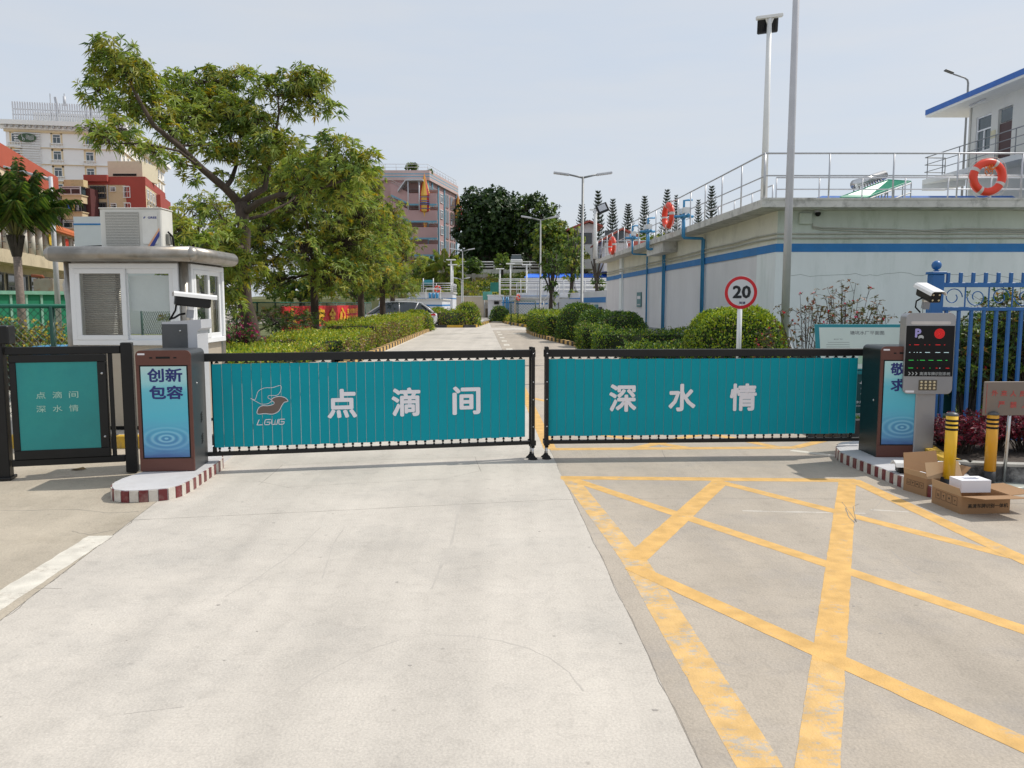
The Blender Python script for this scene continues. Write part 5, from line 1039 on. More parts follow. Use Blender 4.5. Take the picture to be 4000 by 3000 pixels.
# ---- shrubs and clipped hedges
def super_pts(n, sx, sy, sz, e=2.6):
    d = rnd_unit(n); d[:, 2] = np.abs(d[:, 2]) * 1.0 ; r = (np.abs(d[:, 0]) ** e + np.abs(d[:, 1]) ** e + np.abs(d[:, 2]) ** e) ** (-1 / e); p = d * r[:, None]
    nrm = unit(np.sign(p) * np.abs(p) ** (e - 1) / np.array([sx, sy, sz])); return p * np.array([sx, sy, sz]), nrm
def clipped(name, label, cat, c, size, leaf, dens, mats, probs, kind_shape='round', rz=0.0, rough=0.03, brown=0.0, group=None, e=2.6, topmat=None):
    """clipped bush: dark core and leaves all over its surface. size = full x, y, height"""
    sx, sy, sz = size[0] / 2, size[1] / 2, size[2]
    if kind_shape == 'round':
        area = 2 * math.pi * (sx * sy + sx * sz + sy * sz) / 3 * 1.35; n = int(area * dens); p, nr = super_pts(n, sx, sy, sz, e)
        low = p[:, 2] < 0.0; p[:, 2] = np.abs(p[:, 2])
    else:
        At, Ax, Ay = 4 * sx * sy, 2 * sx * sz, 2 * sy * sz; tot = At + 2 * Ax + 2 * Ay; n = int(tot * dens)
        f = rng.choice(5, n, p=np.array([At, Ax, Ax, Ay, Ay]) / tot); u, v = rng.uniform(-1, 1, n), rng.uniform(0, 1, n); p = np.zeros((n, 3)); nr = np.zeros((n, 3))
        for q in range(5):
            m_ = f == q
            if q == 0: p[m_] = np.stack([u[m_] * sx, (v[m_] * 2 - 1) * sy, np.full(m_.sum(), sz)], 1); nr[m_] = (0, 0, 1)
            elif q in (1, 2): s = -1 if q == 1 else 1; p[m_] = np.stack([u[m_] * sx, np.full(m_.sum(), s * sy), v[m_] * sz], 1); nr[m_] = (0, s, 0)
            else: s = -1 if q == 3 else 1; p[m_] = np.stack([np.full(m_.sum(), s * sx), u[m_] * sy, v[m_] * sz], 1); nr[m_] = (s, 0, 0)
    nz_ = np.array([noise.noise(Vector(q * 2.1 + np.array([c[0], c[1], 0]))) for q in p]); nz2 = np.array([noise.noise(Vector(q * 0.9 + np.array([c[1], c[0], 5]))) for q in p])
    p = p + nr * (nz_[:, None] * rough * 2.8 + rng.normal(size=(n, 1)) * leaf * (0.35 if kind_shape == 'round' else 0.6))
    D = unit(nr * 0.7 + rng.normal(size=(n, 3)) * 0.75 + np.array([0, 0, 0.35])); Nn = rnd_unit(n) + nr
    V = leaf_arrays(p - D * leaf * 0.4, D, Nn, leaf * rng.uniform(0.7, 1.3, n), leaf * 0.5 * rng.uniform(0.8, 1.2, n))
    s = rng.choice(len(mats), n, p=probs)
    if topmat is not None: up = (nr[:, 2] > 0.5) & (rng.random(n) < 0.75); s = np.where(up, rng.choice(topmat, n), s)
    if brown: s = np.where((nz2 > 0.02) & (nr[:, 2] < 0.5) & (rng.random(n) < brown), len(mats) - 1, s)
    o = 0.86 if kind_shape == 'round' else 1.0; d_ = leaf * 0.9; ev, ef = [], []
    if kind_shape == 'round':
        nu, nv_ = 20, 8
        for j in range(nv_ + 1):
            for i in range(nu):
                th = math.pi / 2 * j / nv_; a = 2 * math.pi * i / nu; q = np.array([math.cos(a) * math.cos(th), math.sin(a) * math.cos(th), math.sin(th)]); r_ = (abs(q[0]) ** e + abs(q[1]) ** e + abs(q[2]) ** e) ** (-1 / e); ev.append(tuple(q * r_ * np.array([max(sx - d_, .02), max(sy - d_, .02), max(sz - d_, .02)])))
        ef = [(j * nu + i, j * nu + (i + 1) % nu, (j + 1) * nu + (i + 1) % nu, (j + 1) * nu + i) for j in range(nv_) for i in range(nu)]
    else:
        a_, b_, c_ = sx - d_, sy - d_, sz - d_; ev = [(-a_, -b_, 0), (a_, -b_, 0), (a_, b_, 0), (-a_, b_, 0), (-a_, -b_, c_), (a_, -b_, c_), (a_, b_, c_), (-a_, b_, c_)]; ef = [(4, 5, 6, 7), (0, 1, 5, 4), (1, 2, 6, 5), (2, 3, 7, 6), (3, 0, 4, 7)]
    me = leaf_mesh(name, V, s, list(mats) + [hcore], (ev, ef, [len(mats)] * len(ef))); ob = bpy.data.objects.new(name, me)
    _link(ob, Matrix.Translation(c) @ Matrix.Rotation(rz, 4, 'Z'), None); return tag(ob, label, cat, group)
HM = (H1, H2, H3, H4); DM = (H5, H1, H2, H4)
# left hedge along the road, in clipped lengths
lb = lambda Y: -4.45 - 0.018 * (Y - 28)      # kerb line
for Y0, Y1, h, w, lab, br_ in ((14.5, 21.5, 0.42, 2.6, 'lowest stretch of the left hedge by the booth', 0.5), (21.5, 27.0, 0.55, 2.3, 'low yellow topped stretch of the left hedge with brown patches', 0.6), (27.0, 34.0, 0.80, 1.7, 'taller stretch of the left hedge with brown side', 0.5), (34.0, 45.5, 0.82, 1.6, 'long far stretch of the left hedge reaching the car', 0.4)):
    Ym = (Y0 + Y1) / 2; xr = lb(Ym) - 0.22 - (0.5 if Y0 < 20 else 0)
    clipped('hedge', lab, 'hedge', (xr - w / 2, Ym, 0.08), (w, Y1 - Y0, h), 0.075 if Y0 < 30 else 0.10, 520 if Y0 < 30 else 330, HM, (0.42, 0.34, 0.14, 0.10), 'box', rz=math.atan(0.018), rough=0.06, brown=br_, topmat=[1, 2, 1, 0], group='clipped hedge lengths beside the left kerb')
clipped('round_bush', 'clipped round bush at the road end of the left hedge', 'bush', (-5.45, 45.6, 0.05), (1.9, 1.7, 1.12), 0.10, 420, HM, (0.5, 0.34, 0.1, 0.06), 'round', group='clipped bushes')
kerb('long yellow and black kerb along the left hedge', [(-4.15, 17), (lb(28) + 0.05, 28), (lb(40), 40), (lb(44), 44.5), (-4.75, 46.2), (-5.3, 46.6)], 0.16, 0.15, 0.40, (kyf, kbf), 0)
# conifer-like dark shrub before the banner
bshp = tree('dark_shrub', 'dark needle leaved shrub spreading before the red banner', [((-7.9, 27.0, 0.1), 0.06), ((-7.9, 27.0, 1.0), 0.04)], [], [((-7.9 + random.uniform(-1.3, 1.3), 27 + random.uniform(-0.9, 0.9), random.uniform(0.5, 1.35)), (0.55, 0.5, 0.32)) for _ in range(16)], 0.13, 0.022, 60, k=10, mats=(G5, leafmat('rusty_leaf', (0.13, 0.075, 0.03)), G1), probs=(0.62, 0.18, 0.20), bark=barkd, twig=True, cat='shrub', twr=0.006)
# right side: kerb, clipped bushes
kerb('yellow and black kerb along the right hedge', [(4.2, 18.5), (3.2, 24), (2.45, 29), (1.65, 34.5), (1.10, 39), (0.85, 43.2), (1.05, 44.3), (1.7, 44.7)], 0.16, 0.15, 0.40, (kyf, kbf), 1)
def at(px, py, Y, z=None): v = P(px, py, Y); return (v.x, v.y, z if z is not None else v.z)
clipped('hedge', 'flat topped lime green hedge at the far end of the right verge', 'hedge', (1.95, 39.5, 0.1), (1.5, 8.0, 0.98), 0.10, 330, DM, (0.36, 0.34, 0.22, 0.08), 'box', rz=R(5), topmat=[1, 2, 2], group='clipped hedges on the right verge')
clipped('round_bush', 'tall dome shaped bush, leftmost of the three by the right kerb', 'bush', at(2262, 1300, 33.0, 0.05), (1.85, 2.2, 1.50), 0.085, 560, DM, (0.50, 0.38, 0.10, 0.02), 'round', e=2.8, group='clipped bushes')
clipped('round_bush', 'dome shaped bush in the middle of the three by the right kerb', 'bush', at(2335, 1300, 29.3, 0.05), (1.65, 1.8, 1.28), 0.08, 620, DM, (0.55, 0.36, 0.07, 0.02), 'round', e=3, group='clipped bushes')
clipped('round_bush', 'broad dome bush, rightmost of the three before the blue pipes', 'bush', at(2425, 1300, 28.2, 0.05), (1.85, 1.8, 1.22), 0.08, 620, DM, (0.60, 0.33, 0.05, 0.02), 'round', e=3, group='clipped bushes')
clipped('hedge', 'low box hedge in front of the three dome bushes', 'hedge', at(2500, 1350, 25.2, 0.05), (2.9, 1.3, 0.62), 0.075, 620, DM, (0.38, 0.42, 0.16, 0.04), 'box', rough=0.07, group='clipped hedges on the right verge')
clipped('hedge', 'lighter low hedge between the dome bushes', 'hedge', at(2322, 1350, 26.6, 0.05), (1.0, 1.6, 0.78), 0.075, 620, DM, (0.30, 0.48, 0.18, 0.04), 'box', rough=0.06, group='clipped hedges on the right verge')
clipped('hedge', 'ragged low planting near the big bush behind the gate', 'hedge', at(2640, 1380, 20.5, 0.05), (2.6, 1.2, 0.42), 0.08, 520, DM, (0.30, 0.46, 0.20, 0.04), 'box', rough=0.09, group='clipped hedges on the right verge')
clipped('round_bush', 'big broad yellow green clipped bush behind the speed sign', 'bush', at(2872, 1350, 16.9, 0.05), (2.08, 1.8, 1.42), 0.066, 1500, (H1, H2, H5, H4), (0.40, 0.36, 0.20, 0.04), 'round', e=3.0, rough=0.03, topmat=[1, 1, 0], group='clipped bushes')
# red shrubs in the planter
def shrub(name, label, cat, c, size, stems, leaf, k, per, mats, probs, group=None, stemr=0.008, flowers=None, spread=(30, 110), wl=0.42, top_only=0.2, stem_m=None):
    t = thing(name, label, cat, c, 0, group); br = MB().mt(stem_m or barkd); tips = []; dirs = []
    for i in range(stems):
        a = random.uniform(0, 6.28); r_ = random.random() ** 0.6; e = Vector((math.cos(a) * r_ * size[0] / 2, math.sin(a) * r_ * size[1] / 2, size[2] * random.uniform(0.65, 1.0) * (1 - 0.25 * r_))); s = Vector((e.x * 0.15 + random.uniform(-.05, .05), e.y * 0.15, 0))
        pts = [s, s.lerp(e, 0.35) + Vector((-e.x * 0.12, -e.y * 0.12, 0.02)), s.lerp(e, 0.7) + Vector((0, 0, 0.02)), e]; br.tube(pts, [stemr, stemr * 0.8, stemr * 0.55, stemr * 0.3], 4, cap=False)
        for j in range(per):
            q = random.uniform(top_only, 1.0); m_ = pts[1].lerp(e, q) if q > 0.0 else e; d = Vector((random.gauss(0, 1), random.gauss(0, 1), random.gauss(0.4, .6))).normalized(); tip = m_ + d * random.uniform(0.03, 0.16) * size[2]
            br.tube([m_, tip], [stemr * 0.35, stemr * 0.2], 3, cap=False); tips.append(tuple(tip)); dirs.append(tuple(d + Vector((0, 0, 0.3))))
        tips.append(tuple(e)); dirs.append((0, 0, 1))
    part(br, 'stems', t); C = np.array(tips); A = np.array(dirs)
    V, s_ = rosettes(C, A, k, leaf, leaf * wl, spread, 0.15, tuple(range(len(mats))), probs); me = leaf_mesh('leaves', V, s_, mats); o = bpy.data.objects.new('leaves', me); _link(o, WM[t].copy(), t)
    if flowers:
        idx = rng.choice(len(C), min(len(C), flowers[1]), replace=False); idx = idx[np.argsort(-C[idx][:, 2])][:flowers[1]]; V, s_ = rosettes(C[idx] + np.array([0, 0, 0.015]), A[idx], 9, flowers[2], flowers[2] * 0.8, (20, 110), 0.0, (0, 1), (0.6, 0.4)); me = leaf_mesh('flowers', V, s_, flowers[0]); o = bpy.data.objects.new('flowers', me); _link(o, WM[t].copy(), t); o['kind'] = 'stuff'
    return t
RSM = (RS1, RS2, leafmat('deep_red_leaf', (0.12, 0.012, 0.02), 0.15))
for i, (px_, Y_, sx_, h_, lab) in enumerate(((3755, 7.55, 0.75, 0.42, 'crimson leaved shrub in the planter behind the first bollard'), (3880, 7.75, 0.8, 0.46, 'crimson leaved shrub in the planter between the bollards'), (4010, 7.6, 0.8, 0.42, 'purple leaved shrub in the planter beyond the sign pole'), (3690, 7.95, 0.5, 0.30, 'small crimson shrub at the painted planter end'))):
    shrub('red_shrub', lab, 'shrub', (XX(px_, 1750, Y_), Y_, PH - 0.05), (sx_, 0.8, h_), 60, 0.035, 7, 9, RSM, (0.5, 0.3, 0.2), 'crimson shrubs in the planter', 0.005)
FL = (leafmat('red_flower', (0.55, 0.015, 0.04), 0.2), leafmat('pink_flower', (0.60, 0.05, 0.16), 0.2))
BZ = (leafmat('bronze_leaf', (0.13, 0.09, 0.035), 0.2), leafmat('dull_olive_leaf', (0.085, 0.095, 0.03), 0.2), leafmat('rust_leaf', (0.20, 0.075, 0.03), 0.2))
for px_, Y_, sx_, h_, lab, st_n in ((3150, 12.6, 1.3, 1.75, 'thin bare stemmed shrub with red flowers beside the flagpole', 30), (3290, 12.9, 1.5, 1.98, 'tallest bare stemmed red flowering shrub above the plan board', 46), (3440, 12.2, 1.1, 1.7, 'bronze leaved flowering shrub near the display post', 30), (3020, 13.4, 0.9, 1.15, 'small straggling red flowered shrub before the big bush', 16), (3600, 12.0, 0.9, 1.75, 'thin twiggy shrub behind the camera of the display post', 18)):
    shrub('flowering_shrub', lab, 'shrub', (XX(px_, 1350, Y_), Y_, 0.12), (sx_, 0.9, h_), int(st_n * 0.8), 0.085, 3, 3, BZ, (0.35, 0.45, 0.20), 'bare stemmed flowering shrubs', 0.010, (FL, 12, 0.030), (40, 110), 0.38, 0.55)
DG = (H5, G1, BZ[1], leafmat('ochre_leaf', (0.30, 0.17, 0.03), 0.2))
for px_, Y_, sx_, h_, lab in ((3790, 10.0, 1.0, 1.35, 'dense dark green shrub behind the first bars of the blue fence'), (3900, 10.3, 1.2, 1.75, 'dense green shrub behind the middle of the blue fence'), (4020, 9.9, 1.1, 2.0, 'tall leafy shrub behind the right end of the blue fence')):
    shrub('leafy_shrub', lab, 'shrub', (XX(px_, 1500, Y_), Y_, 0.12), (sx_, 1.0, h_), 90, 0.075, 6, 9, DG, (0.40, 0.36, 0.16, 0.08), 'green shrubs behind the blue fence', 0.008, (FL, 14, 0.03), wl=0.36)
clipped('round_bush', 'bright green bush seen between the blue fence bars', 'bush', (XX(3740, 1400, 12.0), 11.6, 0.1), (1.0, 1.0, 1.15), 0.06, 900, (H1, H2, H5, H4), (0.45, 0.3, 0.22, 0.03), 'round', group='clipped bushes')
# grass tufts on the lawn behind the blue fence
gp = np.stack([rng.uniform(3.95, 8.5, 9000), rng.uniform(9.7, 13.5, 9000), np.full(9000, 0.12)], 1)
V = leaf_arrays(gp, rng.normal(size=(9000, 3)) * 0.35 + np.array([0, 0, 1]), rnd_unit(9000), 0.09 * rng.uniform(0.6, 1.3, 9000), 0.010); me = leaf_mesh('grass', V, rng.choice(2, 9000), [leafmat('grass_blade', (0.08, 0.17, 0.02), 0.3), leafmat('grass_blade_light', (0.15, 0.22, 0.03), 0.3)])
o = bpy.data.objects.new('grass', me); _link(o, Matrix.Identity(4), None); tag(o, 'short green lawn grass behind the blue fence', 'grass', None, 'stuff')
# ================================================================ THE TANK AND THE RIGHT SIDE
wallG = mat('mint_white_wall_paint', (0.80, 0.845, 0.855), 0.75, var=0.05, scale=0.8, stain=(0.50, 0.58, 0.55), stain_scale=1.0, stain_amt=0.45, bump=0.08, stretch=(1.5, 1.5, 0.35))
wallL = mat('lilac_white_wall_paint', (0.74, 0.735, 0.755), 0.75, var=0.05, scale=0.7, stain=(0.60, 0.60, 0.62), stain_scale=0.8, stain_amt=0.45, bump=0.08, stretch=(1, 1, 0.4))
wallC = mat('cream_upper_wall_paint', (0.72, 0.71, 0.61), 0.8, var=0.06, scale=0.8, stain=(0.40, 0.40, 0.33), stain_scale=1.2, stain_amt=0.4, bump=0.1)
wallGr = mat('greenish_stained_wall_paint', (0.58, 0.64, 0.585), 0.8, var=0.08, scale=0.8, stain=(0.30, 0.38, 0.29), stain_scale=1.1, stain_amt=0.7, bump=0.12, stretch=(1.6, 1.6, 0.5))
slabm = mat('weathered_slab_concrete', (0.60, 0.59, 0.56), 0.85, var=0.12, scale=1.5, stain=(0.12, 0.12, 0.11), stain_scale=2.6, stain_amt=0.75, bump=0.3)
skirt = mat('grey_skirting', (0.33, 0.35, 0.36), 0.8, var=0.12, scale=2)
bandm = mat('blue_wall_band', (0.02, 0.19, 0.50), 0.65, var=0.10, scale=1.5, stain=(0.10, 0.26, 0.45), stain_scale=2, stain_amt=0.35)
railm = mat('rail_light_grey', (0.50, 0.51, 0.54), 0.38, 0.35, var=0.08, scale=8)
SL = 0.044
def sx(Y, off=0.0): return 8.375 + off - SL * Y      # x of the long side wall
CY, FYR = 22.4, 51.5
t = tank = thing('settling_tank', 'large pale tank building with blue band, overhanging deck and stained slab', 'building', (sx(CY), CY, 0)); XR = 24
def quadprism(mb, y0, y1, off0, off1, z0, z1, xr=None):
    """strip along the side wall between two offsets"""
    a, b = (sx(y0, off0), y0), (sx(y1, off0), y1); c, d = (sx(y1, off1), y1), (sx(y0, off1), y0); mb.prism([a, b, c, d], z0, z1)
m = MB().mt(wallL); quadprism(m, CY + 0.06, FYR, 0, 0.3, 0.45, 3.02); part(m, 'side_wall', t, world=True)
m = MB().mt(wallC); quadprism(m, CY + 0.06, FYR, 0.004, 0.3, 3.02, 4.15); part(m, 'upper_side_wall', t, world=True)
m = MB().mt(skirt); quadprism(m, CY + 0.06, FYR, -0.012, 0.3, 0.0, 0.45); part(m, 'skirting', t, world=True)
m = MB().mt(wallG); m.box(sx(CY) - 0.0, XR, CY, CY + 0.3, 0.0, 3.02); quadprism(m, CY - 0.0, CY + 1.5, -0.03, -0.001, 0.0, 3.02); part(m, 'front_wall', t, world=True)
m = MB().mt(wallGr); m.box(sx(CY) + 0.004, XR, CY + 0.004, CY + 0.3, 3.02, 4.15); part(m, 'upper_front_wall', t, world=True)
m = MB().mt(wallC); quadprism(m, CY, CY + 1.5, -0.03, -0.001, 3.02, 4.15); part(m, 'corner_pier', t, world=True)
m = MB().mt(bandm); quadprism(m, CY - 0.008, FYR, -0.04, 0.0, 3.02, 3.25); m.box(sx(CY) - 0.04, XR, CY - 0.010, CY + 0.002, 3.021, 3.249); part(m, 'blue_band', t, world=True)
m = MB().mt(wallG); quadprism(m, 45.6, 46.3, -0.14, -0.0015, 0.0, 4.149); part(m, 'pilaster', t, world=True)
m = MB().mt(bandm); quadprism(m, 45.595, 46.305, -0.146, -0.14, 3.02, 3.25); part(m, 'pilaster_band', t, world=True)
DK0, DK1 = 4.15, 4.36; DO = -0.75; DF = 21.55
m = MB().mt(slabm); m.prism([(sx(DF, DO), DF), (sx(31.0, DO), 31.0), (sx(31.0, DO + 0.001), 31.0), (sx(FYR, DO), FYR), (XR, FYR), (XR, DF)], DK0, DK1); part(m, 'deck_slab', t, world=True)
m = MB().mt(slabm); m.prism([(sx(DF, DO) + 0.0, DF - 0.02), (sx(DF, DO), DF + 0.12), (XR, DF + 0.12), (XR, DF - 0.02)], DK1 - 0.02, DK1 + 0.035); part(m, 'slab_kerb', t, world=True)
m = MB().mt(slabm); quadprism(m, 33.5, 36.6, -0.62, -0.02, 3.72, 4.149); part(m, 'bracket_beam', t, world=True)
m = MB().mt(wallG); m.prism([(sx(26.2, 1.1), 25.9), (sx(50, 1.1), 50), (XR, 50), (XR, 25.9)], 4.361, 4.58); part(m, 'basin_wall', t, world=True)
# conduits along the walls
cdm = mat('painted_conduit', (0.46, 0.46, 0.41), 0.6)
for z_, o_ in ((3.52, -0.05), (3.40, -0.05)):
    c = MB().mt(cdm); pts = [(sx(y, o_ - 0.02 - (0.10 if 45.2 < y < 46.7 else 0)), y, z_ + 0.05 * noise.noise(Vector((y * 0.5, z_, 0)))) for y in (51, 48, 46.6, 46.4, 45.5, 45.3, 42, 38, 35, 32, 29, 26, 24, 22.35)] + [(x, CY - 0.03, z_ + 0.02 * noise.noise(Vector((x * 0.5, z_, 0)))) for x in (7.4, 8.5, 10, 12, 14, 17, 24)]
    c.tube(pts, 0.025, 6); part(c, 'conduit', t, world=True)
for dz in (0.0, 0.05):
    c = MB().mt(cdm); c.tube([(8.35, CY - 0.03, 3.80), (8.36, CY - 0.03, 3.72 - dz), (8.6, CY - 0.03, 3.68 - dz), (10.5, CY - 0.03, 3.64 - dz * 1.5), (11.5, CY - 0.03, 3.60 - dz), (12.5, CY - 0.03, 3.66 - dz), (16, CY - 0.03, 3.60 - dz), (24, CY - 0.03, 3.60 - dz)], 0.016, 5); part(c, 'cable', t, world=True)
# crack in the front wall
ck = MB().mt(mat('hairline', (0.33, 0.37, 0.36), 0.9)); x_ = 7.6; z_ = 2.34
while x_ < 14.5:
    x2, z2 = x_ + random.uniform(0.1, 0.3), min(2.50, max(2.2, z_ + random.uniform(-0.07, 0.07))); ck.add([(x_, CY - 0.004, z_ - 0.005), (x2, CY - 0.004, z2 - 0.005), (x2, CY - 0.004, z2 + 0.006), (x_, CY - 0.004, z_ + 0.006)], [(0, 1, 2, 3)]); x_, z_ = x2, z2
part(ck, 'wall_crack', t, world=True)
jb = P(3142, 855, CY); m = MB().mt(wallGr).bbox(jb.x - 0.165, jb.x + 0.165, CY - 0.12, CY, jb.z - 0.15, jb.z + 0.15, 0.008); solo_j = part(m, 'junction_box', t, world=True)
dc = P(3187, 835, CY); t2 = thing('dome_camera', 'small black domed security camera on the tank wall beside the junction box', 'camera', (dc.x, CY, dc.z))
part(MB().mt(lgrey).bbox(-0.06, 0.06, -0.10, 0, 0.02, 0.10, 0.006), 'housing', t2); d = MB().mt(blackrub); d.lathe([(0.001, -0.09), (0.05, -0.07), (0.075, -0.03), (0.08, 0.02), (0.06, 0.03)], 14, (0.02, -0.10, -0.0)); part(d, 'dome', t2)

def railing(label, pts, h, nmid, spacing, r=0.024, group='tubular railings on the tanks', m=None, first_post=True, post_r=None, zs=None, balust=0):
    """posts and rails following ground points (x,y,z)"""
    m = m or railm; pts = [Vector(p) for p in pts]; t = thing('railing', label, 'railing', tuple(pts[0]), 0, group); Ls = [0]
    for i in range(len(pts) - 1): Ls.append(Ls[-1] + (pts[i + 1] - pts[i]).length)
    hs = [h] + (zs if zs else [h * (k + 1) / (nmid + 1) for k in range(nmid)])
    for i, z in enumerate(hs):
        part(MB().mt(m).tube([p + Vector((0, 0, z)) for p in pts], r if i == 0 else r * 0.8, 8), 'rail', t, world=True)
    pm = MB().mt(m).tube([(0, 0, -0.12), (0, 0, h)], post_r or r * 0.95, 8).mesh('post'); n = max(1, round(Ls[-1] / spacing))
    for k in range(n + 1):
        s = Ls[-1] * k / n; i = max(j for j in range(len(pts) - 1) if Ls[j] <= s + 1e-6); p = pts[i].lerp(pts[i + 1], (s - Ls[i]) / (Ls[i + 1] - Ls[i])); inst(pm, 'post', t, Matrix.Translation(p - pts[0]))
    if balust:
        bm = MB().mt(m).tube([(0, 0, hs[-1]), (0, 0, h)], r * 0.45, 4).mesh('baluster'); nb_ = int(Ls[-1] / balust)
        for k in range(nb_):
            s = Ls[-1] * (k + 0.5) / nb_; i = max(j for j in range(len(pts) - 1) if Ls[j] <= s + 1e-6); p = pts[i].lerp(pts[i + 1], (s - Ls[i]) / (Ls[i + 1] - Ls[i])); inst(bm, 'baluster', t, Matrix.Translation(p - pts[0]))
    return t
e_ = DO + 0.05
railing('outer railing along the long side edge of the tank deck', [(sx(21.6, e_), 21.6, DK1), (sx(51, e_), 51, DK1)], 1.20, 1, 1.86)
railing('outer railing along the front edge of the tank deck', [(sx(21.6, e_) + 0.02, 21.6, DK1), (17.0, 21.6, DK1)], 1.20, 1, 1.63, zs=[0.62])
railing('inner railing beside the basin along the front of the tank deck', [(sx(25.3, 1.0), 25.3, DK1), (19.0, 25.3, DK1)], 1.14, 1, 1.39, zs=[0.78])
railing('inner railing beside the basin along the side of the tank deck', [(sx(25.6, 1.0), 25.6, DK1), (sx(50, 1.0), 50, DK1)], 0.95, 1, 1.9, zs=[0.5])
railing('far railing closing the end of the tank deck', [(sx(51.2, e_), 51.3, DK1), (13, 51.3, DK1)], 1.2, 2, 1.8)
bandw = mat('reflective_band', (0.62, 0.58, 0.55), 0.4); ropew = mat('white_rope', (0.66, 0.64, 0.60), 0.8); ropeo = mat('orange_rope', (0.80, 0.22, 0.03), 0.7)
def lifebuoy(c, Rr, rot, label, coil=False):
    t = thing('lifebuoy', label, 'lifebuoy', M=Matrix.Translation(c) @ rot, group='red lifebuoys on the railings'); r = Rr * 0.215; R0 = Rr - r
    m = MB().mt(red_r); m.torus((0, 0, 0), R0, r, (0, 1, 0), 36, 12); part(m, 'ring', t)
    for a in (45, 135, 225, 315):
        b = MB().mt(bandw); b.torus((0, 0, 0), R0, r * 1.03, (0, 1, 0), 4, 12, R(a - 6 + 20), R(a + 6 + 20)); part(b, 'band', t)
    rp = MB().mt(ropew)
    for k in range(4):
        a0, a1 = R(k * 90 + 20), R(k * 90 + 110); ps = []
        for j in range(9):
            a = a0 + (a1 - a0) * j / 8; q = Rr * 1.0 + math.sin(math.pi * j / 8) * Rr * 0.16; ps.append((q * math.cos(a), -0.02, q * math.sin(a) - math.sin(math.pi * j / 8) * Rr * 0.05))
        rp.tube(ps, 0.009, 5, cap=False)
    part(rp, 'grab_rope', t)
    if coil:
        cc = MB().mt(ropeo); rr2 = random.Random(4)
        for k in range(9): cc.torus((rr2.uniform(-.1, .06) * Rr * 2, -0.03 - k * 0.004, Rr * 0.45 + rr2.uniform(-.12, .12)), Rr * rr2.uniform(0.10, 0.2), 0.008, (rr2.uniform(-.4, .4), 1, rr2.uniform(-.4, .4)), 14, 5)
        cc.torus((0.04, -0.05, Rr * 0.58), Rr * 0.17, 0.02, (0, 1, 0), 18, 6); part(cc, 'rope_coil', t)
    return t
lbp = P(3858, 692, 21.52); lifebuoy(lbp, 0.49, Matrix.Rotation(R(8), 4, 'Y'), 'large red lifebuoy with orange rope coil hung on the front deck railing', True)
for px_, py_, sc, lab in ((2610, 843, 1.0, 'red lifebuoy hung on the side railing between the two pipe groups'), (2391, 960, 1.0, 'farthest red lifebuoy on the side railing near the pines')):
    u_ = (px_ - 2000) / FPX; Y_ = (8.375 + DO - 0.05) / (u_ + SL); lifebuoy(P(px_, py_, Y_), 0.52, Matrix.Rotation(R(90 - 2.5 + 12), 4, 'Z') @ Matrix.Rotation(R(-14), 4, 'Y'), lab)
# sampling pipes and valves
def pipes(Yc, n, label, sprd=0.16):
    t = thing('pipe_group', label, 'pipe', (sx(Yc), Yc, 0), 0, 'blue pipes down the tank wall')
    for k in range(n):
        y = Yc + (k - (n - 1) / 2) * sprd * 2; o1 = DO - 0.07; o2 = -0.09
        m = MB().mt(blue); m.tube([(sx(y, o1), y, DK1 + 0.35), (sx(y, o1), y, 4.02), (sx(y, o1 + 0.05), y, 3.97), (sx(y, o2 - 0.05), y, 3.95), (sx(y, o2), y, 3.90), (sx(y, o2), y, 0.0)], 0.042, 8); part(m, 'pipe', t, world=True)
    v = MB().mt(blue)
    for k in range(3): v.tube([(sx(Yc, o1), Yc - 0.8 + k * 0.5, DK1 + 0.35), (sx(Yc, o1), Yc + 0.3 + k * 0.2, DK1 + 0.35 + k * 0.12)], 0.06, 8)
    v.tube([(sx(Yc, o1 - 0.35), Yc, DK1 + 0.38), (sx(Yc, o1 + 0.35), Yc, DK1 + 0.38)], 0.05, 8); v.tube([(sx(Yc, o1), Yc, DK1 + 0.35), (sx(Yc, o1), Yc, DK1 + 0.95), (sx(Yc, o1 + 0.3), Yc, DK1 + 0.98)], 0.045, 8)
    part(v, 'valve_manifold', t, world=True)
    b = MB().mt(white); b.cbox((sx(Yc, o1), Yc - 0.35, DK1 + 0.56), (0.22, 0.25, 0.2)); part(b, 'actuator_box', t, world=True)
    if n > 1: b = MB().mt(white); b.cbox((sx(Yc, o1), Yc + 0.4, DK1 + 0.60), (0.22, 0.25, 0.2)); part(b, 'actuator_box', t, world=True)
    return t
pipes(29.4, 2, 'nearest pair of blue pipes running down the tank side wall', 0.10); pipes(35.5, 2, 'middle pair of blue pipes with the white valve boxes above', 0.16); pipes(39.0, 1, 'farthest single blue pipe bending down from the tank deck')
# plates on the wall
pteal = mat('plaque_teal', (0.05, 0.20, 0.23), 0.4)
def plaque(Y, z0, z1, w, label):
    t = thing('wall_plaque', label, 'sign', (sx(Y, -0.02), Y, z0), math.atan2(1, -SL), 'teal plaques on the tank walls')
    part(MB().mt(pteal).bbox(-w / 2, w / 2, 0, 0.03, 0, z1 - z0, 0.004), 'plate', t); m = MB().mt(wprint); h = z1 - z0
    m.box(-w * 0.36, w * 0.36, 0.03, 0.034, h * 0.55, h * 0.75); part(m, 'print_block', t); m = MB().mt(lgrey); m.box(-w * 0.34, w * 0.34, 0.03, 0.034, h * 0.12, h * 0.2); part(m, 'print_line', t)
Yp = 8.36 / (495 / FPX + SL); plaque(Yp, ZZ(1199, Yp), ZZ(1142, Yp), 1.1, 'teal plaque on the long side wall of the tank between pilaster and pipes')
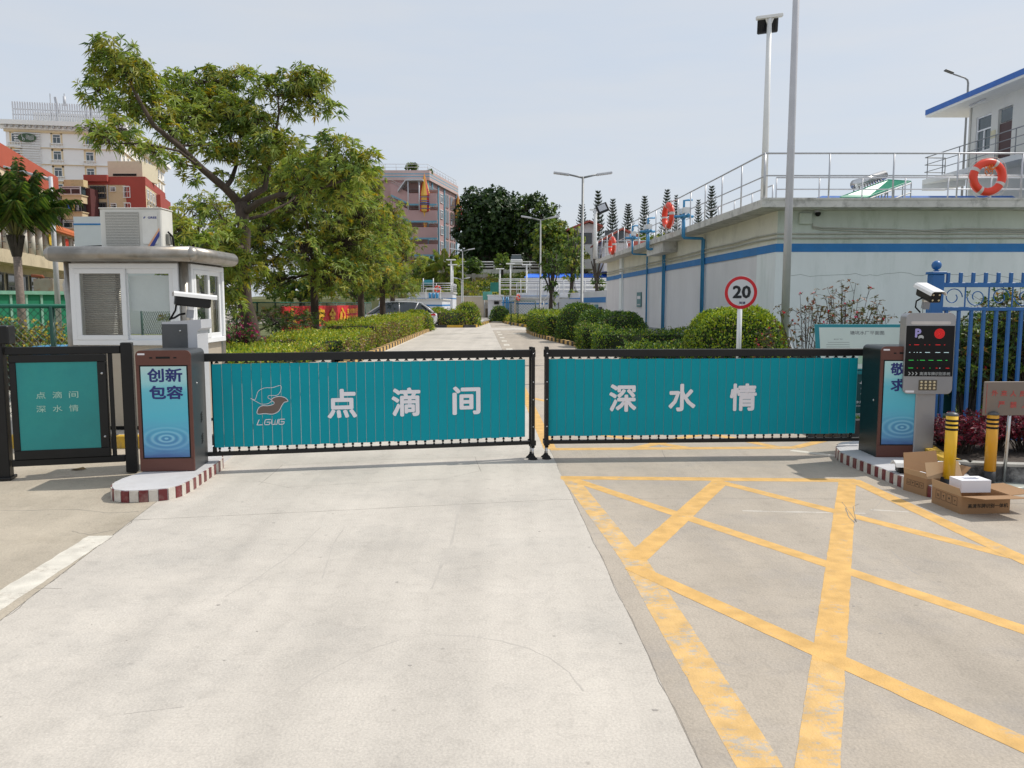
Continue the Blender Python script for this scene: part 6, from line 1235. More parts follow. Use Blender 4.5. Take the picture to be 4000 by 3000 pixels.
# floodlight post on the deck
FYp = 22.6; fx_ = XX(2984, 770, FYp)
t = thing('floodlight_post', 'white post on the tank deck with black floodlight seen from behind', 'floodlight', (fx_, FYp, DK1))
zt_ = ZZ(68, FYp) - DK1
part(MB().mt(white).tube([(0, 0, 0), (0, 0, zt_ * 0.4), (0, 0, zt_)], [0.095, 0.085, 0.062], 14), 'pole', t)
m = MB().mt(white); m.M = T(0, 0, zt_) @ Matrix.Rotation(R(-7), 4, 'Y'); m.bbox(-0.36, 0.36, -0.07, 0.07, -0.02, 0.06, 0.006); part(m, 'crossbar', t)
m = MB().mt(white); m.prismy([(-0.12, zt_ - 0.02), (0.12, zt_ - 0.02), (0.06, zt_ - 0.17), (-0.06, zt_ - 0.17)], -0.02, 0.02); part(m, 'gusset', t)
m = MB().mt(mat('floodlight_back', (0.012, 0.014, 0.02), 0.35)); m.M = T(0.0, 0.14, zt_ - 0.13) @ Matrix.Rotation(R(-7), 4, 'Y') @ Matrix.Rotation(R(25), 4, 'X'); m.bbox(-0.29, 0.29, -0.03, 0.03, -0.24, 0.16, 0.03)
for k in range(9): m.box(-0.25 + k * 0.055, -0.235 + k * 0.055, -0.055, -0.03, -0.15, 0.1)
part(m, 'lamp_housing', t)

# ---- upper house at the right edge
hx = lambda Y, off=0.0: 26.57 + off - SL * Y
HY0, HY1 = 24.0, 44.0
t = house = thing('office_house', 'white two storey office block with blue eaves and balcony at the right edge', 'building', (hx(HY1), HY1, 0))
wpl = mat('office_white_wall', (0.64, 0.64, 0.60), 0.8, var=0.05, scale=0.5, stain=(0.45, 0.46, 0.45), stain_scale=0.6, stain_amt=0.3); sof = mat('soffit_white', (0.70, 0.69, 0.64), 0.8, var=0.04)
eblue = mat('eaves_blue', (0.02, 0.12, 0.42), 0.5)
def hbox(mb, y0, y1, o0, o1, z0, z1): mb.prism([(hx(y0, o0), y0), (hx(y1, o0), y1), (hx(y1, o1), y1), (hx(y0, o1), y0)], z0, z1)
Zs = 12.0
wy = [(42.1, 43.35, ZZ(592, 42.7), ZZ(450, 42.7)), (40.45, 41.55, 8.55, ZZ(418, 41)), (38.0, 39.5, 9.45, 11.2)]   # window, door, window
m = MB().mt(wpl); hbox(m, HY0, HY1, 0.15, 6, 0, 8.3); hbox(m, HY0, HY1, 0.15, 6, 8.3, Zs)
ys = sorted([HY0, HY1] + [v for a in wy for v in a[:2]]); solids = [(HY0, 38.0), (39.5, 40.45), (41.55, 42.1), (43.35, HY1)]
for a, b in solids: hbox(m, a, b, 0, 0.15, 8.3, Zs)
for a, b, z0, z1 in wy: hbox(m, a, b, 0, 0.15, 8.3, z0); hbox(m, a, b, 0, 0.15, z1, Zs)
part(m, 'wall', t, world=True)
for i, (a, b, z0, z1) in enumerate(wy):
    if i == 1:
        m = MB().mt(mat('door_maroon', (0.055, 0.018, 0.018), 0.4)); hbox(m, a + 0.05, b - 0.05, 0.08, 0.148, z0, z0 + 2.1); d = part(m, 'door', t, world=True)
        m = MB().mt(glass2); hbox(m, a + 0.1, b - 0.1, 0.10, 0.148, z0 + 2.15, z1 - 0.05); part(m, 'transom', t, world=True)
    else:
        m = MB().mt(glass2); hbox(m, a + 0.05, b - 0.05, 0.11, 0.148, z0 + 0.05, z1 - 0.05); g_ = m
        f = MB().mt(whitepvc); hbox(f, a, b, 0.05, 0.11, z0, z0 + 0.07); hbox(f, a, b, 0.05, 0.11, z1 - 0.07, z1); hbox(f, a, a + 0.07, 0.05, 0.11, z0 + 0.07, z1 - 0.07); hbox(f, b - 0.07, b, 0.05, 0.11, z0 + 0.07, z1 - 0.07); hbox(f, (a + b) / 2 - 0.035, (a + b) / 2 + 0.035, 0.05, 0.11, z0 + 0.07, z0 + 1.1); hbox(f, a + 0.07, b - 0.07, 0.05, 0.11, z0 + 1.1, z0 + 1.17)
        fo = part(f, 'window', t, world=True); po = bpy.data.objects.new('pane', g_.mesh('pane', WM[t].inverted())); _link(po, WM[fo].copy(), fo)
eo = -1.25
m = MB().mt(sof); m.prism([(hx(46.0, eo - 0.0), 46.0), (hx(46.0, 7), 46.0), (hx(HY0, 7), HY0), (hx(HY0, eo), HY0)], Zs, Zs + 0.12); part(m, 'soffit', t, world=True)
m = MB().mt(eblue); m.prism([(hx(46.0, eo - 0.02), 46.02), (hx(46.0, 7), 46.02), (hx(HY0, 7), HY0), (hx(HY0, eo - 0.02), HY0)], Zs + 0.12, Zs + 0.40); part(m, 'blue_eaves', t, world=True)
m = MB().mt(wpl); hbox(m, HY0, 46.0, eo, -0.0, 8.28, 8.55); m.prism([(hx(45.9, eo), 46.0), (hx(45.9, 0), 46.0), (hx(43.9, 0), 44.0), (hx(43.9, 0) - 0.01, 44.0)], 7.95, 8.28); part(m, 'balcony_slab', t, world=True)
m = MB().mt(sof).tube([(hx(43.8, -0.04), 43.8, 0), (hx(43.8, -0.04), 43.8, Zs)], 0.04, 6); part(m, 'downpipe', t, world=True)
m = MB().mt(lgrey); m.cbox((hx(42, -0.6), 42.4, Zs - 0.06), (0.08, 1.4, 0.06)); part(m, 'tube_lamp', t, world=True)
m = MB().mt(mat('cream_notice', (0.60, 0.56, 0.38), 0.6)); hbox(m, 41.68, 42.05, -0.03, 0.0, ZZ(540, 41.9), ZZ(510, 41.9)); part(m, 'door_notice', t, world=True)
railing('grey balcony railing of the office block', [(hx(45.9, 0), 46.0, 8.55), (hx(45.9, eo + 0.05), 45.9, 8.55), (hx(28, eo + 0.05), 28, 8.55)], 1.22, 2, 1.5, r=0.028, m=galv)
t = thing('hazard_board', 'small white board with red letters behind the balcony rail', 'sign', (hx(36.6, -0.9), 36.6, 8.56), math.atan2(-1, SL))
part(MB().mt(mat('board_cream', (0.58, 0.50, 0.42), 0.6)).box(0, 1.3, 0, 0.04, 0.1, 1.05), 'panel', t); m = MB().mt(mat('dull_red', (0.45, 0.05, 0.04), 0.6)); 
for k in range(4): m.box(0.12 + k * 0.24, 0.28 + k * 0.24, 0.04, 0.045, 0.55, 0.75)
part(m, 'print_block', t)
# roof street lamp behind
LYr = 58.0; lx = XX(3776, 430, LYr)
t = thing('street_lamp', 'curved single arm lamp rising behind the blue eaves', 'street lamp', (lx, LYr, 0)); zl = ZZ(308, LYr); dxl = XX(3722, 290, LYr) - lx
part(MB().mt(galv).tube([(0, 0, 0), (0, 0, zl - 0.3), (-0.06, 0, zl - 0.08), (-0.25, 0, zl + 0.06), (dxl, 0, ZZ(289, LYr))], [0.10, 0.07, 0.065, 0.06, 0.05], 8), 'pole', t)
m = MB().mt(dgrey); m.M = T(dxl - 0.25, 0, ZZ(283, LYr) + 0.03) @ Matrix.Rotation(R(20), 4, 'Y'); m.bbox(-0.36, 0.28, -0.15, 0.15, -0.04, 0.06, 0.02); part(m, 'lamp_head', t)
# low roofs, solar heater and green canopy beyond the tank
t = thing('pump_house', 'low building with blue edged roof showing over the tank railing', 'building', (14.0, 37, 0))
m = MB().mt(wpl); m.box(13.6, 22.5, 37, 43, 0, 6.0); part(m, 'wall', t, world=True)
m = MB().mt(eblue); m.add([(12.6, 36.2, 6.0), (23.2, 36.2, 6.0), (23.2, 43.5, 6.0), (12.6, 43.5, 6.0), (14.4, 37.5, 6.55), (23.2, 37.5, 6.55), (23.2, 42.5, 6.55), (14.4, 42.5, 6.55)], [(0, 3, 2, 1), (4, 5, 6, 7), (0, 1, 5, 4), (1, 2, 6, 5), (2, 3, 7, 6), (3, 0, 4, 7)]); part(m, 'roof', t, world=True)
hY = 35.0
t = thing('water_heater', 'solar water heater with silver tank and sloping tubes above the railing', 'water heater', P(3395, 745, hY)); a_, b_ = P(3337, 722, hY), P(3452, 684, hY + 1)
m = MB().mt(steel); m.tube([a_, b_], 0.21, 14); part(m, 'tank', t, world=True); m = MB().mt(dgrey)
for k in range(9): q = a_.lerp(b_, 0.12 + k * 0.09); m.tube([q + Vector((0, -0.15, -0.1)), q + Vector((-0.25, -1.0, -0.85))], 0.03, 5)
part(m, 'collector_tubes', t, world=True)
m = MB().mt(galv)
for q in (a_, b_): m.tube([q, q + Vector((0, 0.2, -1.6))], 0.03, 5); m.tube([q + Vector((-0.25, -1.0, -0.85)), q + Vector((0.0, 0.2, -1.2))], 0.025, 5)
part(m, 'stand', t, world=True)
t = thing('green_canopy', 'sloping green sheet canopy on a steel frame beyond the tank railing', 'canopy', P(3480, 760, 33)); gm = mat('green_sheet', (0.015, 0.25, 0.15), 0.4, var=0.1)
c1_, c2_, c3_, c4_ = P(3280, 768, 32.5), P(3470, 700, 34.5), P(3560, 706, 35.5), P(3385, 770, 33)
m = MB().mt(gm); m.add([tuple(p) for p in (c1_, c2_, c3_, c4_)] + [tuple(p - Vector((0, 0, 0.04))) for p in (c1_, c2_, c3_, c4_)], [(0, 1, 2, 3), (7, 6, 5, 4), (0, 4, 5, 1), (1, 5, 6, 2), (2, 6, 7, 3), (3, 7, 4, 0)]); part(m, 'sheet', t, world=True)
m = MB().mt(galv)
for q0, q1 in ((c1_, c2_), (c4_, c3_)):
    for k in range(6):
        p = q0.lerp(q1, k / 5); m.tube([p - Vector((0, 0, 0.06)), (p.x, p.y, 4.4)], 0.025, 4)
    m.tube([q0 - Vector((0, 0, .1)), q1 - Vector((0, 0, .1))], 0.03, 4); m.tube([q0 - Vector((0, 0, .5)), q1 - Vector((0, 0, .5))], 0.03, 4)
part(m, 'frame', t, world=True)

# ---- double armed lamps of the road
def double_lamp(px, base_py, top_py, Y, label, armpx=115, armdy=-12, sc=1.0):
    b = P(px, base_py, Y); zt = ZZ(top_py, Y); t = thing('street_lamp', label, 'street lamp', (b.x, Y, 0), 0, 'double armed street lamps along the road'); aw = armpx * Y / FPX; up = -armdy * Y / FPX
    part(MB().mt(galv).tube([(0, 0, 0), (0, 0, 0.3), (0, 0, 0.31), (0, 0, zt)], [0.13 * sc, 0.12 * sc, 0.085 * sc, 0.055 * sc], 10), 'pole', t)
    for s in (-1, 1):
        part(MB().mt(galv).tube([(0, 0, zt - 0.05), (s * aw * 0.5, 0, zt + up * 0.55)], [0.05, 0.04], 8), 'arm', t)
        m = MB().mt(lgrey); m.M = T(s * aw * 0.76, 0, zt + up * 0.8) @ Matrix.Rotation(-s * math.atan2(up, aw), 4, 'Y'); m.bbox(-aw * 0.28, aw * 0.28, -0.14, 0.14, -0.05, 0.05, 0.02); part(m, 'lamp_head', t)
    return t
double_lamp(2272, 1250, 690, 38.5, 'nearest and tallest double armed lamp standing in the right bushes', 108, -14)
double_lamp(2110, 1240, 858, 60.0, 'second double armed lamp beside the right hedge', 72, -12)
double_lamp(1808, 1230, 980, 84.0, 'third double armed lamp before the retaining wall', 46, -8)
double_lamp(1803, 1225, 1090, 82.0, 'short double armed lamp close to the third lamp', 32, -5, 0.9)

wf = P(2324, 1012, 50.0); t = thing('floodlight_post', 'slim white post with tilted black floodlight near the far deck corner', 'floodlight', (wf.x, 50.0, DK1)); h_ = ZZ(822, 50) - DK1
part(MB().mt(white).tube([(0, 0, 0), (0, 0, h_)], [0.12, 0.10], 10), 'pole', t); part(MB().mt(white).box(-0.35, 0.05, -0.05, 0.05, h_, h_ + 0.08), 'crossbar', t)
m = MB().mt(black); m.M = T(0.42, -0.1, h_ + 0.12) @ Matrix.Rotation(R(-22), 4, 'Y') @ Matrix.Rotation(R(-20), 4, 'X'); m.bbox(-0.36, 0.36, -0.06, 0.06, -0.30, 0.30, 0.03); part(m, 'lamp_housing', t); m2 = MB().mt(lgrey); m2.M = m.M; m2.box(-0.24, 0.24, -0.066, -0.06, -0.18, 0.22); part(m2, 'lamp_glass', t)
# ================================================================ LEFT BACKGROUND
_wc = {}
def win(root, M, w, h, style='slide', frame=None, gl=None, name='window', depth=0.10):
    """window frame standing 2-3 cm proud with a recessed pane child; meshes shared"""
    fm = frame or whitepvc; gl = gl or glass2; key = (round(w, 2), round(h, 2), style, fm.name, gl.name)
    if key not in _wc:
        f = MB().mt(fm); q = min(0.09, w * 0.1); f.box(0, w, -0.06, 0.02, 0, q); f.box(0, w, -0.06, 0.02, h - q, h); f.box(0, q, -0.06, 0.02, q, h - q); f.box(w - q, w, -0.06, 0.02, q, h - q)
        if style == 'slide': f.box(w / 2 - q / 2, w / 2 + q / 2, -0.05, 0.01, q, h * 0.68); f.box(q, w - q, -0.05, 0.01, h * 0.68, h * 0.68 + q)
        if style == 'grille':
            for k in range(1, int(w / 0.22)): x = w * k / int(w / 0.22); f.box(x - 0.012, x + 0.012, -0.22, -0.20, 0, h)
            for z in (0.0, h * 0.5, h): f.box(0, w, -0.225, -0.195, z - 0.02, z + 0.02)
            f.box(0, 0.03, -0.2, 0, 0, 0.03); f.box(w - 0.03, w, -0.2, 0, 0, 0.03)
        g = MB().mt(gl).box(q * 0.8, w - q * 0.8, -0.02, 0.0, q * 0.8, h - q * 0.8)
        _wc[key] = (f.mesh(name), g.mesh('pane'))
    a, b = _wc[key]; o = inst(a, name, root, M); p = bpy.data.objects.new('pane', b); _link(p, WM[o].copy(), o); return o
def face(p0, p1):
    """local frame of a facade: x along it, y into the building, z up"""
    u = Vector((p1[0] - p0[0], p1[1] - p0[1], 0)); L = u.length; a = math.atan2(u.y, u.x); return Matrix.Translation((p0[0], p0[1], 0)) @ Matrix.Rotation(a, 4, 'Z'), L
def fbox(root, Mf, x0, x1, y0, y1, z0, z1, m, name, b=None):
    mb = MB().mt(m); mb.box(x0, x1, y0, y1, z0, z1); return inst(mb.mesh(name), name, root, WM[root].inverted() @ Mf)
acu = MB().mt(mat('small_ac_unit', (0.55, 0.54, 0.50), 0.5)); acu.box(0, 0.85, -0.35, 0, 0, 0.6); acu.mt(dgrey); acu.torus((0.38, -0.352, 0.3), 0.15, 0.07, (0, 1, 0), 12, 4); acme = acu.mesh('ac_unit')

# ---- the white hotel block
hw = mat('hotel_white', (0.86, 0.85, 0.82), 0.8, var=0.03, scale=0.2); hc = mat('hotel_cream_trim', (0.74, 0.60, 0.38), 0.8, var=0.05, scale=0.5); hg = mat('hotel_shadow_grey', (0.45, 0.44, 0.43), 0.8)
HQ = (P(487, 900, 95).x, 95.0); HW = (HQ[0] - 11.9, 92.7); HE = (P(650, 900, 122).x, 122.0); HZ = ZZ(520, 95)
t = thing('hotel_block', 'tall white hotel block with cream trims, cornice and louvred rooftop screen', 'building', (HW[0], HW[1], 0), 0)
MF, LF = face(HW, HQ); MS, LS = face(HQ, HE)
def wpart(mb, name, par=None): return part(mb, name, par or t, world=True)
m = MB().mt(hw); m.prism([HW, HQ, HE, (HE[0] - 17, HE[1])], 0, HZ); wpart(m, 'wall')
for k, (pr, z0, z1) in enumerate(((0.15, HZ - 0.3, HZ), (0.5, HZ, HZ + 0.3), (0.9, HZ + 0.4, HZ + 0.9))):
    for Mx, Lx in ((MF, LF), (MS, LS)): fbox(t, Mx, -pr, Lx + pr, -pr, 0.0, z0, z1, hw if k else hc, 'cornice')
den = MB().mt(hg).box(-0.12, 0.12, -0.45, 0.0, 0, 0.26).mesh('dentil')
for Mx, Lx in ((MF, LF), (MS, LS)):
    for k in range(int(Lx / 0.62)): inst(den, 'dentil', t, WM[t].inverted() @ Mx @ T(0.3 + k * 0.62, -0.35, HZ + 0.12))
fh = 1.86; rows = [HZ - 1.45 - fh * k for k in range(8)]; S6 = Matrix.Scale(0.56, 4)
sill = MB().mt(hw); sill.box(-0.35, 1.85, -0.65, 0.0, -0.12, 0.02); sill.box(-0.35, -0.28, -0.65, -0.58, -0.85, -0.12); sill.box(-0.35, 1.85, -0.65, -0.58, -0.85, -0.75); sill.box(-0.3, 1.8, -0.6, 0, -0.98, -0.85)
for k in range(5): sill.box(-0.35 + k * 0.53, -0.28 + k * 0.53, -0.65, -0.58, -0.75, -0.12)
sme = sill.mesh('sill_box'); sur = MB().mt(hc); sur.box(-0.35, 0.0, -0.05, 0, -0.3, 2.2); sur.box(1.5, 1.85, -0.05, 0, -0.3, 2.2); sur.box(-0.35, 1.85, -0.05, 0, 1.85, 2.3); sume = sur.mesh('surround')
for z in rows:
    for xw in ((P(233, 600, 94).x - HW[0]), (P(360, 600, 94.6).x - HW[0]), 1.0):
        if xw < 0 or xw > LF - 1: continue
        Mx = WM[t].inverted() @ MF @ T(xw - 0.42, 0, z) @ S6; win(t, Mx, 1.5, 1.8); inst(sme, 'sill_box', t, Mx); inst(sume, 'surround', t, Mx)
    for i in range(12): Mx = WM[t].inverted() @ MS @ T(0.9 + i * 2.2, 0, z) @ S6; win(t, Mx, 1.5, 1.8); inst(sume, 'surround', t, Mx); (inst(acme, 'ac_unit', t, Mx @ T(1.9, 0, -0.9)) if i % 2 else None)
    for Mx, Lx in ((MF, LF), (MS, LS)):
        fbox(t, Mx, -0.1, Lx + 0.1, -0.14, 0, z + 1.29, z + 1.36, hc, 'string_course'); fbox(t, Mx, -0.16, Lx + 0.16, -0.2, 0, z + 1.36, z + 1.40, hw, 'string_course')
# louvre panel with the green oval emblem
lou = MB().mt(white).box(0, 2.7, -0.2, -0.14, 0, 0.13).mesh('louvre')
for k in range(14): inst(lou, 'louvre', t, WM[t].inverted() @ MF @ T(0.9, 0, HZ - 4.0 + k * 0.27))
ov = MB().mt(mat('emblem_green', (0.045, 0.09, 0.035), 0.5)); 
ov.prismy([(1.85 * math.cos(a), 0.95 * math.sin(a)) for a in np.linspace(0, 2 * math.pi, 33)[:-1]], -0.05, 0.05); eo_ = inst(ov.mesh('emblem'), 'emblem', t, WM[t].inverted() @ MF @ T(2.3, -0.3, HZ - 0.95) @ Matrix.Scale(0.52, 4))
wl_ = MB().mt(wprint)
for k in range(4):
    pts = [(-0.2 + 0.16 * j, -0.07, 0.5 - k * 0.26 + 0.09 * math.sin(j * 0.9) - j * 0.02) for j in range(11)]; wl_.tube(pts, 0.04, 4)
wl_.tube([(-1.15, -0.07, 0.6), (-0.95, -0.07, 0.5), (-1.0, -0.07, 0.2), (-0.75, -0.07, -0.1), (-0.5, -0.07, -0.3), (-0.55, -0.07, -0.6), (-0.85, -0.07, -0.5), (-0.9, -0.07, -0.2), (-0.6, -0.07, -0.15)], 0.05, 4)
wl_.torus((0, -0.07, 0), 0.92, 0.0, n=4); wl_.v = wl_.v; oo = bpy.data.objects.new('emblem_lines', wl_.mesh('emblem_lines')); _link(oo, WM[eo_].copy(), eo_)
# rooftop screen of upright fins
fin = MB().mt(mat('screen_fin', (0.62, 0.63, 0.66), 0.5)).box(-0.07, 0.07, -0.05, 0.05, 0, 2.35).mesh('fin')
for Mx, Lx, n_ in ((MF, LF, 44), (MS, LS, 44)):
    for k in range(n_): inst(fin, 'fin', t, WM[t].inverted() @ Mx @ T(0.6 + (Lx - 0.6) * k / n_, 0.8, HZ + 0.9))
    for z_ in (0.15, 0.9, 1.5): fbox(t, Mx, 0.6, Lx, 0.86, 0.92, HZ + 0.9 + z_, HZ + 0.98 + z_, hg, 'screen_rail')
fbox(t, MF, 2, LF - 1, 3, 5, HZ + 0.9, HZ + 2.6, hw, 'plant_room')
# rooftop aerials
for i, (px_, top, kind) in enumerate(((170, 352, 0), (193, 368, 1), (226, 352, 2), (310, 360, 0), (325, 380, 1), (386, 392, 2), (420, 388, 0))):
    b = P(px_, 430, 94); zb_ = HZ + 0.9; h_ = ZZ(top, 94) - zb_; a = thing('roof_aerial', ('thin mast aerial on the hotel roof', 'panel antenna on the hotel roof', 'cylindrical antenna on the hotel roof')[kind] + ', number %d from the west' % (i + 1) if False else ('thin mast aerial', 'slanted panel antenna', 'cylinder topped antenna')[kind] + ' on the hotel roof, %s in the line' % ('first', 'second', 'third', 'fourth', 'fifth', 'sixth', 'seventh')[i], 'antenna', (b.x, 95.5, zb_), 0, 'antennas on the hotel roof')
    part(MB().mt(mgrey).tube([(0, 0, 0), (0, 0, h_)], 0.05, 5), 'mast', a); q = MB().mt(lgrey)
    if kind == 1: q.cbox((0.1, -0.1, h_ - 0.9), (0.28, 0.15, 1.9), Euler((0, -0.15, 0)))
    elif kind == 2: q.tube([(0, 0, h_ - 1.4), (0, 0, h_ - 0.3)], 0.16, 8)
    else: q.tube([(0, 0, h_ - 2), (-0.6, 0, 0)], 0.03, 4); q.tube([(0, 0, h_ - 2), (0.6, 0, 0)], 0.03, 4)
    part(q, ('stay', 'panel', 'cylinder')[kind], a)

# ---- red and cream apartments before the hotel
rd = mat('apartment_red', (0.34, 0.062, 0.045), 0.85, var=0.08, scale=0.5); cr = mat('apartment_cream', (0.58, 0.46, 0.29), 0.85, var=0.06, scale=0.5, stain=(0.35, 0.28, 0.2), stain_scale=0.8, stain_amt=0.4)
A0 = (P(345, 900, 80).x, 80.0); A1 = (P(575, 900, 80).x, 80.0); A2 = (P(652, 900, 92).x, 92.0); AZ_ = ZZ(690, 80)
t = thing('apartment_block', 'cream apartment block with deep red top band and barred windows', 'building', (A0[0], A0[1], 0))
MF, LF = face(A0, A1); MS, LS = face(A1, A2)
m = MB().mt(cr); m.prism([A0, A1, A2, (A2[0] - 6, A2[1])], 0, AZ_ - 0.8); wpart(m, 'wall'); m = MB().mt(rd); m.prism([(A0[0] - 0.05, A0[1] - 0.05), (A1[0] + 0.05, A1[1] - 0.05), A2, (A2[0] - 6, A2[1])], AZ_ - 0.8, AZ_); wpart(m, 'red_band')
fbox(t, MF, LF - 1.9, LF + 0.03, -0.06, 0, 3, AZ_ - 0.8, rd, 'red_pier'); fbox(t, MF, 0, 2.3, -0.4, -0.05, AZ_ - 0.5, AZ_ + 0.12, rd, 'red_canopy')
fbox(t, MS, LS * 0.45, LS + 0.1, -0.5, -0.05, 3, AZ_ - 1.0, rd, 'red_pier')
W_ = WM[t].inverted()
for z in [AZ_ - 2.1 - 1.6 * k for k in range(6)]:
    fbox(t, MF, 0.4, 1.95, -0.03, 0.0, z - 0.05, z + 1.2, mat('balcony_dark', (0.05, 0.045, 0.04), 0.9), 'balcony_opening'); win(t, W_ @ MF @ T(0.42, -0.05, z), 1.5, 1.15, 'grille', frame=dgrey, gl=glass); fbox(t, MF, 0.35, 2.0, -0.10, -0.04, z + 0.45, z + 0.55, cr, 'balcony_rail')
    win(t, W_ @ MF @ T(2.4, -0.03, z + 0.65), 0.55, 0.45, 'grille', frame=white); win(t, W_ @ MF @ T(3.7, -0.03, z + 0.05), 0.68, 1.1, 'grille', frame=white, gl=glass)
    for i in range(7): win(t, W_ @ MS @ T(0.6 + i * 1.6, -0.03, z), 0.8, 1.0, 'slide'); inst(acme, 'ac_unit', t, W_ @ MS @ T(0.7 + i * 1.6, -0.05, z - 0.5) @ S6)
fbox(t, MF, 2.1, 2.18, -0.12, -0.02, 0, AZ_ - 0.8, hg, 'downpipe')
# cream water house between hotel and apartments
fbox(t, MF, 1.5, LF - 0.9, 1.5, 5.0, AZ_, AZ_ + 1.75, mat('roof_hut_cream', (0.62, 0.55, 0.40), 0.85, var=0.05), 'roof_hut'); fbox(t, MF, 2.0, LF - 1.5, 1.46, 1.5, AZ_ + 0.3, AZ_ + 0.52, blackrub, 'hut_slot')
# ---- worn balcony stack
B0 = (P(232, 900, 78).x, 78.0); B1 = (P(352, 900, 78).x, 78.0)
t = thing('balcony_block', 'worn cream block with stacked enclosed balconies and dark gaps', 'building', (B0[0], B0[1], 0)); MF, LF = face(B0, B1); W_ = WM[t].inverted(); BZ_ = ZZ(700, 78)
dkr = mat('dark_red_recess', (0.10, 0.03, 0.03), 0.9); fbox(t, MF, 0, LF, 0.4, 4, 0, BZ_ - 0.8, dkr, 'wall'); fbox(t, MF, 0.9, LF - 0.2, -0.4, 0.4, BZ_ - 0.75, BZ_ - 0.1, mat('peeling_cream', (0.60, 0.47, 0.26), 0.9, var=0.2, scale=1, stain=(0.2, 0.15, 0.1), stain_scale=2, stain_amt=0.8), 'roof_parapet')
for k in range(6):
    z = BZ_ - 1.6 - k * 1.58
    fbox(t, MF, 0.8, LF - 0.3, -0.7, 0.4, z - 0.72, z - 0.04, cr, 'balcony_front'); fbox(t, MF, 0.7, LF - 0.2, -0.8, 0.4, z - 0.04, z + 0.04, cr, 'slab_edge'); fbox(t, MF, 0.9, LF - 0.4, -0.3, 0.3, z + 0.04, z + 0.82, blackrub if k in (1, 4) else glass2, 'opening')
    win(t, W_ @ MF @ T(0.8, -0.72, z + 0.04), LF - 1.1, 0.78, 'grille' if k % 2 else 'slide', frame=(dgrey if k % 2 else lgrey), gl=glass); win(t, W_ @ MF @ T(0.08, 0.37, z - 0.3), 0.5, 0.7, 'slide')
for k, c_ in enumerate(((0.6, 0.6, 0.62), (0.05, 0.12, 0.4), (0.5, 0.35, 0.1), (0.3, 0.3, 0.33))): fbox(t, MF, 1.1 + k * 0.4, 1.32 + k * 0.4, -0.98, -0.94, BZ_ - 3.05, BZ_ - 2.55, mat('laundry%d' % k, c_, 0.9), 'laundry')
# ---- the long orange red apartment at the far left
C0 = (P(-60, 900, 58).x, 58.0); C1 = (P(232, 900, 79).x, 79.0); CZ = 12.8
t = thing('terracotta_block', 'long terracotta and cream apartment block behind the palm', 'building', (C0[0], C0[1], 0)); MF, LF = face(C0, C1); W_ = WM[t].inverted()
orr = mat('terracotta_paint', (0.40, 0.085, 0.045), 0.85, var=0.08, scale=0.4); crl = mat('pale_cream_paint', (0.66, 0.55, 0.38), 0.85, var=0.05, scale=0.4)
fbox(t, MF, 0, LF, 0, 8, 0, CZ - 0.8, crl, 'wall'); fbox(t, MF, -0.1, LF + 0.0, -0.15, 8, CZ - 0.8, CZ + 1.0, orr, 'roof_band')
for a, b in ((0.0, 0.42), (0.60, 0.80)): fbox(t, MF, LF * a, LF * b, -0.5, 0, 0, CZ - 2.0, orr, 'red_bay')
fbox(t, MF, LF - 0.12, LF + 0.03, -0.2, -0.05, 0, CZ - 0.5, white, 'downpipe')
for z in [0.9 + 1.85 * k for k in range(6)]:
    for f_ in (0.46, 0.52, 0.84, 0.885, 0.93): win(t, W_ @ MF @ T(LF * f_, -0.05, z), 0.75, 1.05, 'grille', frame=(dgrey if z < 9 else whitepvc), gl=glass); inst(acme, 'ac_unit', t, W_ @ MF @ T(LF * f_, -0.1, z - 0.5) @ S6)
    for f_ in (0.1, 0.25, 0.66, 0.73): win(t, W_ @ MF @ T(LF * f_, -0.52, z), 0.8, 0.95, 'slide')
# ---- arcade building with orange tiles
D0 = (P(-120, 1000, 41).x, 41.0); D1 = (P(295, 1000, 62).x, 62.0)
t = thing('arcade_building', 'two storey cream building with colonnade balcony and orange tile eaves', 'building', (D0[0], D0[1], 0)); MF, LF = face(D0, D1); W_ = WM[t].inverted()
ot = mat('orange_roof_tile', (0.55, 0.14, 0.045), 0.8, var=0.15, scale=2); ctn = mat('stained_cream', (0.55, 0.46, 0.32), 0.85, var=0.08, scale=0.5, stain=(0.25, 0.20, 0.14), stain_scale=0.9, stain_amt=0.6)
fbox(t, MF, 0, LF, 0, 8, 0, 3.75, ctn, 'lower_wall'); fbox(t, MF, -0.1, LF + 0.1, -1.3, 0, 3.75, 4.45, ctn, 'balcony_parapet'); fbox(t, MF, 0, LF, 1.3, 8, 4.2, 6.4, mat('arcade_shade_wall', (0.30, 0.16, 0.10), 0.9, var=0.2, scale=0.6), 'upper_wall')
m = MB().mt(ot); ntile = int(LF / 0.30)
tm = MB().mt(ot); tm.tube([(0, -1.75, 6.25), (0, 0.4, 7.15)], 0.13, 6); tme = tm.mesh('roof_tile'); fbox(t, MF, -0.2, LF, -1.3, 0.3, 6.12, 6.25, ctn, 'eaves_beam')
mm_ = MB().mt(ot); mm_.add([(-0.2, -1.75, 6.25), (LF, -1.75, 6.25), (LF, 0.5, 7.18), (-0.2, 0.5, 7.18), (-0.2, -1.75, 6.15), (LF, -1.75, 6.15), (LF, 0.5, 6.3), (-0.2, 0.5, 6.3)], [(0, 1, 2, 3), (4, 7, 6, 5), (0, 4, 5, 1), (1, 5, 6, 2), (2, 6, 7, 3), (3, 7, 4, 0)]); inst(mm_.mesh('roof'), 'roof', t, W_ @ MF)
for k in range(ntile): inst(tme, 'roof_tile', t, W_ @ MF @ T(0.15 + k * 0.30, 0, 0))
cl_ = MB().mt(mat('column_white', (0.62, 0.58, 0.52), 0.8)).tube([(0, -1.15, 4.45), (0, -1.15, 6.12)], 0.19, 8).mesh('column'); ncol = 15
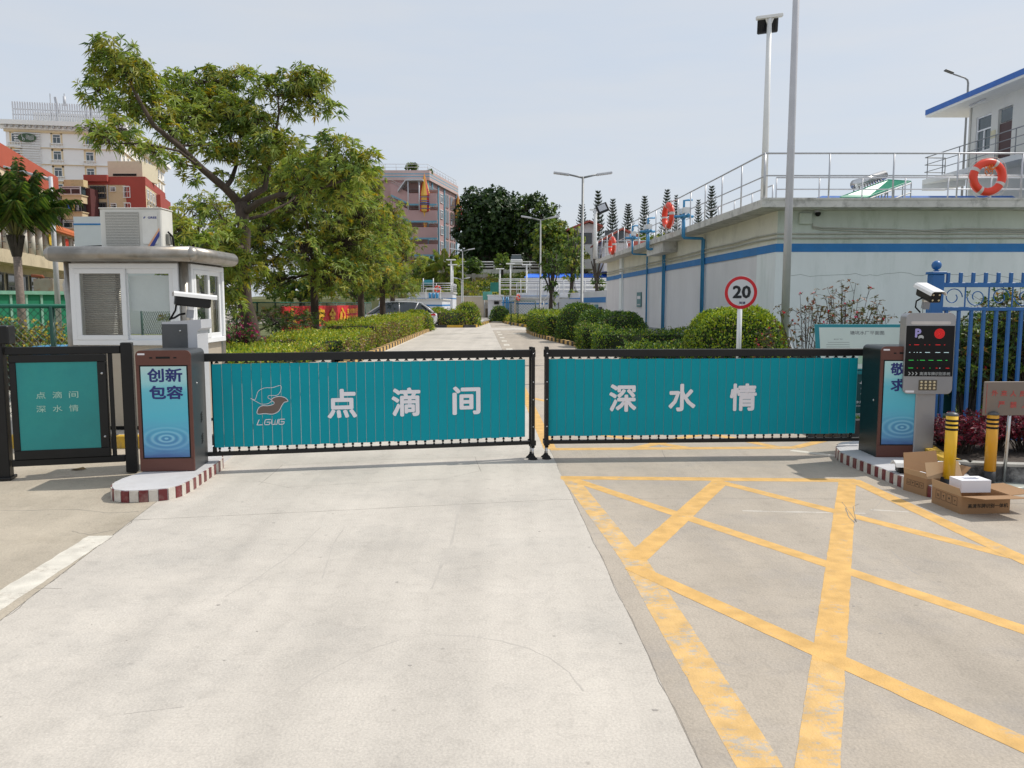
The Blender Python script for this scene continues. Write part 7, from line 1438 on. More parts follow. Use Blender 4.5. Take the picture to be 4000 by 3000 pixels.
for k in range(ncol): inst(cl_, 'column', t, W_ @ MF @ T(0.5 + (LF - 1) * k / (ncol - 1), 0, 0))
rlm = MB().mt(dgrey); [rlm.tube([(0, -1.15, z), (LF, -1.15, z)], 0.025, 4) for z in (4.85, 5.15)]; inst(rlm.mesh('balcony_rails'), 'balcony_rails', t, W_ @ MF)
for k in range(9):
    x = 1.0 + k * (LF - 2) / 9; win(t, W_ @ MF @ T(x, -0.04, 0.9), 1.5, 2.4, 'grille' if k % 2 else 'slide', frame=dgrey, gl=glass)
    inst(acme, 'ac_unit', t, W_ @ MF @ T(x + 1.7, -0.05, 1.0)); fbox(t, MF, x, x + 1.0, 1.26, 1.3, 4.4, 6.1, mat('dark_doorway', (0.03, 0.03, 0.035), 0.9), 'doorway')
wpi = MB().mt(white).tube([(0, -0.5, 0.5), (0, -0.5, 2.7), (0.15, -0.5, 2.95), (0.7, -0.5, 2.9)], 0.16, 10); inst(wpi.mesh('vent_pipe'), 'vent_pipe', t, W_ @ MF @ T(LF * 0.60, -0.6, 0))
# laundry on the arcade balcony
for i, (f_, w_, h_, c_, lab) in enumerate(((0.70, 0.9, 1.1, (0.62, 0.60, 0.60), 'white bed sheet drying on the arcade balcony'), (0.76, 0.7, 0.9, (0.66, 0.66, 0.66), 'white shirt drying beside the bed sheet'), (0.60, 0.5, 0.8, (0.50, 0.05, 0.03), 'red striped cloth drying on the arcade balcony'), (0.83, 0.45, 0.7, (0.45, 0.25, 0.28), 'pink cloth drying at the far end of the arcade'), (0.42, 0.5, 0.7, (0.62, 0.42, 0.04), 'yellow cloth drying near the palm trunk'))):
    m = MB().mt(mat('cloth_%s' % ('abcde'[i]), c_, 0.9, var=0.1)); Mx = MF @ T(LF * f_, -1.42, 5.9 - h_); vs, fs = [], []
    for a in range(6):
        for b in (0, 1): vs.append((w_ * a / 5, 0.05 * math.sin(a * 2.1 + b), h_ * b + (0 if b else 0.08 * math.sin(a * 1.7))))
    m.add(vs, [(2 * a, 2 * a + 2, 2 * a + 3, 2 * a + 1) for a in range(5)]); o = bpy.data.objects.new('hanging_cloth', m.mesh('hanging_cloth')); _link(o, Mx, None); tag(o, lab, 'laundry', 'laundry on the arcade balcony')
# ---- white block with a blue line behind the booth roof
E0, E1 = (P(289, 900, 40).x, 40.0), (P(430, 900, 40).x + 3, 40.0)
t = thing('white_block', 'plain white block with thin blue line behind the air conditioner', 'building', (E0[0], E0[1], 0)); MF, LF = face(E0, E1); zE = ZZ(846, 40)
fbox(t, MF, 0, LF, 0, 5, 0, zE, mat('plain_white_wall', (0.66, 0.68, 0.72), 0.7, var=0.02), 'wall'); fbox(t, MF, -0.01, LF, -0.02, 0, ZZ(879, 40), ZZ(873, 40), bandm, 'blue_line')
# ---- rusty steel cabinet and green hoarding
t = thing('rusty_tank', 'rust streaked grey steel tank behind the green hoarding', 'tank', (P(105, 1130, 36).x, 36.5, 0)); rsm = mat('rusty_steel', (0.33, 0.29, 0.23), 0.8, var=0.15, scale=1.2, stain=(0.32, 0.10, 0.03), stain_scale=1.6, stain_amt=0.8)
w_ = P(184, 1130, 36).x - P(105, 1130, 36).x; part(MB().mt(rsm).bbox(0, w_, 0, 1.2, 0, ZZ(1087, 36), 0.02), 'body', t); part(MB().mt(mat('rust', (0.24, 0.07, 0.03), 0.9)).tube([(-0.1, 0.1, ZZ(1075, 36)), (w_ * 0.4, 0.1, ZZ(1078, 36)), (w_ * 0.45, 0.1, ZZ(1085, 36))], 0.08, 6), 'rusty_pipe', t)
G0 = (P(-150, 1170, 30).x, 30.0); G1_ = (P(275, 1170, 33).x, 33.0); t = thing('green_hoarding', 'green metal hoarding of framed panels with pale top trim', 'hoarding', (G0[0], G0[1], 0)); MF, LF = face(G0, G1_); zg = ZZ(1150, 31.5); gpm = mat('hoarding_green', (0.02, 0.24, 0.13), 0.5, var=0.10, scale=0.8); npn = 7
fbox(t, MF, 0, LF, -0.1, 0.1, zg, zg + 0.14, mat('pale_mint_trim', (0.25, 0.50, 0.38), 0.5), 'top_trim'); pw = LF / npn; pme = MB().mt(gpm).box(0.05, pw - 0.05, 0, 0.04, 0.05, zg).mesh('panel'); pst = MB().mt(mat('mint_post', (0.30, 0.52, 0.42), 0.5)).box(-0.04, 0.04, -0.04, 0.06, 0, zg).mesh('post')
for k in range(npn): inst(pme, 'panel', t, WM[t].inverted() @ MF @ T(k * pw, 0, 0)); inst(pst, 'post', t, WM[t].inverted() @ MF @ T(k * pw, 0, 0))
# ---- wire fence by the booth
cg = mat('fence_green_plastic', (0.006, 0.13, 0.08), 0.4, var=0.1); cgd = mat('dark_green_post', (0.005, 0.055, 0.038), 0.45); FY2 = 10.3
def wire_fence(label, a, b, h, mesh_s, wr, posts, base=0.0, r=0.03, slope_tube=True, group='green wire fences'):
    Mf, Lf = face(a, b); t = thing('wire_fence', label, 'fence', M=Mf @ T(0, 0, base), group=group)
    part(MB().mt(cg).tube([(0, 0, h), (Lf, 0, h)], r, 8), 'top_rail', t)
    pm_ = MB().mt(cgd).tube([(0, 0, -base), (0, 0, h)], r * 1.25, 8).mesh('post')
    for x in posts: inst(pm_, 'post', t, T(x, 0, 0))
    m = MB().mt(cgd); s = mesh_s; H = h - 0.02
    for sgn in (1, -1):
        x = -H
        while x < Lf + H:
            x0, x1 = x, x + H * sgn; z0, z1 = 0.02, H
            def clip(xa, za, xb, zb):
                if xa > xb: xa, za, xb, zb = xb, zb, xa, za
                if xb <= 0 or xa >= Lf: return None
                k = (zb - za) / (xb - xa)
                if xa < 0: za += -xa * k; xa = 0
                if xb > Lf: zb -= (xb - Lf) * k; xb = Lf
                return xa, za, xb, zb
            q = clip(x0, z0, x1, z1)
            if q: m.tube([(q[0], 0.006 * sgn, q[1]), (q[2], 0.006 * sgn, q[3])], wr, 3, cap=False)
            x += s
    part(m, 'wire_mesh', t, kind='stuff'); return t
fz = ZZ(1196, FY2)
wire_fence('green chain link fence between the black side gate and the booth', (-9.0, FY2), (-5.35, FY2), fz, 0.098, 0.0042, (1.0, 2.1, 3.05, 3.62), r=0.028)
m = MB().mt(cgd).tube([(-5.55, FY2 + 0.5, fz + 0.35), (-6.3, FY2 + 0.4, 1.0)], 0.02, 6)
# bougainvillea pot shrubs behind the wire fence
for px_, Y_, s_, lab in ((70, 12.5, 0.8, 'yellow and green variegated shrub behind the wire fence'), (185, 12.8, 1.05, 'bright yellow leaved shrub beside the fence post'), (20, 13.5, 0.9, 'darker shrub at the far left behind the wire fence')):
    shrub('potted_shrub', lab, 'shrub', (XX(px_, 1250, Y_), Y_, 0.1), (s_, 0.8, 1.36), 40, 0.055, 5, 8, (leafmat('yellow_variegated', (0.55, 0.42, 0.05), 0.3), H1, leafmat('bronze_variegated', (0.15, 0.07, 0.03), 0.2)), (0.55, 0.25, 0.2) if 'bright' in lab else (0.25, 0.45, 0.3), 'shrubs behind the wire fence', 0.008, wl=0.6)
t = thing('blue_planter', 'pale blue painted planter box behind the wire fence', 'planter', (XX(120, 1300, 12), 12.0, 0.1)); part(MB().mt(blue).bbox(0, 1.0, 0, 0.5, 0.35, 0.85, 0.01), 'trough', t); [part(MB().mt(blue).box(x, x + 0.08, 0.2, 0.28, 0, 0.35), 'leg', t) for x in (0.05, 0.85)]
sheet('lawn', [(-30, 11), (-5.9, 11), (-6.2, 24), (-9.9, 24.5), (-11.5, 60), (-60, 60), (-60, 11)], 0.06, mat('pale_garden_ground', (0.20, 0.22, 0.09), 0.95, var=0.3, scale=1.5))
for i in range(5): clipped('hedge', ('nearest', 'second', 'third', 'fourth', 'farthest')[i] + ' low garden hedge seen through the wire fence', 'hedge', (-9.5 - i * 1.8, 15.0 + i * 1.1, 0.06), (2.2, 0.7, 0.6), 0.08, 260, HM, (0.4, 0.35, 0.15, 0.1), 'box', group='garden hedges behind the wire fence')
# ---- lamp and palm at the left
LYl = 27.0; bx_ = P(226, 1190, LYl).x; t = thing('street_lamp', 'slim grey lamp with one long arm over the palm', 'street lamp', (bx_, LYl, 0)); zt_ = ZZ(690, LYl)
part(MB().mt(pgrey).tube([(0, 0, 0), (0, 0, zt_)], [0.10, 0.065], 10), 'pole', t); ax_ = P(22, 645, LYl).x - bx_
dz_ = ZZ(645, LYl) - zt_
part(MB().mt(pgrey).tube([(0, 0, zt_ - 0.1), (ax_ * 0.55, 0, zt_ - 0.1 + dz_ * 0.6)], [0.06, 0.045], 8), 'arm', t); m = MB().mt(lgrey); m.M = T(ax_ * 0.78, 0, zt_ - 0.1 + dz_ * 0.86) @ Matrix.Rotation(math.atan2(dz_, -ax_), 4, 'Y'); m.bbox(ax_ * 0.24, -ax_ * 0.24, -0.12, 0.12, -0.03, 0.04, 0.01); part(m, 'lamp_head', t)
def palm(name, label, base, h, fr, fl, seed, mats=(H5, G1, leafmat('palm_olive', (0.09, 0.10, 0.025), 0.2)), r=0.15, lean=0.0, leaf=0.42, group=None, up=0.75, el0=80, el1=-25, bare=1.6):
    random.seed(seed); b = Vector(base); t = thing(name, label, 'palm tree', tuple(b), 0, group); pts = [b, b + Vector((lean * 0.3, 0, h * 0.4)), b + Vector((lean, 0, h))]
    pal = mat('palm_bark', (0.24, 0.19, 0.165), 0.9, var=0.25, scale=10, bump=0.8, bscale=12, stretch=(1, 1, 3)); m = MB().mt(pal); m.tube(pts, [r * 1.15, r * 0.95, r * 0.9], 12)
    m.mt(barkd)
    for k in range(16):
        a = k * 2.4; q = pts[2] + Vector((0, 0, -0.1)); m.tube([q + Vector((math.cos(a) * r * 0.6, math.sin(a) * r * 0.6, -0.3)), q + Vector((math.cos(a) * r * 1.9, math.sin(a) * r * 1.9, 0.35))], [0.07, 0.03], 4)
    part(m, 'trunk', t, world=True); V, S = [], []; rb = MB().mt(leafmat('palm_rib', (0.16, 0.15, 0.05), 0.0)); top = pts[2]
    for k in range(fr):
        a = k * 2.39996; el = R(el0 + (el1 - el0) * (k / fr) ** 1.1); L = fl * random.uniform(0.85, 1.1); ps = []; d = Vector((math.cos(a) * math.cos(el), math.sin(a) * math.cos(el), math.sin(el))); p = top.copy(); n = 14; ps.append(p.copy())
        for j in range(n): d = (d + Vector((0, 0, -0.085 - 0.07 * up * j / n))).normalized(); p = p + d * L / n; ps.append(p.copy())
        rb.tube(ps, [0.028 * (1 - j / (n + 1)) + 0.004 for j in range(n + 1)], 4, cap=False)
        q = []; D = []; N_ = []; ll = []
        for j in range(int(n * bare), n * 5):
            u_ = j / (n * 5); i = int(u_ * n); c = ps[i].lerp(ps[i + 1], u_ * n - i); dd = (ps[i + 1] - ps[i]).normalized(); sd = dd.cross(Vector((0, 0, 1))); sd = sd.normalized() if sd.length > 0.05 else Vector((1, 0, 0)); upv = sd.cross(dd)
            for s in (-1, 1):
                di = (sd * s * 0.8 + dd * 0.65 + Vector((0, 0, random.uniform(-1.0, 0.35)))).normalized(); q.append(c); D.append(di); N_.append(upv); ll.append(leaf * (0.45 + math.sin(math.pi * min(1, u_ * 1.05)) * 0.75) * random.uniform(0.85, 1.1))
        V.append(leaf_arrays(np.array(q, dtype=float), np.array(D, dtype=float), np.array(N_, dtype=float), np.array(ll), 0.013 * leaf / 0.42, droop=0.6)); S.append(rng.choice(len(mats), len(q), p=[0.5, 0.3, 0.2] if len(mats) == 3 else None))
    part(rb, 'frond_ribs', t, world=True); me = leaf_mesh('fronds', np.concatenate(V) - np.array(b)[None], np.concatenate(S), mats); o = bpy.data.objects.new('fronds', me); _link(o, WM[t].copy(), t); return t
pb_ = P(78, 1190, 25.0); palm('palm_tree', 'shaggy palm with grey ringed trunk at the far left', (pb_.x + 0.05, 25.0, 0), 3.45, 36, 2.4, 2, r=0.125, lean=-0.05, leaf=0.46, el0=89, el1=60, bare=2.2)

BG = (leafmat('magenta_bract', (0.42, 0.03, 0.16), 0.25), H5, G1)
for px_, Y_, lab in ((905, 19.5, 'magenta flowered shrub behind the wire fence beside the booth'), (1010, 21.0, 'magenta flowered shrub partly behind the big tree trunk')): shrub('flowering_shrub', lab, 'shrub', (XX(px_, 1300, Y_) - 0.6, Y_, 0.06), (1.5, 1.0, 1.25), 50, 0.06, 6, 8, BG, (0.35, 0.35, 0.30), 'magenta shrubs behind the wire fence', 0.008, wl=0.6, top_only=0.1)
# ================================================================ FAR CENTRE
# hill and terraces
hillm = mat('scrubby_hillside', (0.10, 0.11, 0.045), 0.95, var=0.35, scale=0.35, stain=(0.20, 0.17, 0.11), stain_scale=0.3, stain_amt=0.7, bump=0.5, bscale=2)
def hz(x, y):
    f = lambda a, b, v: max(0, min(1, (v - a) / (b - a)))
    z = -0.3 + 2.3 * (f(88.2, 88.6, y) if x < 8 else f(96, 100, y)) + 4.0 * f(88, 106, y) * (0.25 + 0.75 * f(-19, -12, x)) + 2.2 * f(112, 150, y) + 3.0 * f(120, 200, y) * f(5, 40, x)
    if x > 60 or x < -60: z *= 0.8
    return z + 0.25 * noise.noise(Vector((x * 0.2, y * 0.2, 0))) * f(88, 95, y)
m = MB().mt(hillm); xs_ = np.linspace(-30, 150, 91); ys_ = np.concatenate([np.linspace(88.2, 112, 36), np.linspace(114, 420, 50)]); m.smooth = True
m.add([(float(x), float(y), hz(x, y)) for y in ys_ for x in xs_], [(j * 91 + i, j * 91 + i + 1, (j + 1) * 91 + i + 1, (j + 1) * 91 + i) for j in range(len(ys_) - 1) for i in range(90)]); solo(m, 'hill', None, None, None, 'structure')
# bushes all over the bank
bp_ = []; nb_ = 0
V, S = [], []
for i in range(260):
    x = random.uniform(-16, 12); y = random.uniform(88.8, 101); z = hz(x, y); s = random.uniform(0.4, 1.1); n = 70; d = rnd_unit(n); d[:, 2] = np.abs(d[:, 2]); Pp = np.array([x, y, z]) + d * np.array([s, s, s * 0.7]); V.append(leaf_arrays(Pp, d + 0.6 * rng.normal(size=(n, 3)), rnd_unit(n), 0.32 * rng.uniform(.6, 1.3, n), 0.17)); S.append(np.full(n, random.choice([0, 0, 1, 2, 3])) if random.random() < .7 else rng.choice(4, n))
me = leaf_mesh('undergrowth', np.concatenate(V), np.concatenate(S), [G1, G5, G3, leafmat('dry_grass_leaf', (0.20, 0.16, 0.07), 0.2)]); o = bpy.data.objects.new('undergrowth', me); _link(o, Matrix.Identity(4), None); tag(o, 'scrub covering the bank above the retaining wall', 'undergrowth', None, 'stuff')
# retaining wall and concrete frame above
rw = mat('beige_retaining_wall', (0.50, 0.44, 0.35), 0.85, var=0.06, scale=0.5, stain=(0.33, 0.28, 0.20), stain_scale=0.6, stain_amt=0.5, bump=0.1)
t = thing('retaining_wall', 'beige retaining wall closing the far end of the road', 'wall', (-9, 88, 0)); part(MB().mt(rw).box(-9, 0.6, 87.8, 88.2, 0, ZZ(1160, 88)), 'wall', t, world=True); part(MB().mt(slabm).box(-9, 0.6, 87.75, 88.25, ZZ(1160, 88), ZZ(1156, 88)), 'coping', t, world=True)
t = thing('terrace_frame', 'weathered concrete beams and posts stepping up the bank', 'concrete frame', (-12, 97, 4)); 
wcm = mat('weathered_beam_concrete', (0.40, 0.37, 0.32), 0.9, var=0.15, scale=1, stain=(0.08, 0.08, 0.07), stain_scale=1.5, stain_amt=0.7)
for py_ in (1104, 1078): part(MB().mt(wcm).box(P(1700, py_, 97).x, P(1905, py_, 97).x, 96.8, 97.1, ZZ(py_ + 6, 97), ZZ(py_ - 6, 97)), 'beam', t, world=True)
for px_ in (1715, 1760, 1805, 1850, 1893): x = P(px_, 1100, 96.9).x; part(MB().mt(wcm).box(x - 0.2, x + 0.2, 96.7, 97.2, 3.0, ZZ(1068, 97)), 'post', t, world=True)
part(MB().mt(slabm).box(P(1640, 1052, 104).x, P(2420, 1052, 104).x, 103.8, 104.3, ZZ(1060, 104) - 1.2, ZZ(1052, 104)), 'terrace_edge', t, world=True)
railing('long white guard rail along the terrace road on the hill', [(P(1650, 1050, 104).x, 104, ZZ(1052, 104)), (P(2420, 1050, 104).x, 104, ZZ(1052, 104))], 0.95, 2, 2.4, r=0.07, group='white guard rails on the hill', m=white)
# parked vans up there
def far_car(px, py, Y, L_, label, c=(0.65, 0.65, 0.66), rz=0.0):
    b = P(px, py, Y); t = thing('parked_car', label, 'car', (b.x, Y, b.z), rz, 'cars parked on the terrace road'); pm = mat('car_%d' % int(c[0] * 100), c, 0.3, coat=0.5)
    m = MB().mt(pm); m.M = T(0, 0, 0) @ Matrix.Rotation(R(90), 4, 'Z'); m.M = Matrix.Identity(4)
    m.bbox(-0.85, 0.85, 0, L_, 0.28, 1.0, 0.12); part(m, 'body', t)
    m = MB().mt(glass); m.add([(-0.78, 0.35, 1.0), (0.78, 0.35, 1.0), (0.62, 0.95, 1.62), (-0.62, 0.95, 1.62), (-0.78, L_ - 0.2, 1.0), (0.78, L_ - 0.2, 1.0), (0.62, L_ - 0.6, 1.62), (-0.62, L_ - 0.6, 1.62)], [(0, 1, 2, 3), (5, 4, 7, 6), (1, 5, 6, 2), (4, 0, 3, 7), (3, 2, 6, 7)]); part(m, 'windows', t)
    m = MB().mt(pm); m.bbox(-0.63, 0.63, 0.93, L_ - 0.58, 1.62, 1.68, 0.02); part(m, 'roof', t)
    for x in (-0.8, 0.8):
        for y in (0.8, L_ - 0.8): w = MB().mt(blackrub); w.tube([(x - 0.1, y, 0.32), (x + 0.1, y, 0.32)], 0.32, 12); part(w, 'wheel', t)
    for x in (-0.6, 0.6): part(MB().mt(white).box(x - 0.15, x + 0.15, -0.01, 0.02, 0.65, 0.8), 'headlight', t)
    return t
far_car(2017, 1042, 108, 3.8, 'white van parked facing the road under the banyan trees'); far_car(2330, 1040, 106, 3.8, 'white car parked on the terrace beside the red roofed house', (0.62, 0.62, 0.63), R(70))
# banyans and other hill trees
def mass_tree(name, label, px, base_py, Y, w_px, top_py, crown_py, leaf, mats, probs, n_pads, per, seed, dark=barkd, group=None, k=6, tr=0.5, flat=0.7):
    random.seed(seed); b = P(px, base_py, Y); s = Y / FPX; W = w_px * s / 2; zt = ZZ(top_py, Y); zc = ZZ(crown_py, Y); H = (zt - zc) / 2; c = Vector((b.x, Y, (zt + zc) / 2)); pads = []
    for i in range(n_pads):
        ph = i * 2.39996; z = 1 - 2 * (i + 0.5) / n_pads; q = math.sqrt(1 - z * z); f = random.uniform(0.68, 0.98); rr = W * random.uniform(0.22, 0.34)
        pads.append((c + Vector((math.cos(ph) * q * (W - rr) * f, math.sin(ph) * q * (W - rr) * f * 0.8, z * (H - rr * 0.6) * f)), (rr, rr, rr * flat)))
    trunk = [(b, tr * 1.3), (b + Vector((0, 0, (zc - b.z) * 0.6 + 0.5)), tr), (c, tr * 0.5)]; lm = [[(b + Vector((0, 0, (zc - b.z) * 0.5 + 0.5)), tr * 0.6), (c + Vector((random.uniform(-.6, .6) * W, 0, 0)), tr * 0.3)] for _ in range(4)]
    return tree(name, label, trunk, lm, pads, leaf, leaf * 0.55, per, k=k, mats=mats, probs=probs, bark=dark, twig=False, group=group, shell=0.5, twr=0.03, drop=0.1)
BM = (BN1, BN2, G5)
mass_tree('banyan_tree', 'huge dark banyan tree beside the pink school', 1905, 1065, 118, 300, 700, 1045, 0.55, BM, (0.62, 0.22, 0.16), 60, 4.2, 4, group='dark banyan trees on the hill', tr=0.8)
mass_tree('banyan_tree', 'second dark banyan tree with lighter right side', 2085, 1065, 116, 220, 722, 1030, 0.55, (BN1, BN2, G1), (0.5, 0.32, 0.18), 45, 4.2, 9, group='dark banyan trees on the hill', tr=0.7)
mass_tree('banyan_tree', 'lower dark banyan filling the gap between the two big ones', 1995, 1065, 122, 190, 745, 1050, 0.55, BM, (0.66, 0.2, 0.14), 40, 4.2, 15, group='dark banyan trees on the hill', tr=0.7)
mass_tree('thicket', 'dark thicket in the shade under the banyan trees', 1960, 1075, 128, 420, 985, 1072, 0.5, BM, (0.66, 0.2, 0.14), 30, 4, 16, tr=0.2)
mass_tree('banyan_tree', 'ragged lower banyan reaching right towards the tall street lamp', 2145, 1068, 119, 150, 770, 1055, 0.55, (BN1, BN2, G1), (0.5, 0.32, 0.18), 22, 3.6, 19, group='dark banyan trees on the hill', tr=0.4)
HT = 'leafy trees on the bank'
OL = (G1, G5, G3, G2)
mass_tree('leafy_tree', 'olive green tree at the right foot of the banyans', 2165, 1100, 100, 215, 828, 1090, 0.42, OL, (0.4, 0.3, 0.2, 0.1), 34, 14, 21, group=HT, tr=0.25)
mass_tree('leafy_tree', 'yellow green topped tree behind the tall lamp', 2228, 1120, 92, 150, 878, 1110, 0.40, (G1, G2, G3, G5), (0.3, 0.25, 0.2, 0.25), 26, 24, 22, group=HT, tr=0.22)
mass_tree('leafy_tree', 'bright young tree on the terrace left of the white van', 1962, 1085, 99, 84, 985, 1060, 0.36, (G1, G2, G5), (0.5, 0.25, 0.25), 16, 30, 23, group=HT, tr=0.14)
mass_tree('leafy_tree', 'round dark tree on the bank below the banyan', 1845, 1100, 98, 110, 1000, 1085, 0.36, (G5, G1, BN2), (0.5, 0.3, 0.2), 18, 24, 24, group=HT, tr=0.14)
mass_tree('leafy_tree', 'dark low tree on the left bank beside the pink school', 1640, 1100, 99, 120, 1010, 1110, 0.36, (G5, G1, G3), (0.4, 0.35, 0.25), 16, 22, 25, group=HT, tr=0.14)
mass_tree('leafy_tree', 'small tree peeping over the blue roof', 2340, 1140, 80, 70, 1085, 1130, 0.30, (G5, G1, G3), (0.4, 0.4, 0.2), 10, 40, 27, group=HT, tr=0.12)
mass_tree('leafy_tree', 'grey green tree row seen through the tank railing', 2560, 1050, 110, 330, 905, 1040, 0.42, (G5, G1, G3), (0.5, 0.3, 0.2), 24, 8, 28, group=HT, tr=0.2)
mass_tree('leafy_tree', 'dark green tree mass behind the banner fence', 1180, 1200, 58, 330, 1040, 1195, 0.36, (G5, G1, G3), (0.5, 0.3, 0.2), 26, 8, 51, group=HT, tr=0.18)
mass_tree('leafy_tree', 'green tree behind the white works block at the left', 1400, 1200, 70, 260, 1030, 1190, 0.36, (G5, G1, G3), (0.4, 0.4, 0.2), 24, 8, 52, group=HT, tr=0.18)
# slender trees beside the stairs
def slim_tree(px, base_py, Y, pads_, label, seed, mats=(G5, BN2, G1), lean=6, per=60):
    random.seed(seed); b = P(px, base_py, Y); s = Y / FPX; tr = [(b, 0.17), (P(px + lean * 0.3, base_py - 60, Y), 0.14), (P(px + lean, base_py - 150, Y), 0.10), (P(px + lean * 1.5, base_py - 230, Y), 0.05)]
    lm = [[(P(px + lean * 0.5, base_py - 90, Y), 0.09), (P(px + dx, base_py - dy, Y), 0.04)] for dx, dy in ((-25, 170), (30, 180), (-15, 240), (25, 250))]
    return tree('slim_tree', label, tr, lm, [(P(px + dx, base_py - dy, Y + random.uniform(-0.5, 0.5)), (r * s, r * s, r * s * 0.8)) for dx, dy, r in pads_], 0.26, 0.12, per, k=6, mats=mats, probs=(0.5, 0.3, 0.2), bark=barkd, group='slim dark trees by the white stairs', twr=0.012)
slim_tree(2150, 1243, 58, [(-12, 120, 12), (14, 140, 14), (-25, 165, 18), (20, 175, 20), (-5, 200, 22), (-28, 210, 18), (30, 215, 20), (5, 235, 22), (-15, 255, 18), (22, 255, 16), (10, 60, 9), (18, 95, 10)], 'dark slim tree standing before the white stairs', 31)
slim_tree(2232, 1150, 66, [(-20, 70, 16), (22, 75, 16), (0, 60, 12), (-28, 105, 20), (10, 100, 22), (32, 115, 18), (-12, 135, 24), (20, 145, 24), (-35, 150, 18), (0, 170, 26), (28, 180, 20), (-22, 190, 20), (5, 210, 18), (0, 5, 16), (18, 8, 12)], 'taller green slim tree behind the far low wall', 32, (G1, G5, G3))
slim_tree(2335, 1190, 62, [(-12, 90, 14), (12, 95, 14), (0, 110, 14), (15, 60, 8)], 'thin small tree close to the tank end', 33, lean=-12)
bt_ = P(1736, 1112, 93); palm('feather_palm', 'light green feathery palm on the bank before the pink school', (bt_.x, 93, bt_.z - 0.5), 1.6, 26, 3.4, 41, (G2, G1, G3), r=0.22, leaf=0.7, up=0.5)
# norfolk pines
def pine_proto(H, W, seed):
    random.seed(seed); m = MB().mt(barkd); m.tube([(0, 0, 0), (0, 0, H * 0.5), (0, 0, H * 0.97)], [0.16, 0.10, 0.02], 6); tm_ = m.mesh('trunk'); q, D, N_, ll, ww = [], [], [], [], []; z = H * 0.06; k = 0
    bm_ = MB().mt(barkd)
    while z < H * 0.97:
        f = 1 - z / H; Rr = W / 2 * (f ** 0.75) * random.uniform(0.85, 1.05) + 0.12; nb = 6; off = random.random() * 6
        for i in range(nb):
            a = off + 2 * math.pi * i / nb; ps = []; n = 5
            for j in range(n + 1): u_ = j / n; ps.append(Vector((math.cos(a) * Rr * u_, math.sin(a) * Rr * u_, z + Rr * (0.10 * u_ + 0.28 * u_ * u_))))
            for j in range(n):
                c0, c1 = ps[j], ps[j + 1]; dd = (c1 - c0).normalized(); sd = dd.cross(Vector((0, 0, 1))).normalized()
                for s_ in (-1, 0, 1):
                    for rep in range(1):
                        c = c0.lerp(c1, random.random()); q.append(tuple(c)); D.append(tuple(dd * 0.9 + sd * s_ * 0.75 + Vector((0, 0, 0.45)))); N_.append(tuple(dd.cross(sd)) if s_ else tuple(sd)); ll.append((0.34 + 0.35 * Rr / (W / 2)) * random.uniform(.8, 1.2)); ww.append(0.11)
        z += H * 0.047 * (0.75 + 0.5 * f); k += 1
    V = leaf_arrays(np.array(q), np.array(D), np.array(N_), np.array(ll), np.array(ww), mid=0.5); cm_ = leaf_mesh('crown', V, rng.choice(2, len(q), p=[0.7, 0.3]), [PN, PN2]); return tm_, cm_
protos = [pine_proto(10, 3.0, s) for s in (1, 2, 3)]
pl = [(2343, 738, 88, 1010, 'tallest norfolk pine standing between the red roofs'), (2389, 771, 74, 980, 'norfolk pine just right of the white floodlight post'), (2452, 791, 80, 960, 'norfolk pine over the white gabled house'), (2514, 761, 66, 950, 'slender norfolk pine left of the tank floodlight bracket'), (2595, 735, 84, 950, 'broad norfolk pine behind the side lifebuoy'), (2641, 757, 52, 940, 'narrow norfolk pine right of the side lifebuoy'), (2727, 776, 54, 940, 'small norfolk pine left of the last one'), (2777, 720, 74, 930, 'rightmost norfolk pine behind the side railing'), (2277, 792, 88, 990, 'dense dark norfolk pine behind the tall lamp pole')]
for i, (px_, tp, w_, bp, lab) in enumerate(pl):
    Y_ = 112 + (i % 3) * 4; b = P(px_, bp, Y_); zt_ = ZZ(tp, Y_); Hh = zt_ - b.z + 3; W_s = w_ * Y_ / FPX; t = thing('norfolk_pine', lab, 'pine tree', (b.x, Y_, b.z - 3), i * 0.7, 'norfolk pines on the hilltop'); S_ = Matrix.Rotation(R((-1.6, 0.8, 1.9, -0.6)[i % 4]), 4, 'Y') @ Matrix.Diagonal((W_s / 3.0 * (0.78 + 0.08 * (i % 4)), W_s / 3.0 * 0.9, Hh / 10, 1)); inst(protos[i % 3][0], 'trunk', t, S_); inst(protos[i % 3][1], 'crown', t, S_)
# ---- pink school with rocket turrets
pk = mat('school_pink', (0.47, 0.31, 0.305), 0.85, var=0.08, scale=0.3, stain=(0.32, 0.2, 0.19), stain_scale=0.3, stain_amt=0.5); pk2 = mat('school_pale_pink', (0.55, 0.42, 0.40), 0.85, var=0.08, scale=0.4); sb = mat('school_blue_pier', (0.17, 0.36, 0.47), 0.8, var=0.08); yw = mat('turret_yellow', (0.70, 0.40, 0.06), 0.45, var=0.05); rdt = mat('turret_red', (0.50, 0.035, 0.03), 0.45, var=0.05)
S1 = (P(1672, 900, 120).x, 120.0); S2 = (P(1783, 900, 136).x, 136.0); S0 = (P(1340, 900, 120).x, 120.0); Sb, St = ZZ(1012, 120), ZZ(668, 120)
t = thing('pink_school', 'pink five storey school with blue piers, stairs and rocket shaped turrets', 'building', (S0[0], S0[1], Sb)); WT = WM[t].inverted(); MS, LS = face(S1, S2); MF, LF = face(S0, S1)
m = MB().mt(pk); ssx = LF * 0.70; m.prism([(S0[0], 122.5), (S1[0] - 6.6, 122.5), (S1[0] - 6.6, 120.0), S1, S2, (S0[0], 136)], Sb - 3, St - 1.4); part(m, 'wall', t, world=True)
zb5 = [0, 0.45, 0.6, 0.85, 1.0, 1.45]
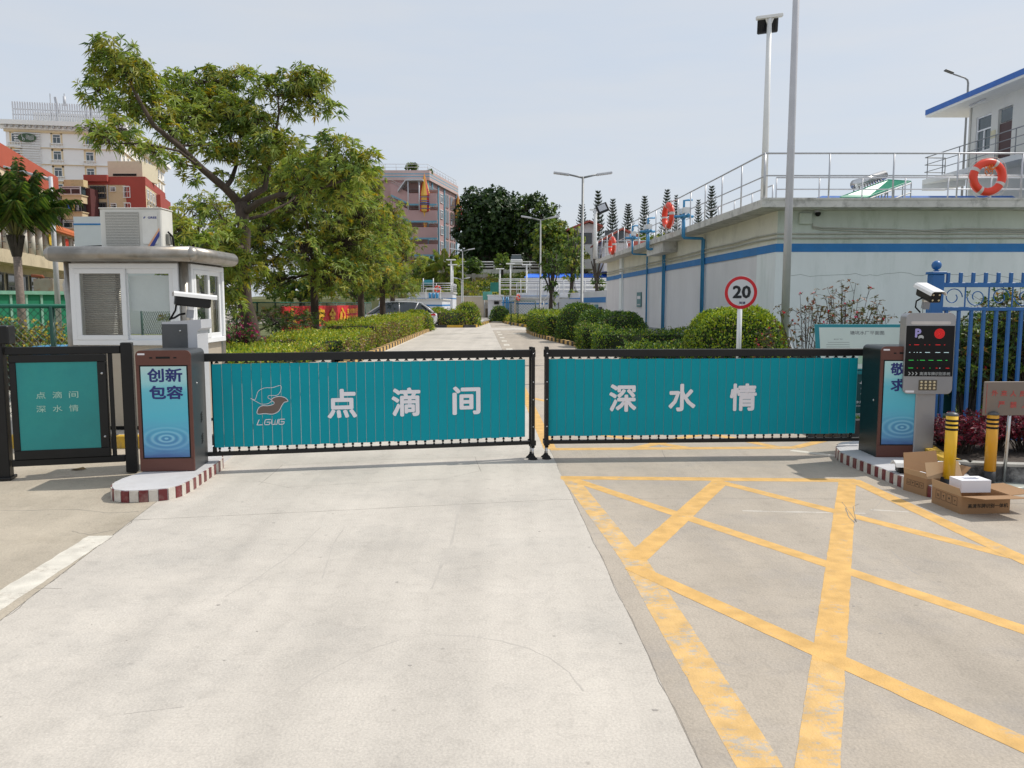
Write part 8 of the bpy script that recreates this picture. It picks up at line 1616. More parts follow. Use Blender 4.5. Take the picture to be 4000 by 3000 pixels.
for k in range(5): z0 = St - 1.4 + zb5[k]; m = MB().mt((pk2, sb)[k % 2]); m.prism([(S0[0], 119.6), (S1[0] + 0.35, 119.6), (S2[0] + 0.35, 136), (S0[0], 136)], z0 + 0.001, St - 1.4 + zb5[k + 1]); part(m, 'parapet_band', t, world=True)
fhh = (St - 1.6 - Sb) / 4.6
arch = MB().mt(mat('arch_frame', (0.40, 0.30, 0.28), 0.8)); n_ = 7; w_, h_ = 0.95, 2.2
ap = [(-w_ / 2, 0), (w_ / 2, 0)] + [(w_ / 2 * math.cos(math.pi * k / n_), h_ - w_ / 2 + w_ / 2 * math.sin(math.pi * k / n_)) for k in range(n_ + 1)]; api = [(x * 0.82, 0.08 + z * 0.93) for x, z in ap]
arch.prismy(ap, -0.08, 0.05); pa = MB().mt(glass2).prismy(api, -0.10, -0.081); arm, pam = arch.mesh('arched_window'), pa.mesh('pane'); barm_ = MB().mt(lgrey).box(-0.03, 0.03, -0.12, -0.10, 0.1, 2.0).mesh('mullion')
pier = MB().mt(sb).box(-0.2, 0.2, -0.16, 0, 0, St - 1.4 - Sb + 3).mesh('blue_pier')
for f_ in (0.0, 0.13, 0.33, 0.54, 0.985): inst(pier, 'blue_pier', t, WT @ MS @ T(LS * f_, 0, Sb - 3))
for fl_i in range(5):
    z = St - 4.2 - fl_i * fhh
    for f_ in (0.045, 0.085, 0.185, 0.26, 0.60, 0.665, 0.78, 0.84, 0.93):
        o = inst(arm, 'arched_window', t, WT @ MS @ T(LS * f_, -0.03, z)); p_ = bpy.data.objects.new('pane', pam); _link(p_, WM[o].copy(), o)
    win(t, WT @ MS @ T(LS * 0.40, -0.05, z + 0.4), 1.5, 1.4, 'slide'); win(t, WT @ MF @ T(LF - 5.2, -0.05, z + 0.3), 1.6, 1.4, 'slide')
    for j in range(2): win(t, WT @ face((S0[0], 122.5), (S1[0], 122.5))[0] @ T(0.5 + j * 2.4, -0.05, z + 0.3), 1.6, 1.4, 'slide')
# stairs of the left wing, zigzag pink parapets
stx0, stx1 = LF - 12.5, LF - 6.7; stw = S1[0] - 6.6
for k in range(4):
    z = Sb + 0.6 + k * fhh; x0, x1 = P(1530, 900, 119).x, P(1632, 900, 119).x; m = MB().mt(mat('stair_pink', (0.50, 0.325, 0.32), 0.85, var=0.07, scale=0.4)); xm = P(1590, 900, 119).x + 0.6; zr_ = fhh * 0.55
    m.prismy([(x0, z + zr_), (xm, z), (x1 + 2.9, z), (x1 + 2.9, z + 1.5), (xm, z + 1.5), (x0, z + zr_ + 1.5)], -0.1, 0.1); m.M = Matrix.Identity(4); m.v = [(x, y + 118.6, zz) for x, y, zz in m.v]; part(m, 'stair_parapet', t, world=True)
    m = MB().mt(sb); m.prismy([(x0, z + zr_ - 0.25), (xm, z - 0.25), (x1 + 2.9, z - 0.25), (x1 + 2.9, z), (xm, z), (x0, z + zr_)], -0.1, 0.1); m.v = [(x, y + 118.6, zz) for x, y, zz in m.v]; part(m, 'stair_edge', t, world=True)
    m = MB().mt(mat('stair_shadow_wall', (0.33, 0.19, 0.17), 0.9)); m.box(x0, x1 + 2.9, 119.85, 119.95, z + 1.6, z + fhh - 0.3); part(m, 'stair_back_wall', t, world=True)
    m = MB().mt(galv); [m.tube([(x0, 118.5, z + zr_ + 1.5 + q), (xm, 118.5, z + 1.5 + q), (x1 + 2.9, 118.5, z + 1.5 + q)], 0.03, 4) for q in (0.3, 0.6)]; part(m, 'handrail', t, world=True)
m = MB().mt(lgrey); x0, x1 = P(1557, 900, 118).x, P(1655, 900, 118).x; zc_ = ZZ(700, 118); m.add([(x0, 117.5, zc_ - 1.6), (x0 + 1.2, 117.5, zc_), (x1, 117.5, zc_), (x1, 120, zc_), (x0 + 1.2, 120, zc_), (x0, 120, zc_ - 1.6), (x0, 117.5, zc_ - 1.85), (x0 + 1.2, 117.5, zc_ - 0.25), (x1, 117.5, zc_ - 0.25), (x1, 120, zc_ - 0.25), (x0 + 1.2, 120, zc_ - 0.25), (x0, 120, zc_ - 1.85)], [(0, 1, 4, 5), (1, 2, 3, 4), (6, 11, 10, 7), (7, 10, 9, 8), (0, 6, 7, 1), (1, 7, 8, 2), (2, 8, 9, 3), (5, 11, 6, 0)]); part(m, 'stair_canopy', t, world=True)
m = MB().mt(lgrey); [m.tube([(x, 117.7, zc_ - 0.3), (x, 117.7, zc_ - 4.5)], 0.10, 6) for x in (P(1597, 900, 118).x, P(1640, 900, 118).x)]; part(m, 'canopy_post', t, world=True)
def turret(x, y, zt, zb, r, nm):
    for k, (z0, z1, c_) in enumerate(((zb + 2.2, zt - 3.3, None),)):
        m = MB()
        for j in range(12):
            m.mt(rdt if j % 3 == 1 else yw); a0, a1 = 2 * math.pi * j / 12, 2 * math.pi * (j + 1) / 12; f = lambda a, rr, z: (x + rr * math.cos(a), y + rr * math.sin(a), z)
            m.add([f(a0, r, z0), f(a1, r, z0), f(a1, r, z1), f(a0, r, z1)], [(0, 1, 2, 3)]); m.add([f(a0, r * 1.12, z1), f(a1, r * 1.12, z1), (x, y, zt)], [(0, 1, 2)]); m.add([f(a0, r, z0), f(a1, r, z0), f(a1, r * 0.6, z0 - 0.2), f(a0, r * 0.6, z0 - 0.2)], [(1, 0, 3, 2)])
            m.add([f(a0, r * 0.55, z0 - 0.2), f(a1, r * 0.55, z0 - 0.2), f(a1, r * 0.45, z0 - 1.6), f(a0, r * 0.45, z0 - 1.6)], [(1, 0, 3, 2)]); m.add([f(a0, r * 0.45, z0 - 1.6), f(a1, r * 0.45, z0 - 1.6), (x, y, z0 - 2.9)], [(1, 0, 2)])
        to = part(m, nm, t, world=True)
        b = MB().mt(mat('turret_blue_ring', (0.10, 0.13, 0.33), 0.5)); [b.torus((x, y, z0 + 0.35 + q * 0.55), r, 0.06, (0, 0, 1), 14, 5) for q in range(4)]; b.torus((x, y, z1 - 1.1), r, 0.12, (0, 0, 1), 14, 5)
        me = b.mesh('turret_rings', WT); o = bpy.data.objects.new('turret_rings', me); _link(o, WM[to].copy(), to)
tx = P(1659, 800, 119).x; turret(tx, 118.9, ZZ(676, 119), ZZ(885, 119), 0.80, 'rocket_turret'); turret(P(1790, 800, 136).x, 135.5, ZZ(758, 136), ZZ(905, 136), 0.85, 'rocket_turret')
mass_tree('rooftop_tree', 'small bushy tree growing on the pink school roof', 1608, 668, 124, 64, 634, 668, 0.45, (BN2, G5, G1), (0.4, 0.4, 0.2), 14, 10, 44, tr=0.12); mass_tree('rooftop_shrub', 'smaller plant trailing at the school roof corner', 1678, 680, 121, 34, 660, 684, 0.35, (G1, G5, G3), (0.4, 0.4, 0.2), 8, 20, 45, tr=0.05)
railing('thin roof railing on the pink school', [(S0[0], 120, St + 0.1), (S1[0], 120, St + 0.1), (S2[0], 136, St + 0.1)], 0.9, 1, 1.6, r=0.035, group='roof railings', m=lgrey)
# green shed below the school
t = thing('green_shed', 'green walled shed with grey roof below the pink school', 'shed', (P(1630, 1080, 108).x, 108, 5)); x0, x1 = P(1618, 1060, 108).x, P(1690, 1060, 108).x; part(MB().mt(mat('shed_green', (0.10, 0.26, 0.18), 0.6)).box(x0, x1, 108, 112, 5.0, ZZ(1012, 108)), 'wall', t, world=True); m = MB().mt(mgrey); m.add([(x0 - .4, 107.4, ZZ(998, 108)), (x1 + 0.7, 107.4, ZZ(1012, 108) - 0.3), (x1 + 0.7, 112.5, ZZ(1012, 108) - 0.3), (x0 - .4, 112.5, ZZ(998, 108)), (x0 - .4, 107.4, ZZ(1004, 108)), (x1 + 0.7, 107.4, ZZ(1018, 108) - 0.3), (x1 + 0.7, 112.5, ZZ(1018, 108) - 0.3), (x0 - .4, 112.5, ZZ(1004, 108))], [(0, 1, 2, 3), (7, 6, 5, 4), (0, 4, 5, 1)]); part(m, 'roof', t, world=True)
# red roofed houses
rt = mat('red_tile_roof', (0.36, 0.09, 0.065), 0.8, var=0.12, scale=1.5); hwh = mat('house_white', (0.60, 0.60, 0.60), 0.8, var=0.05)
def gable(px0, px1, ridge_px, eave_l, eave_r, ridge_py, base_py, Y, D, label, roofL):
    x0, x1, xr = P(px0, 950, Y).x, P(px1, 950, Y).x, P(ridge_px, 950, Y).x; zb, zl, zr_, zt = ZZ(base_py, Y) - 2, ZZ(eave_l, Y), ZZ(eave_r, Y), ZZ(ridge_py, Y); t = thing('red_roof_house', label, 'house', (x0, Y, zb), 0, 'red roofed houses on the hill')
    m = MB().mt(hwh); m.prismy([(x0, zb), (x1, zb), (x1, zr_), (xr, zt - 0.1), (x0, zl)], 0, D); m.v = [(a, b + Y, c) for a, b, c in m.v]; part(m, 'wall', t, world=True)
    m = MB().mt(rt); th = 0.22; xl = P(roofL, 950, Y).x; k = (zt - zl) / (xr - x0)
    for sg in (0,): m.prismy([(xl, zt - k * (xr - xl)), (xr, zt), (xr, zt + th), (xl, zt - k * (xr - xl) + th)], -0.6, D); k2 = (zt - zr_) / (x1 - xr); m.prismy([(xr, zt), (x1 + 0.7, zt - k2 * (x1 + 0.7 - xr)), (x1 + 0.7, zt - k2 * (x1 + 0.7 - xr) + th), (xr, zt + th)], -0.6, D)
    m.v = [(a, b + Y, c) for a, b, c in m.v]; part(m, 'roof', t, world=True)
    for k_ in range(2): win(t, WM[t].inverted() @ T(x0 + (x1 - x0) * (0.18 + 0.4 * k_) - 0.5, Y - 0.05, zb + 3.0), 1.1, 1.3, 'slide', frame=dgrey, gl=glass)
gable(2362, 2462, 2428, 935, 914, 899, 985, 86, 9, 'white gabled house with red roof behind the white floodlight post', 2338)
gable(2240, 2330, 2300, 892, 880, 868, 985, 97, 8, 'red roofed house half hidden by the dark norfolk pine', 2215)
t = thing('red_wall', 'short dull red wall beside the gabled house', 'wall', (P(2452, 960, 84).x, 84, 5)); part(MB().mt(mat('dull_red_wall', (0.42, 0.10, 0.08), 0.8)).box(P(2452, 960, 84).x, P(2520, 960, 84).x, 84, 84.3, 4, ZZ(942, 84)), 'wall', t, world=True)
# ---- white tank buildings of the works, middle distance
wW = mat('works_white', (0.64, 0.66, 0.70), 0.75, var=0.04, scale=0.4, stain=(0.46, 0.47, 0.48), stain_scale=0.5, stain_amt=0.4)
def works(name, label, px0, px1, top, Y, D, band=None, extra=None, zb=0):
    x0, x1 = P(px0, 1180, Y).x, P(px1, 1180, Y).x; zt = ZZ(top, Y); t = thing(name, label, 'building', (x0, Y, zb)); part(MB().mt(wW).box(x0, x1, Y, Y + D, zb, zt), 'wall', t, world=True)
    part(MB().mt(slabm).box(x0 - 0.1, x1 + 0.1, Y - 0.1, Y + D, zt, zt + 0.12), 'coping', t, world=True)
    if band: part(MB().mt(bandm).box(x0 - 0.012, x1 + 0.012, Y - 0.012, Y + D, ZZ(band[1], Y), ZZ(band[0], Y)), 'blue_band', t, world=True)
    return t, x0, x1, zt
works('white_works_block', 'low white block with blue band behind the parked car', 1480, 1727, 1172, 62, 8, (1190, 1196))
t, x0, x1, zt = works('white_works_block', 'taller white block with deck railing and lifebuoy left of the beige wall', 1590, 1768, 1146, 74, 5, (1164, 1168))
railing('deck railing of the white block left of the beige wall', [(P(1646, 1146, 73.5).x, 73.5, zt + 0.12), (x1, 73.5, zt + 0.12), (x1, 79, zt + 0.12)], 0.80, 3, 1.5, r=0.03, m=railm)
lifebuoy(Vector((P(1709, 1129, 73.2).x, 73.2, ZZ(1129, 73.2))), 0.32, Matrix.Identity(4), 'small red lifebuoy on the deck railing left of the beige wall')
t = thing('notice_frame', 'teal notice panel between two posts on the white block', 'sign', (P(1656, 1110, 76).x, 76, zt)); q0, q1 = P(1656, 1110, 76).x, P(1690, 1110, 76).x
part(MB().mt(mat('notice_teal', (0.03, 0.25, 0.30), 0.5)).box(q0, q1, 76, 76.06, ZZ(1111, 76), ZZ(1093, 76)), 'panel', t, world=True); [part(MB().mt(lgrey).tube([(x, 76, zt), (x, 76, ZZ(1087, 76))], 0.06, 6), 'post', t, world=True) for x in (q0 - 0.06, q1 + 0.06)]
for px_, tp, Yq, lab in ((1763, 1017, 76, 'white flat topped post at the corner of the far left block'), (1769, 1036, 80, 'second slimmer white post behind the corner post'), (1953, 1052, 84, 'short white post before the terrace'), (1994, 1032, 82, 'white flat topped post below the white van'), (2057, 1036, 74, 'tall white flat topped post beside the blue roof')):
    b = P(px_, 1180, Yq); t = thing('work_light_post', lab, 'light post', (b.x, Yq, 2.0), 0, 'white flat topped light posts'); h_ = ZZ(tp, Yq) - 2.0; part(MB().mt(white).tube([(0, 0, 0), (0, 0, h_)], 0.075, 8), 'pole', t); part(MB().mt(white).bbox(-0.45, 0.45, -0.15, 0.15, h_, h_ + 0.1, 0.02), 'top_bar', t)
t = thing('pump_cluster', 'bright blue pump cylinders with white frame on the low block', 'pump', (P(1680, 1170, 63).x, 63, ZZ(1172, 62) + 0.12)); zt_ = 0.0
for k in range(3): part(MB().mt(blue).tube([(k * 0.28, 0, 0), (k * 0.28, 0, 0.45)], 0.12, 8), 'cylinder', t)
m = MB().mt(white); [m.tube([(x, -0.2, 0), (x, -0.2, 0.75)], 0.03, 4) for x in (-0.3, 0.85)]; m.tube([(-0.3, -0.2, 0.75), (0.85, -0.2, 0.75)], 0.03, 4); part(m, 'frame', t)
# right of the beige wall
t, x0, x1, zt = works('gate_house', 'small white gate house with dark louvre at the end of the road', 1906, 1962, 1156, 80, 4, None)
part(MB().mt(mat('hut_door', (0.55, 0.54, 0.50), 0.6)).box(P(1933, 1210, 80).x, P(1949, 1210, 80).x, 79.95, 80, 0, ZZ(1192, 80)), 'door', t, world=True); part(MB().mt(black).box(P(1930, 1185, 80).x, P(1949, 1185, 80).x, 79.93, 80, ZZ(1189, 80), ZZ(1177, 80)), 'louvre', t, world=True); part(MB().mt(wW).box(x0, x1 + 0.1, 79.2, 80, ZZ(1172, 80), ZZ(1157, 80)), 'porch_beam', t, world=True)
t = thing('green_net_screen', 'green netting screens hung beside the gate house', 'screen', (P(1885, 1160, 84).x, 84, 2)); gnm = mat('green_net', (0.012, 0.16, 0.12), 0.6, var=0.15); part(MB().mt(gnm).box(P(1915, 1120, 84).x, P(1950, 1120, 84).x, 84, 84.06, ZZ(1140, 84), ZZ(1103, 84)), 'upper_net', t, world=True); part(MB().mt(mat('pale_green_net', (0.10, 0.34, 0.28), 0.6)).box(P(1886, 1150, 83).x, P(1922, 1150, 83).x, 83, 83.06, ZZ(1172, 83), ZZ(1139, 83)), 'lower_net', t, world=True)
t = thing('dark_gateway', 'dark steel gateway at the foot of the beige wall', 'gate', (P(1893, 1240, 87).x, 87, 0)); part(MB().mt(mat('gateway_dark', (0.06, 0.05, 0.035), 0.8)).box(P(1896, 1240, 87).x, P(1920, 1240, 87).x, 87, 87.1, 0, ZZ(1205, 87)), 'gate_leaf', t, world=True); m = MB().mt(galv); [m.tube([(P(1893 + k * 3.4, 1200, 86.8).x, 86.8, ZZ(1205, 87)), (P(1893 + k * 3.4, 1200, 86.8).x, 86.8, ZZ(1180, 87))], 0.03, 4) for k in range(9)]; m.tube([(P(1892, 1200, 86.8).x, 86.8, 0), (P(1892, 1200, 86.8).x, 86.8, ZZ(1172, 87))], 0.07, 5); part(m, 'bars', t, world=True)
t, x0, x1, zt = works('pipe_block', 'white block with blue pipes and wire gate right of the gate house', 1960, 2008, 1160, 68, 8, (1180, 1184))
for px_ in (1966, 1978, 1985): x = P(px_, 1200, 67.9).x; part(MB().mt(blue).tube([(x, 67.85, 0), (x, 67.85, zt)], 0.06, 6), 'pipe', t, world=True)
t, x0, x1, zt = works('stair_block', 'long white block with decks and outside staircase behind the slim trees', 2018, 2480, 1168, 66, 10, (1184, 1189))
part(MB().mt(wW).box(P(2020, 1150, 72).x, P(2500, 1150, 72).x, 72, 80, 0, ZZ(1144, 72)), 'upper_wall', t, world=True); part(MB().mt(bandm).box(P(2020, 1150, 71.97).x, P(2300, 1150, 71.97).x, 71.96, 72.0, ZZ(1158, 72), ZZ(1154, 72)), 'upper_band', t, world=True)
zt2 = ZZ(1144, 72); sx0, sx1 = P(2092, 1245, 60).x, P(2184, 1150, 60).x; nst = 14; hS = ZZ(1168, 60)
stp = boxm('stair_tread', 0, (sx1 - sx0) / nst + 0.02, 0, 1.6, -0.16, 0, slabm)
for k in range(nst): inst(stp, 'stair_tread', t, WM[t].inverted() @ T(sx0 + (sx1 - sx0) * k / nst, 60, hS * (k + 1) / nst))
m = MB().mt(white); m.prismy([(sx0, 0), (sx1, hS - 0.2), (sx1, hS + 0.25), (sx0, 0.35)], -0.05, 0.05); m.v = [(a, b + 59.9, c) for a, b, c in m.v]; part(m, 'stringer', t, world=True); part(MB().mt(wW).box(sx1, P(2300, 1200, 60).x, 60, 61.6, 0, hS), 'landing', t, world=True)
railing('sloping handrail of the white outside staircase', [(sx0, 59.9, 0.2), (sx1, 59.9, hS + 0.2)], 0.95, 2, 1.0, r=0.03, m=white); railing('railing on the near deck of the stair block', [(x0, 66, zt + 0.1), (P(2180, 1168, 66).x, 66, zt + 0.1)], 1.2, 1, 1.5, r=0.03, m=railm, balust=0.25, zs=[0.15]); railing('railing on the upper deck of the stair block', [(P(1950, 1144, 72).x, 72, zt2), (P(2370, 1144, 72).x, 72, zt2)], 1.25, 3, 1.9, r=0.035, m=white); railing('second railing on the upper deck of the stair block', [(P(1950, 1144, 78).x, 78, zt2), (P(2370, 1144, 78).x, 78, zt2)], 1.3, 2, 2.1, r=0.035, m=white)
lifebuoy(Vector((P(2024, 1160, 65.8).x, 65.8, ZZ(1163, 65.8))), 0.30, Matrix.Rotation(R(60), 4, 'Z'), 'tiny orange red lifebuoy on the near deck of the stair block')
# blue roofs
t = thing('blue_roof_shed', 'long shed with bright blue corrugated roof behind the decks', 'shed', (P(2055, 1080, 88).x, 88, 2)); x0, x1 = P(2062, 1080, 88).x, P(2420, 1080, 88).x; part(MB().mt(wW).box(x0, x1, 88, 92, 1, ZZ(1084, 88)), 'wall', t, world=True); br_ = mat('bright_blue_roof', (0.02, 0.17, 0.75), 0.5, var=0.08); rb_ = MB().mt(br_); nR = 60
for k in range(nR): a, b = x0 - 0.5 + (x1 - x0 + 1) * k / nR, x0 - 0.5 + (x1 - x0 + 1) * (k + 1) / nR; mzz = 0.07; rb_.add([(a, 87.2, ZZ(1086, 88)), ((a + b) / 2, 87.2, ZZ(1086, 88) + mzz), (b, 87.2, ZZ(1086, 88)), (a + 0.6, 91, ZZ(1066, 88)), ((a + b) / 2 + 0.6, 91, ZZ(1066, 88) + mzz), (b + 0.6, 91, ZZ(1066, 88))], [(0, 1, 4, 3), (1, 2, 5, 4)])
part(rb_, 'corrugated_roof', t, world=True)
# low wall with the red lettered board
q0, q1 = Vector((P(2180, 1200, 72).x, 72.0, 0)), Vector((P(2366, 1200, 51.8).x, 51.8, 0)); MF, LF = face(q0, q1); t = thing('boundary_wall', 'low white wall with blue band and lettered board left of the tank', 'wall', (q0.x, q0.y, 0)); hW = 2.42
fbox(t, MF, 0, LF, 0, 0.3, 0, hW, wW, 'wall'); fbox(t, MF, -0.01, LF, -0.02, 0.0, hW - 0.78, hW - 0.42, bandm, 'blue_band'); fbox(t, MF, 2.6, 15.2, -0.06, -0.02, 0.35, 1.42, mat('board_blue_edge', (0.06, 0.10, 0.45), 0.5), 'board_frame'); fbox(t, MF, 2.8, 14.9, -0.08, -0.06, 0.4, 1.36, mat('board_white', (0.62, 0.61, 0.62), 0.5, var=0.08, scale=1.5), 'board'); 
rc = MB().mt(mat('dark_red_letter', (0.35, 0.02, 0.03), 0.5)); rr3 = random.Random(5)
for k in range(9):
    x = 3.6 + k * 1.25
    for j in range(3): rc.box(x + j * 0.26, x + j * 0.26 + rr3.uniform(0.08, 0.2), -0.10, -0.08, 0.55 + rr3.uniform(0, 0.2), 1.15 + rr3.uniform(-0.1, 0.1))
    rc.box(x, x + 0.75, -0.10, -0.08, 0.85, 0.95)
inst(rc.mesh('board_characters'), 'board_characters', t, WM[t].inverted() @ MF)
fbox(t, MF, 16.8, 17.9, -0.05, -0.0, 0.5, 1.5, pteal, 'plaque'); fbox(t, MF, 18.9, 19.2, -0.2, 0, 0, 1.35, dgrey, 'gate_post')
kerb('far yellow and black kerb facing the cross street, left island', [(-7.4, 52.0), (-2.75, 52.0), (-2.45, 52.4), (-1.9, 66), (-1.8, 74)], 0.18, 0.17, 1.05, (ky, kb), 1)
kerb('far yellow and black kerb facing the cross street, right island', [(4.2, 52.5), (1.5, 52.5), (0.9, 53.4), (-0.4, 62), (-0.9, 70), (-1.0, 80)], 0.18, 0.17, 1.0, (ky, kb), 1)
clipped('hedge', 'dark low hedge on the far left island', 'hedge', (-5.2, 53.6, 0.1), (4.4, 1.8, 0.95), 0.13, 200, HM, (0.55, 0.28, 0.07, 0.10), 'box', brown=0.4, group='clipped hedges on the far islands'); clipped('round_bush', 'round bush at the right end of the far left island', 'bush', (-3.05, 54.2, 0.1), (1.8, 2.0, 1.5), 0.13, 220, HM, (0.5, 0.36, 0.08, 0.06), 'round', group='clipped bushes'); clipped('round_bush', 'small round bush in the middle of the far left island', 'bush', (-5.2, 55.5, 0.1), (1.9, 1.8, 1.15), 0.13, 220, HM, (0.5, 0.36, 0.08, 0.06), 'round', group='clipped bushes')
clipped('round_bush', 'dark ball bush beside the gate house on the right island', 'bush', at(1952, 1240, 66, 0.1), (1.6, 1.6, 1.25), 0.13, 240, DM, (0.6, 0.3, 0.08, 0.02), 'round', e=2.3, group='clipped bushes'); clipped('hedge', 'yellowish low planting along the far right kerb', 'hedge', (0.55, 61.5, 0.1), (1.1, 11, 0.45), 0.14, 140, HM, (0.3, 0.35, 0.25, 0.10), 'box', rz=R(7), group='clipped hedges on the far islands'); clipped('hedge', 'box hedge before the wire gate on the right island', 'hedge', (2.75, 54.6, 0.1), (2.7, 2.0, 0.95), 0.13, 200, DM, (0.35, 0.35, 0.22, 0.08), 'box', group='clipped hedges on the far islands')
wire_fence('dark wire gate and fence panel behind the far right island', (P(1996, 1240, 57).x, 57), (P(2090, 1240, 57).x, 57), 1.75, 0.20, 0.006, (0.0, 0.5, 1.75), r=0.03)
# ---- fence with the red banner
fb0, fb1 = (-9.3, 20.0), (-9.9, 56.0); wire_fence('green wire fence behind the row of trees carrying the banner', fb0, fb1, 1.62, 0.13, 0.0045, [k * 2.4 for k in range(16)], r=0.025)
sheet('pavement', [(-9.6, 24), (-8.9, 24), (-9.3, 58), (-10.0, 58)], 0.10, slabm)
b0, b1 = Vector((-9.42, 32.0, 0)), Vector((-9.78, 51.5, 0)); MF, LF = face(b1, b0); Mb = Matrix.Translation((b0.x + 0.05, b0.y, 0)) @ Matrix.Rotation(math.atan2(b1.y - b0.y, b1.x - b0.x), 4, 'Z')
t = thing('red_banner', 'wrinkled red banner with yellow characters tied to the wire fence', 'banner', M=Mb); bn = mat('banner_red', (0.62, 0.025, 0.03), 0.6, var=0.08, scale=1); m = MB().mt(bn); m.smooth = True; nx, nz = 90, 8; LB = (b1 - b0).length
def by_off(x, z): return -0.08 + 0.035 * noise.noise(Vector((x * 0.9, z * 2.5, 0))) + 0.02 * noise.noise(Vector((x * 3, z * 5, 2)))
def bz_(x, v): return 0.42 + 1.05 * v + (0.10 * noise.noise(Vector((x * 0.35, 1, 0))) + 0.03 * noise.noise(Vector((x * 1.6, 4, 0)))) * (1 - v)
m.add([(LB * i / nx, by_off(LB * i / nx, j / nz), bz_(LB * i / nx, j / nz)) for j in range(nz + 1) for i in range(nx + 1)], [(j * (nx + 1) + i, j * (nx + 1) + i + 1, (j + 1) * (nx + 1) + i + 1, (j + 1) * (nx + 1) + i) for j in range(nz) for i in range(nx)]); part(m, 'cloth', t)
yb = mat('banner_yellow', (0.75, 0.42, 0.02), 0.6)
for i, ch_ in enumerate('人人安全心'): text(ch_, 0.80, yb, t, T(1.6 + i * 2.75, -0.14, 0.97), 'lettering', bold=0.05, width=1.7)
for j, row in enumerate(('主动做好疏导', '技防信防管理')): text(row, 0.30, yb, t, T(LB - 3.1, -0.14, 1.15 - j * 0.40), 'lettering', bold=0.02, width=5.2)
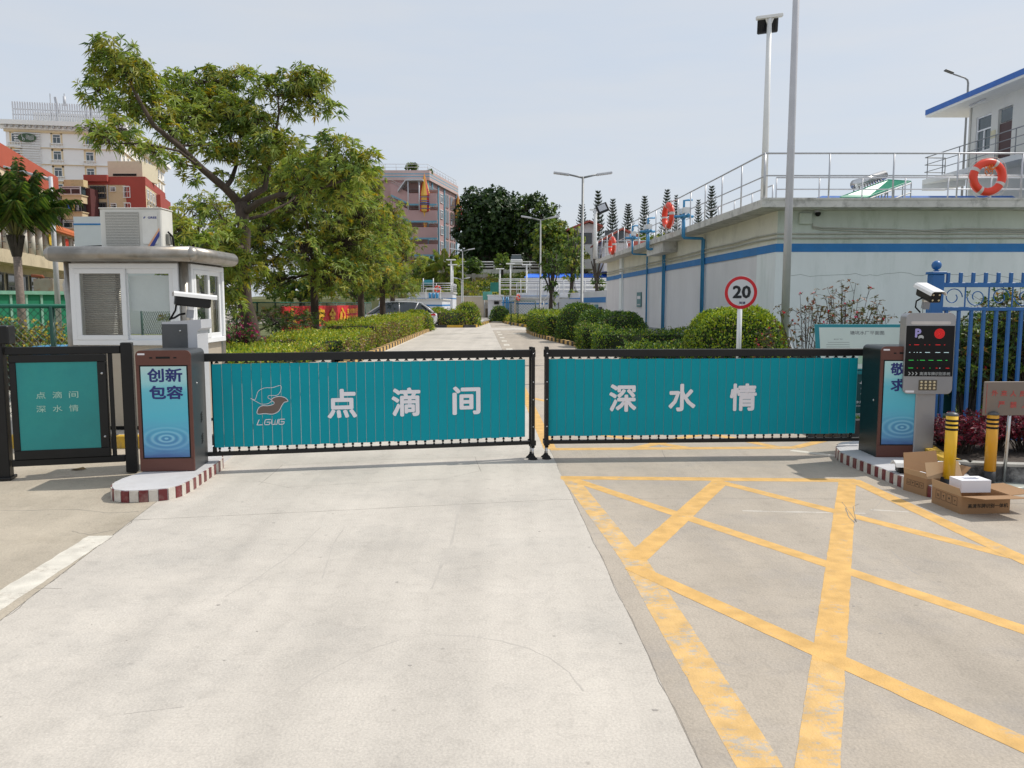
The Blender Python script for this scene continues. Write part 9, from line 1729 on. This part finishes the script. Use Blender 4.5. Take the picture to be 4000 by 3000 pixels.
# ---- silver estate car, rear quarter to the camera
def suv(loc, rz, label):
    t = thing('parked_car', label, 'car', loc, rz, None); cp = mat('silver_car_paint', (0.66, 0.67, 0.69), 0.3, 0.2, var=0.02, coat=0.6)
    # local: x forward, length 4.85; sections along x: (x, half width, bottom z, shoulder z)
    sec = [(-2.42, .62, .52, .92), (-2.36, .80, .38, .98), (-2.1, .92, .30, 1.02), (-1.2, .945, .26, 1.03), (0, .95, .24, 1.01), (1.2, .945, .25, .98), (1.9, .90, .30, .90), (2.3, .78, .36, .76), (2.42, .60, .45, .68)]
    m = MB().mt(cp); m.smooth = True; vs = []; fs = []; k = 10
    for x, w, b, s in sec:
        mid = b + (s - b) * 0.55; vs += [(x, -w * 0.85, b), (x, -w * 0.98, b + 0.12), (x, -w, mid), (x, -w * 0.97, s - 0.05), (x, -w * 0.86, s), (x, w * 0.86, s), (x, w * 0.97, s - 0.05), (x, w, mid), (x, w * 0.98, b + 0.12), (x, w * 0.85, b)]
    for i in range(len(sec) - 1): fs += [(i * k + j, i * k + (j + 1) % k, (i + 1) * k + (j + 1) % k, (i + 1) * k + j) for j in range(k)]
    fs += [tuple(range(k)), tuple(reversed(range((len(sec) - 1) * k, len(sec) * k)))]; m.add(vs, fs); part(m, 'body', t)
    gs = [(-2.28, .72, 1.02, 1.02), (-1.95, .74, 1.02, 1.38), (-1.55, .72, 1.03, 1.60), (-0.6, .72, 1.02, 1.70), (0.3, .72, 1.0, 1.69), (0.75, .71, 1.0, 1.60), (1.35, .72, .97, 1.22), (1.75, .74, .93, .94)]
    m = MB().mt(glass); m.smooth = True; vs = []; fs = []
    for x, w, b, s in gs: tw = w * (0.86 - 0.18 * (s - b) / 0.7); vs += [(x, -w * 1.13, b), (x, -tw, max(b + .01, s - 0.06)), (x, -tw * .9, s), (x, tw * .9, s), (x, tw, max(b + .01, s - 0.06)), (x, w * 1.13, b)]
    for i in range(len(gs) - 1): fs += [(i * 6 + j, i * 6 + j + 1, (i + 1) * 6 + j + 1, (i + 1) * 6 + j) for j in range(5)]
    m.add(vs, fs); part(m, 'windows', t)
    m = MB().mt(cp); m.smooth = True; vs = []; fs = []; gr = [g for g in gs if g[3] > 1.55]
    for x, w, b, s in gr: vs += [(x, -w * .66, s - 0.03), (x, -w * .58, s + 0.02), (x, w * .58, s + 0.02), (x, w * .66, s - 0.03)]
    for i in range(len(gr) - 1): fs += [(i * 4 + j, i * 4 + j + 1, (i + 1) * 4 + j + 1, (i + 1) * 4 + j) for j in range(3)]
    m.add(vs, fs); m.smooth = False
    for s_ in (-1, 1):
        m.tube([(-2.2, s_ * .80, 1.03), (-1.9, s_ * .72, 1.30), (-1.5, s_ * .60, 1.57)], 0.055, 5); m.tube([(0.75, s_ * .62, 1.60), (1.35, s_ * .72, 1.22), (1.75, s_ * .80, .95)], 0.035, 5); m.tube([(-0.15, s_ * .60, 1.62), (-0.18, s_ * .80, 1.02)], 0.03, 5); m.tube([(-1.3, s_ * .60, 1.62), (-1.0, s_ * .80, 1.03)], 0.03, 5)
    part(m, 'roof', t); m = MB().mt(cp); m.cbox((-1.85, 0, 1.62), (0.42, 1.15, 0.035), Euler((0, 0.1, 0))); part(m, 'spoiler', t)
    wm = MB().mt(blackrub); wm.torus((0, 0, 0), 0.28, 0.095, (0, 1, 0), 24, 8); rm_ = MB().mt(steel); rm_.tube([(0, -0.09, 0), (0, 0.09, 0)], 0.20, 20)
    for k_ in range(10): a = 2 * math.pi * k_ / 10; rm_.tube([(0.05 * math.cos(a), -0.10, 0.05 * math.sin(a)), (0.24 * math.cos(a), -0.10, 0.24 * math.sin(a))], 0.018, 4)
    rm_.torus((0, -0.08, 0), 0.23, 0.02, (0, 1, 0), 20, 5); wme, rme = wm.mesh('wheel'), rm_.mesh('rim')
    for x in (-1.45, 1.42):
        for s_ in (-1, 1): o = inst(wme, 'wheel', t, T(x, s_ * 0.84, 0.37) @ (Matrix.Rotation(math.pi, 4, 'Z') if s_ > 0 else Matrix.Identity(4))); r_ = bpy.data.objects.new('rim', rme); _link(r_, WM[o].copy(), o)
    arm_ = MB().mt(blackrub); [arm_.torus((x, s_ * 0.90, 0.37), 0.41, 0.035, (0, 1, 0), 20, 6, 0, 2 * math.pi) for x in (-1.45, 1.42) for s_ in (-1, 1)]; part(arm_, 'wheel_arch', t)
    for s_ in (-1, 1): part(MB().mt(mat('tail_red', (0.42, 0.01, 0.02), 0.25)).add([(-2.37, s_ * .58, .98), (-2.28, s_ * .87, .98), (-1.95, s_ * .955, .95), (-2.02, s_ * .955, .86), (-2.33, s_ * .88, .86), (-2.43, s_ * .58, .86)], [(0, 1, 4, 5), (1, 2, 3, 4)]), 'tail_lamp', t)
    part(MB().mt(black).box(-2.47, -2.3, -0.7, 0.7, 0.32, 0.46), 'bumper_insert', t); part(MB().mt(steel).box(-2.46, -2.35, -0.8, 0.8, 0.29, 0.32), 'bumper_trim', t); part(MB().mt(white).box(-2.455, -2.43, -0.24, 0.24, 0.62, 0.76), 'number_plate', t)
    part(MB().mt(cp).cbox((0.85, -1.02, 1.02), (0.16, 0.18, 0.13)), 'mirror', t); return t
suv((-7.0, 48.6, 0), R(180 + 5), 'silver estate car parked behind the tree row, tail lamp showing')
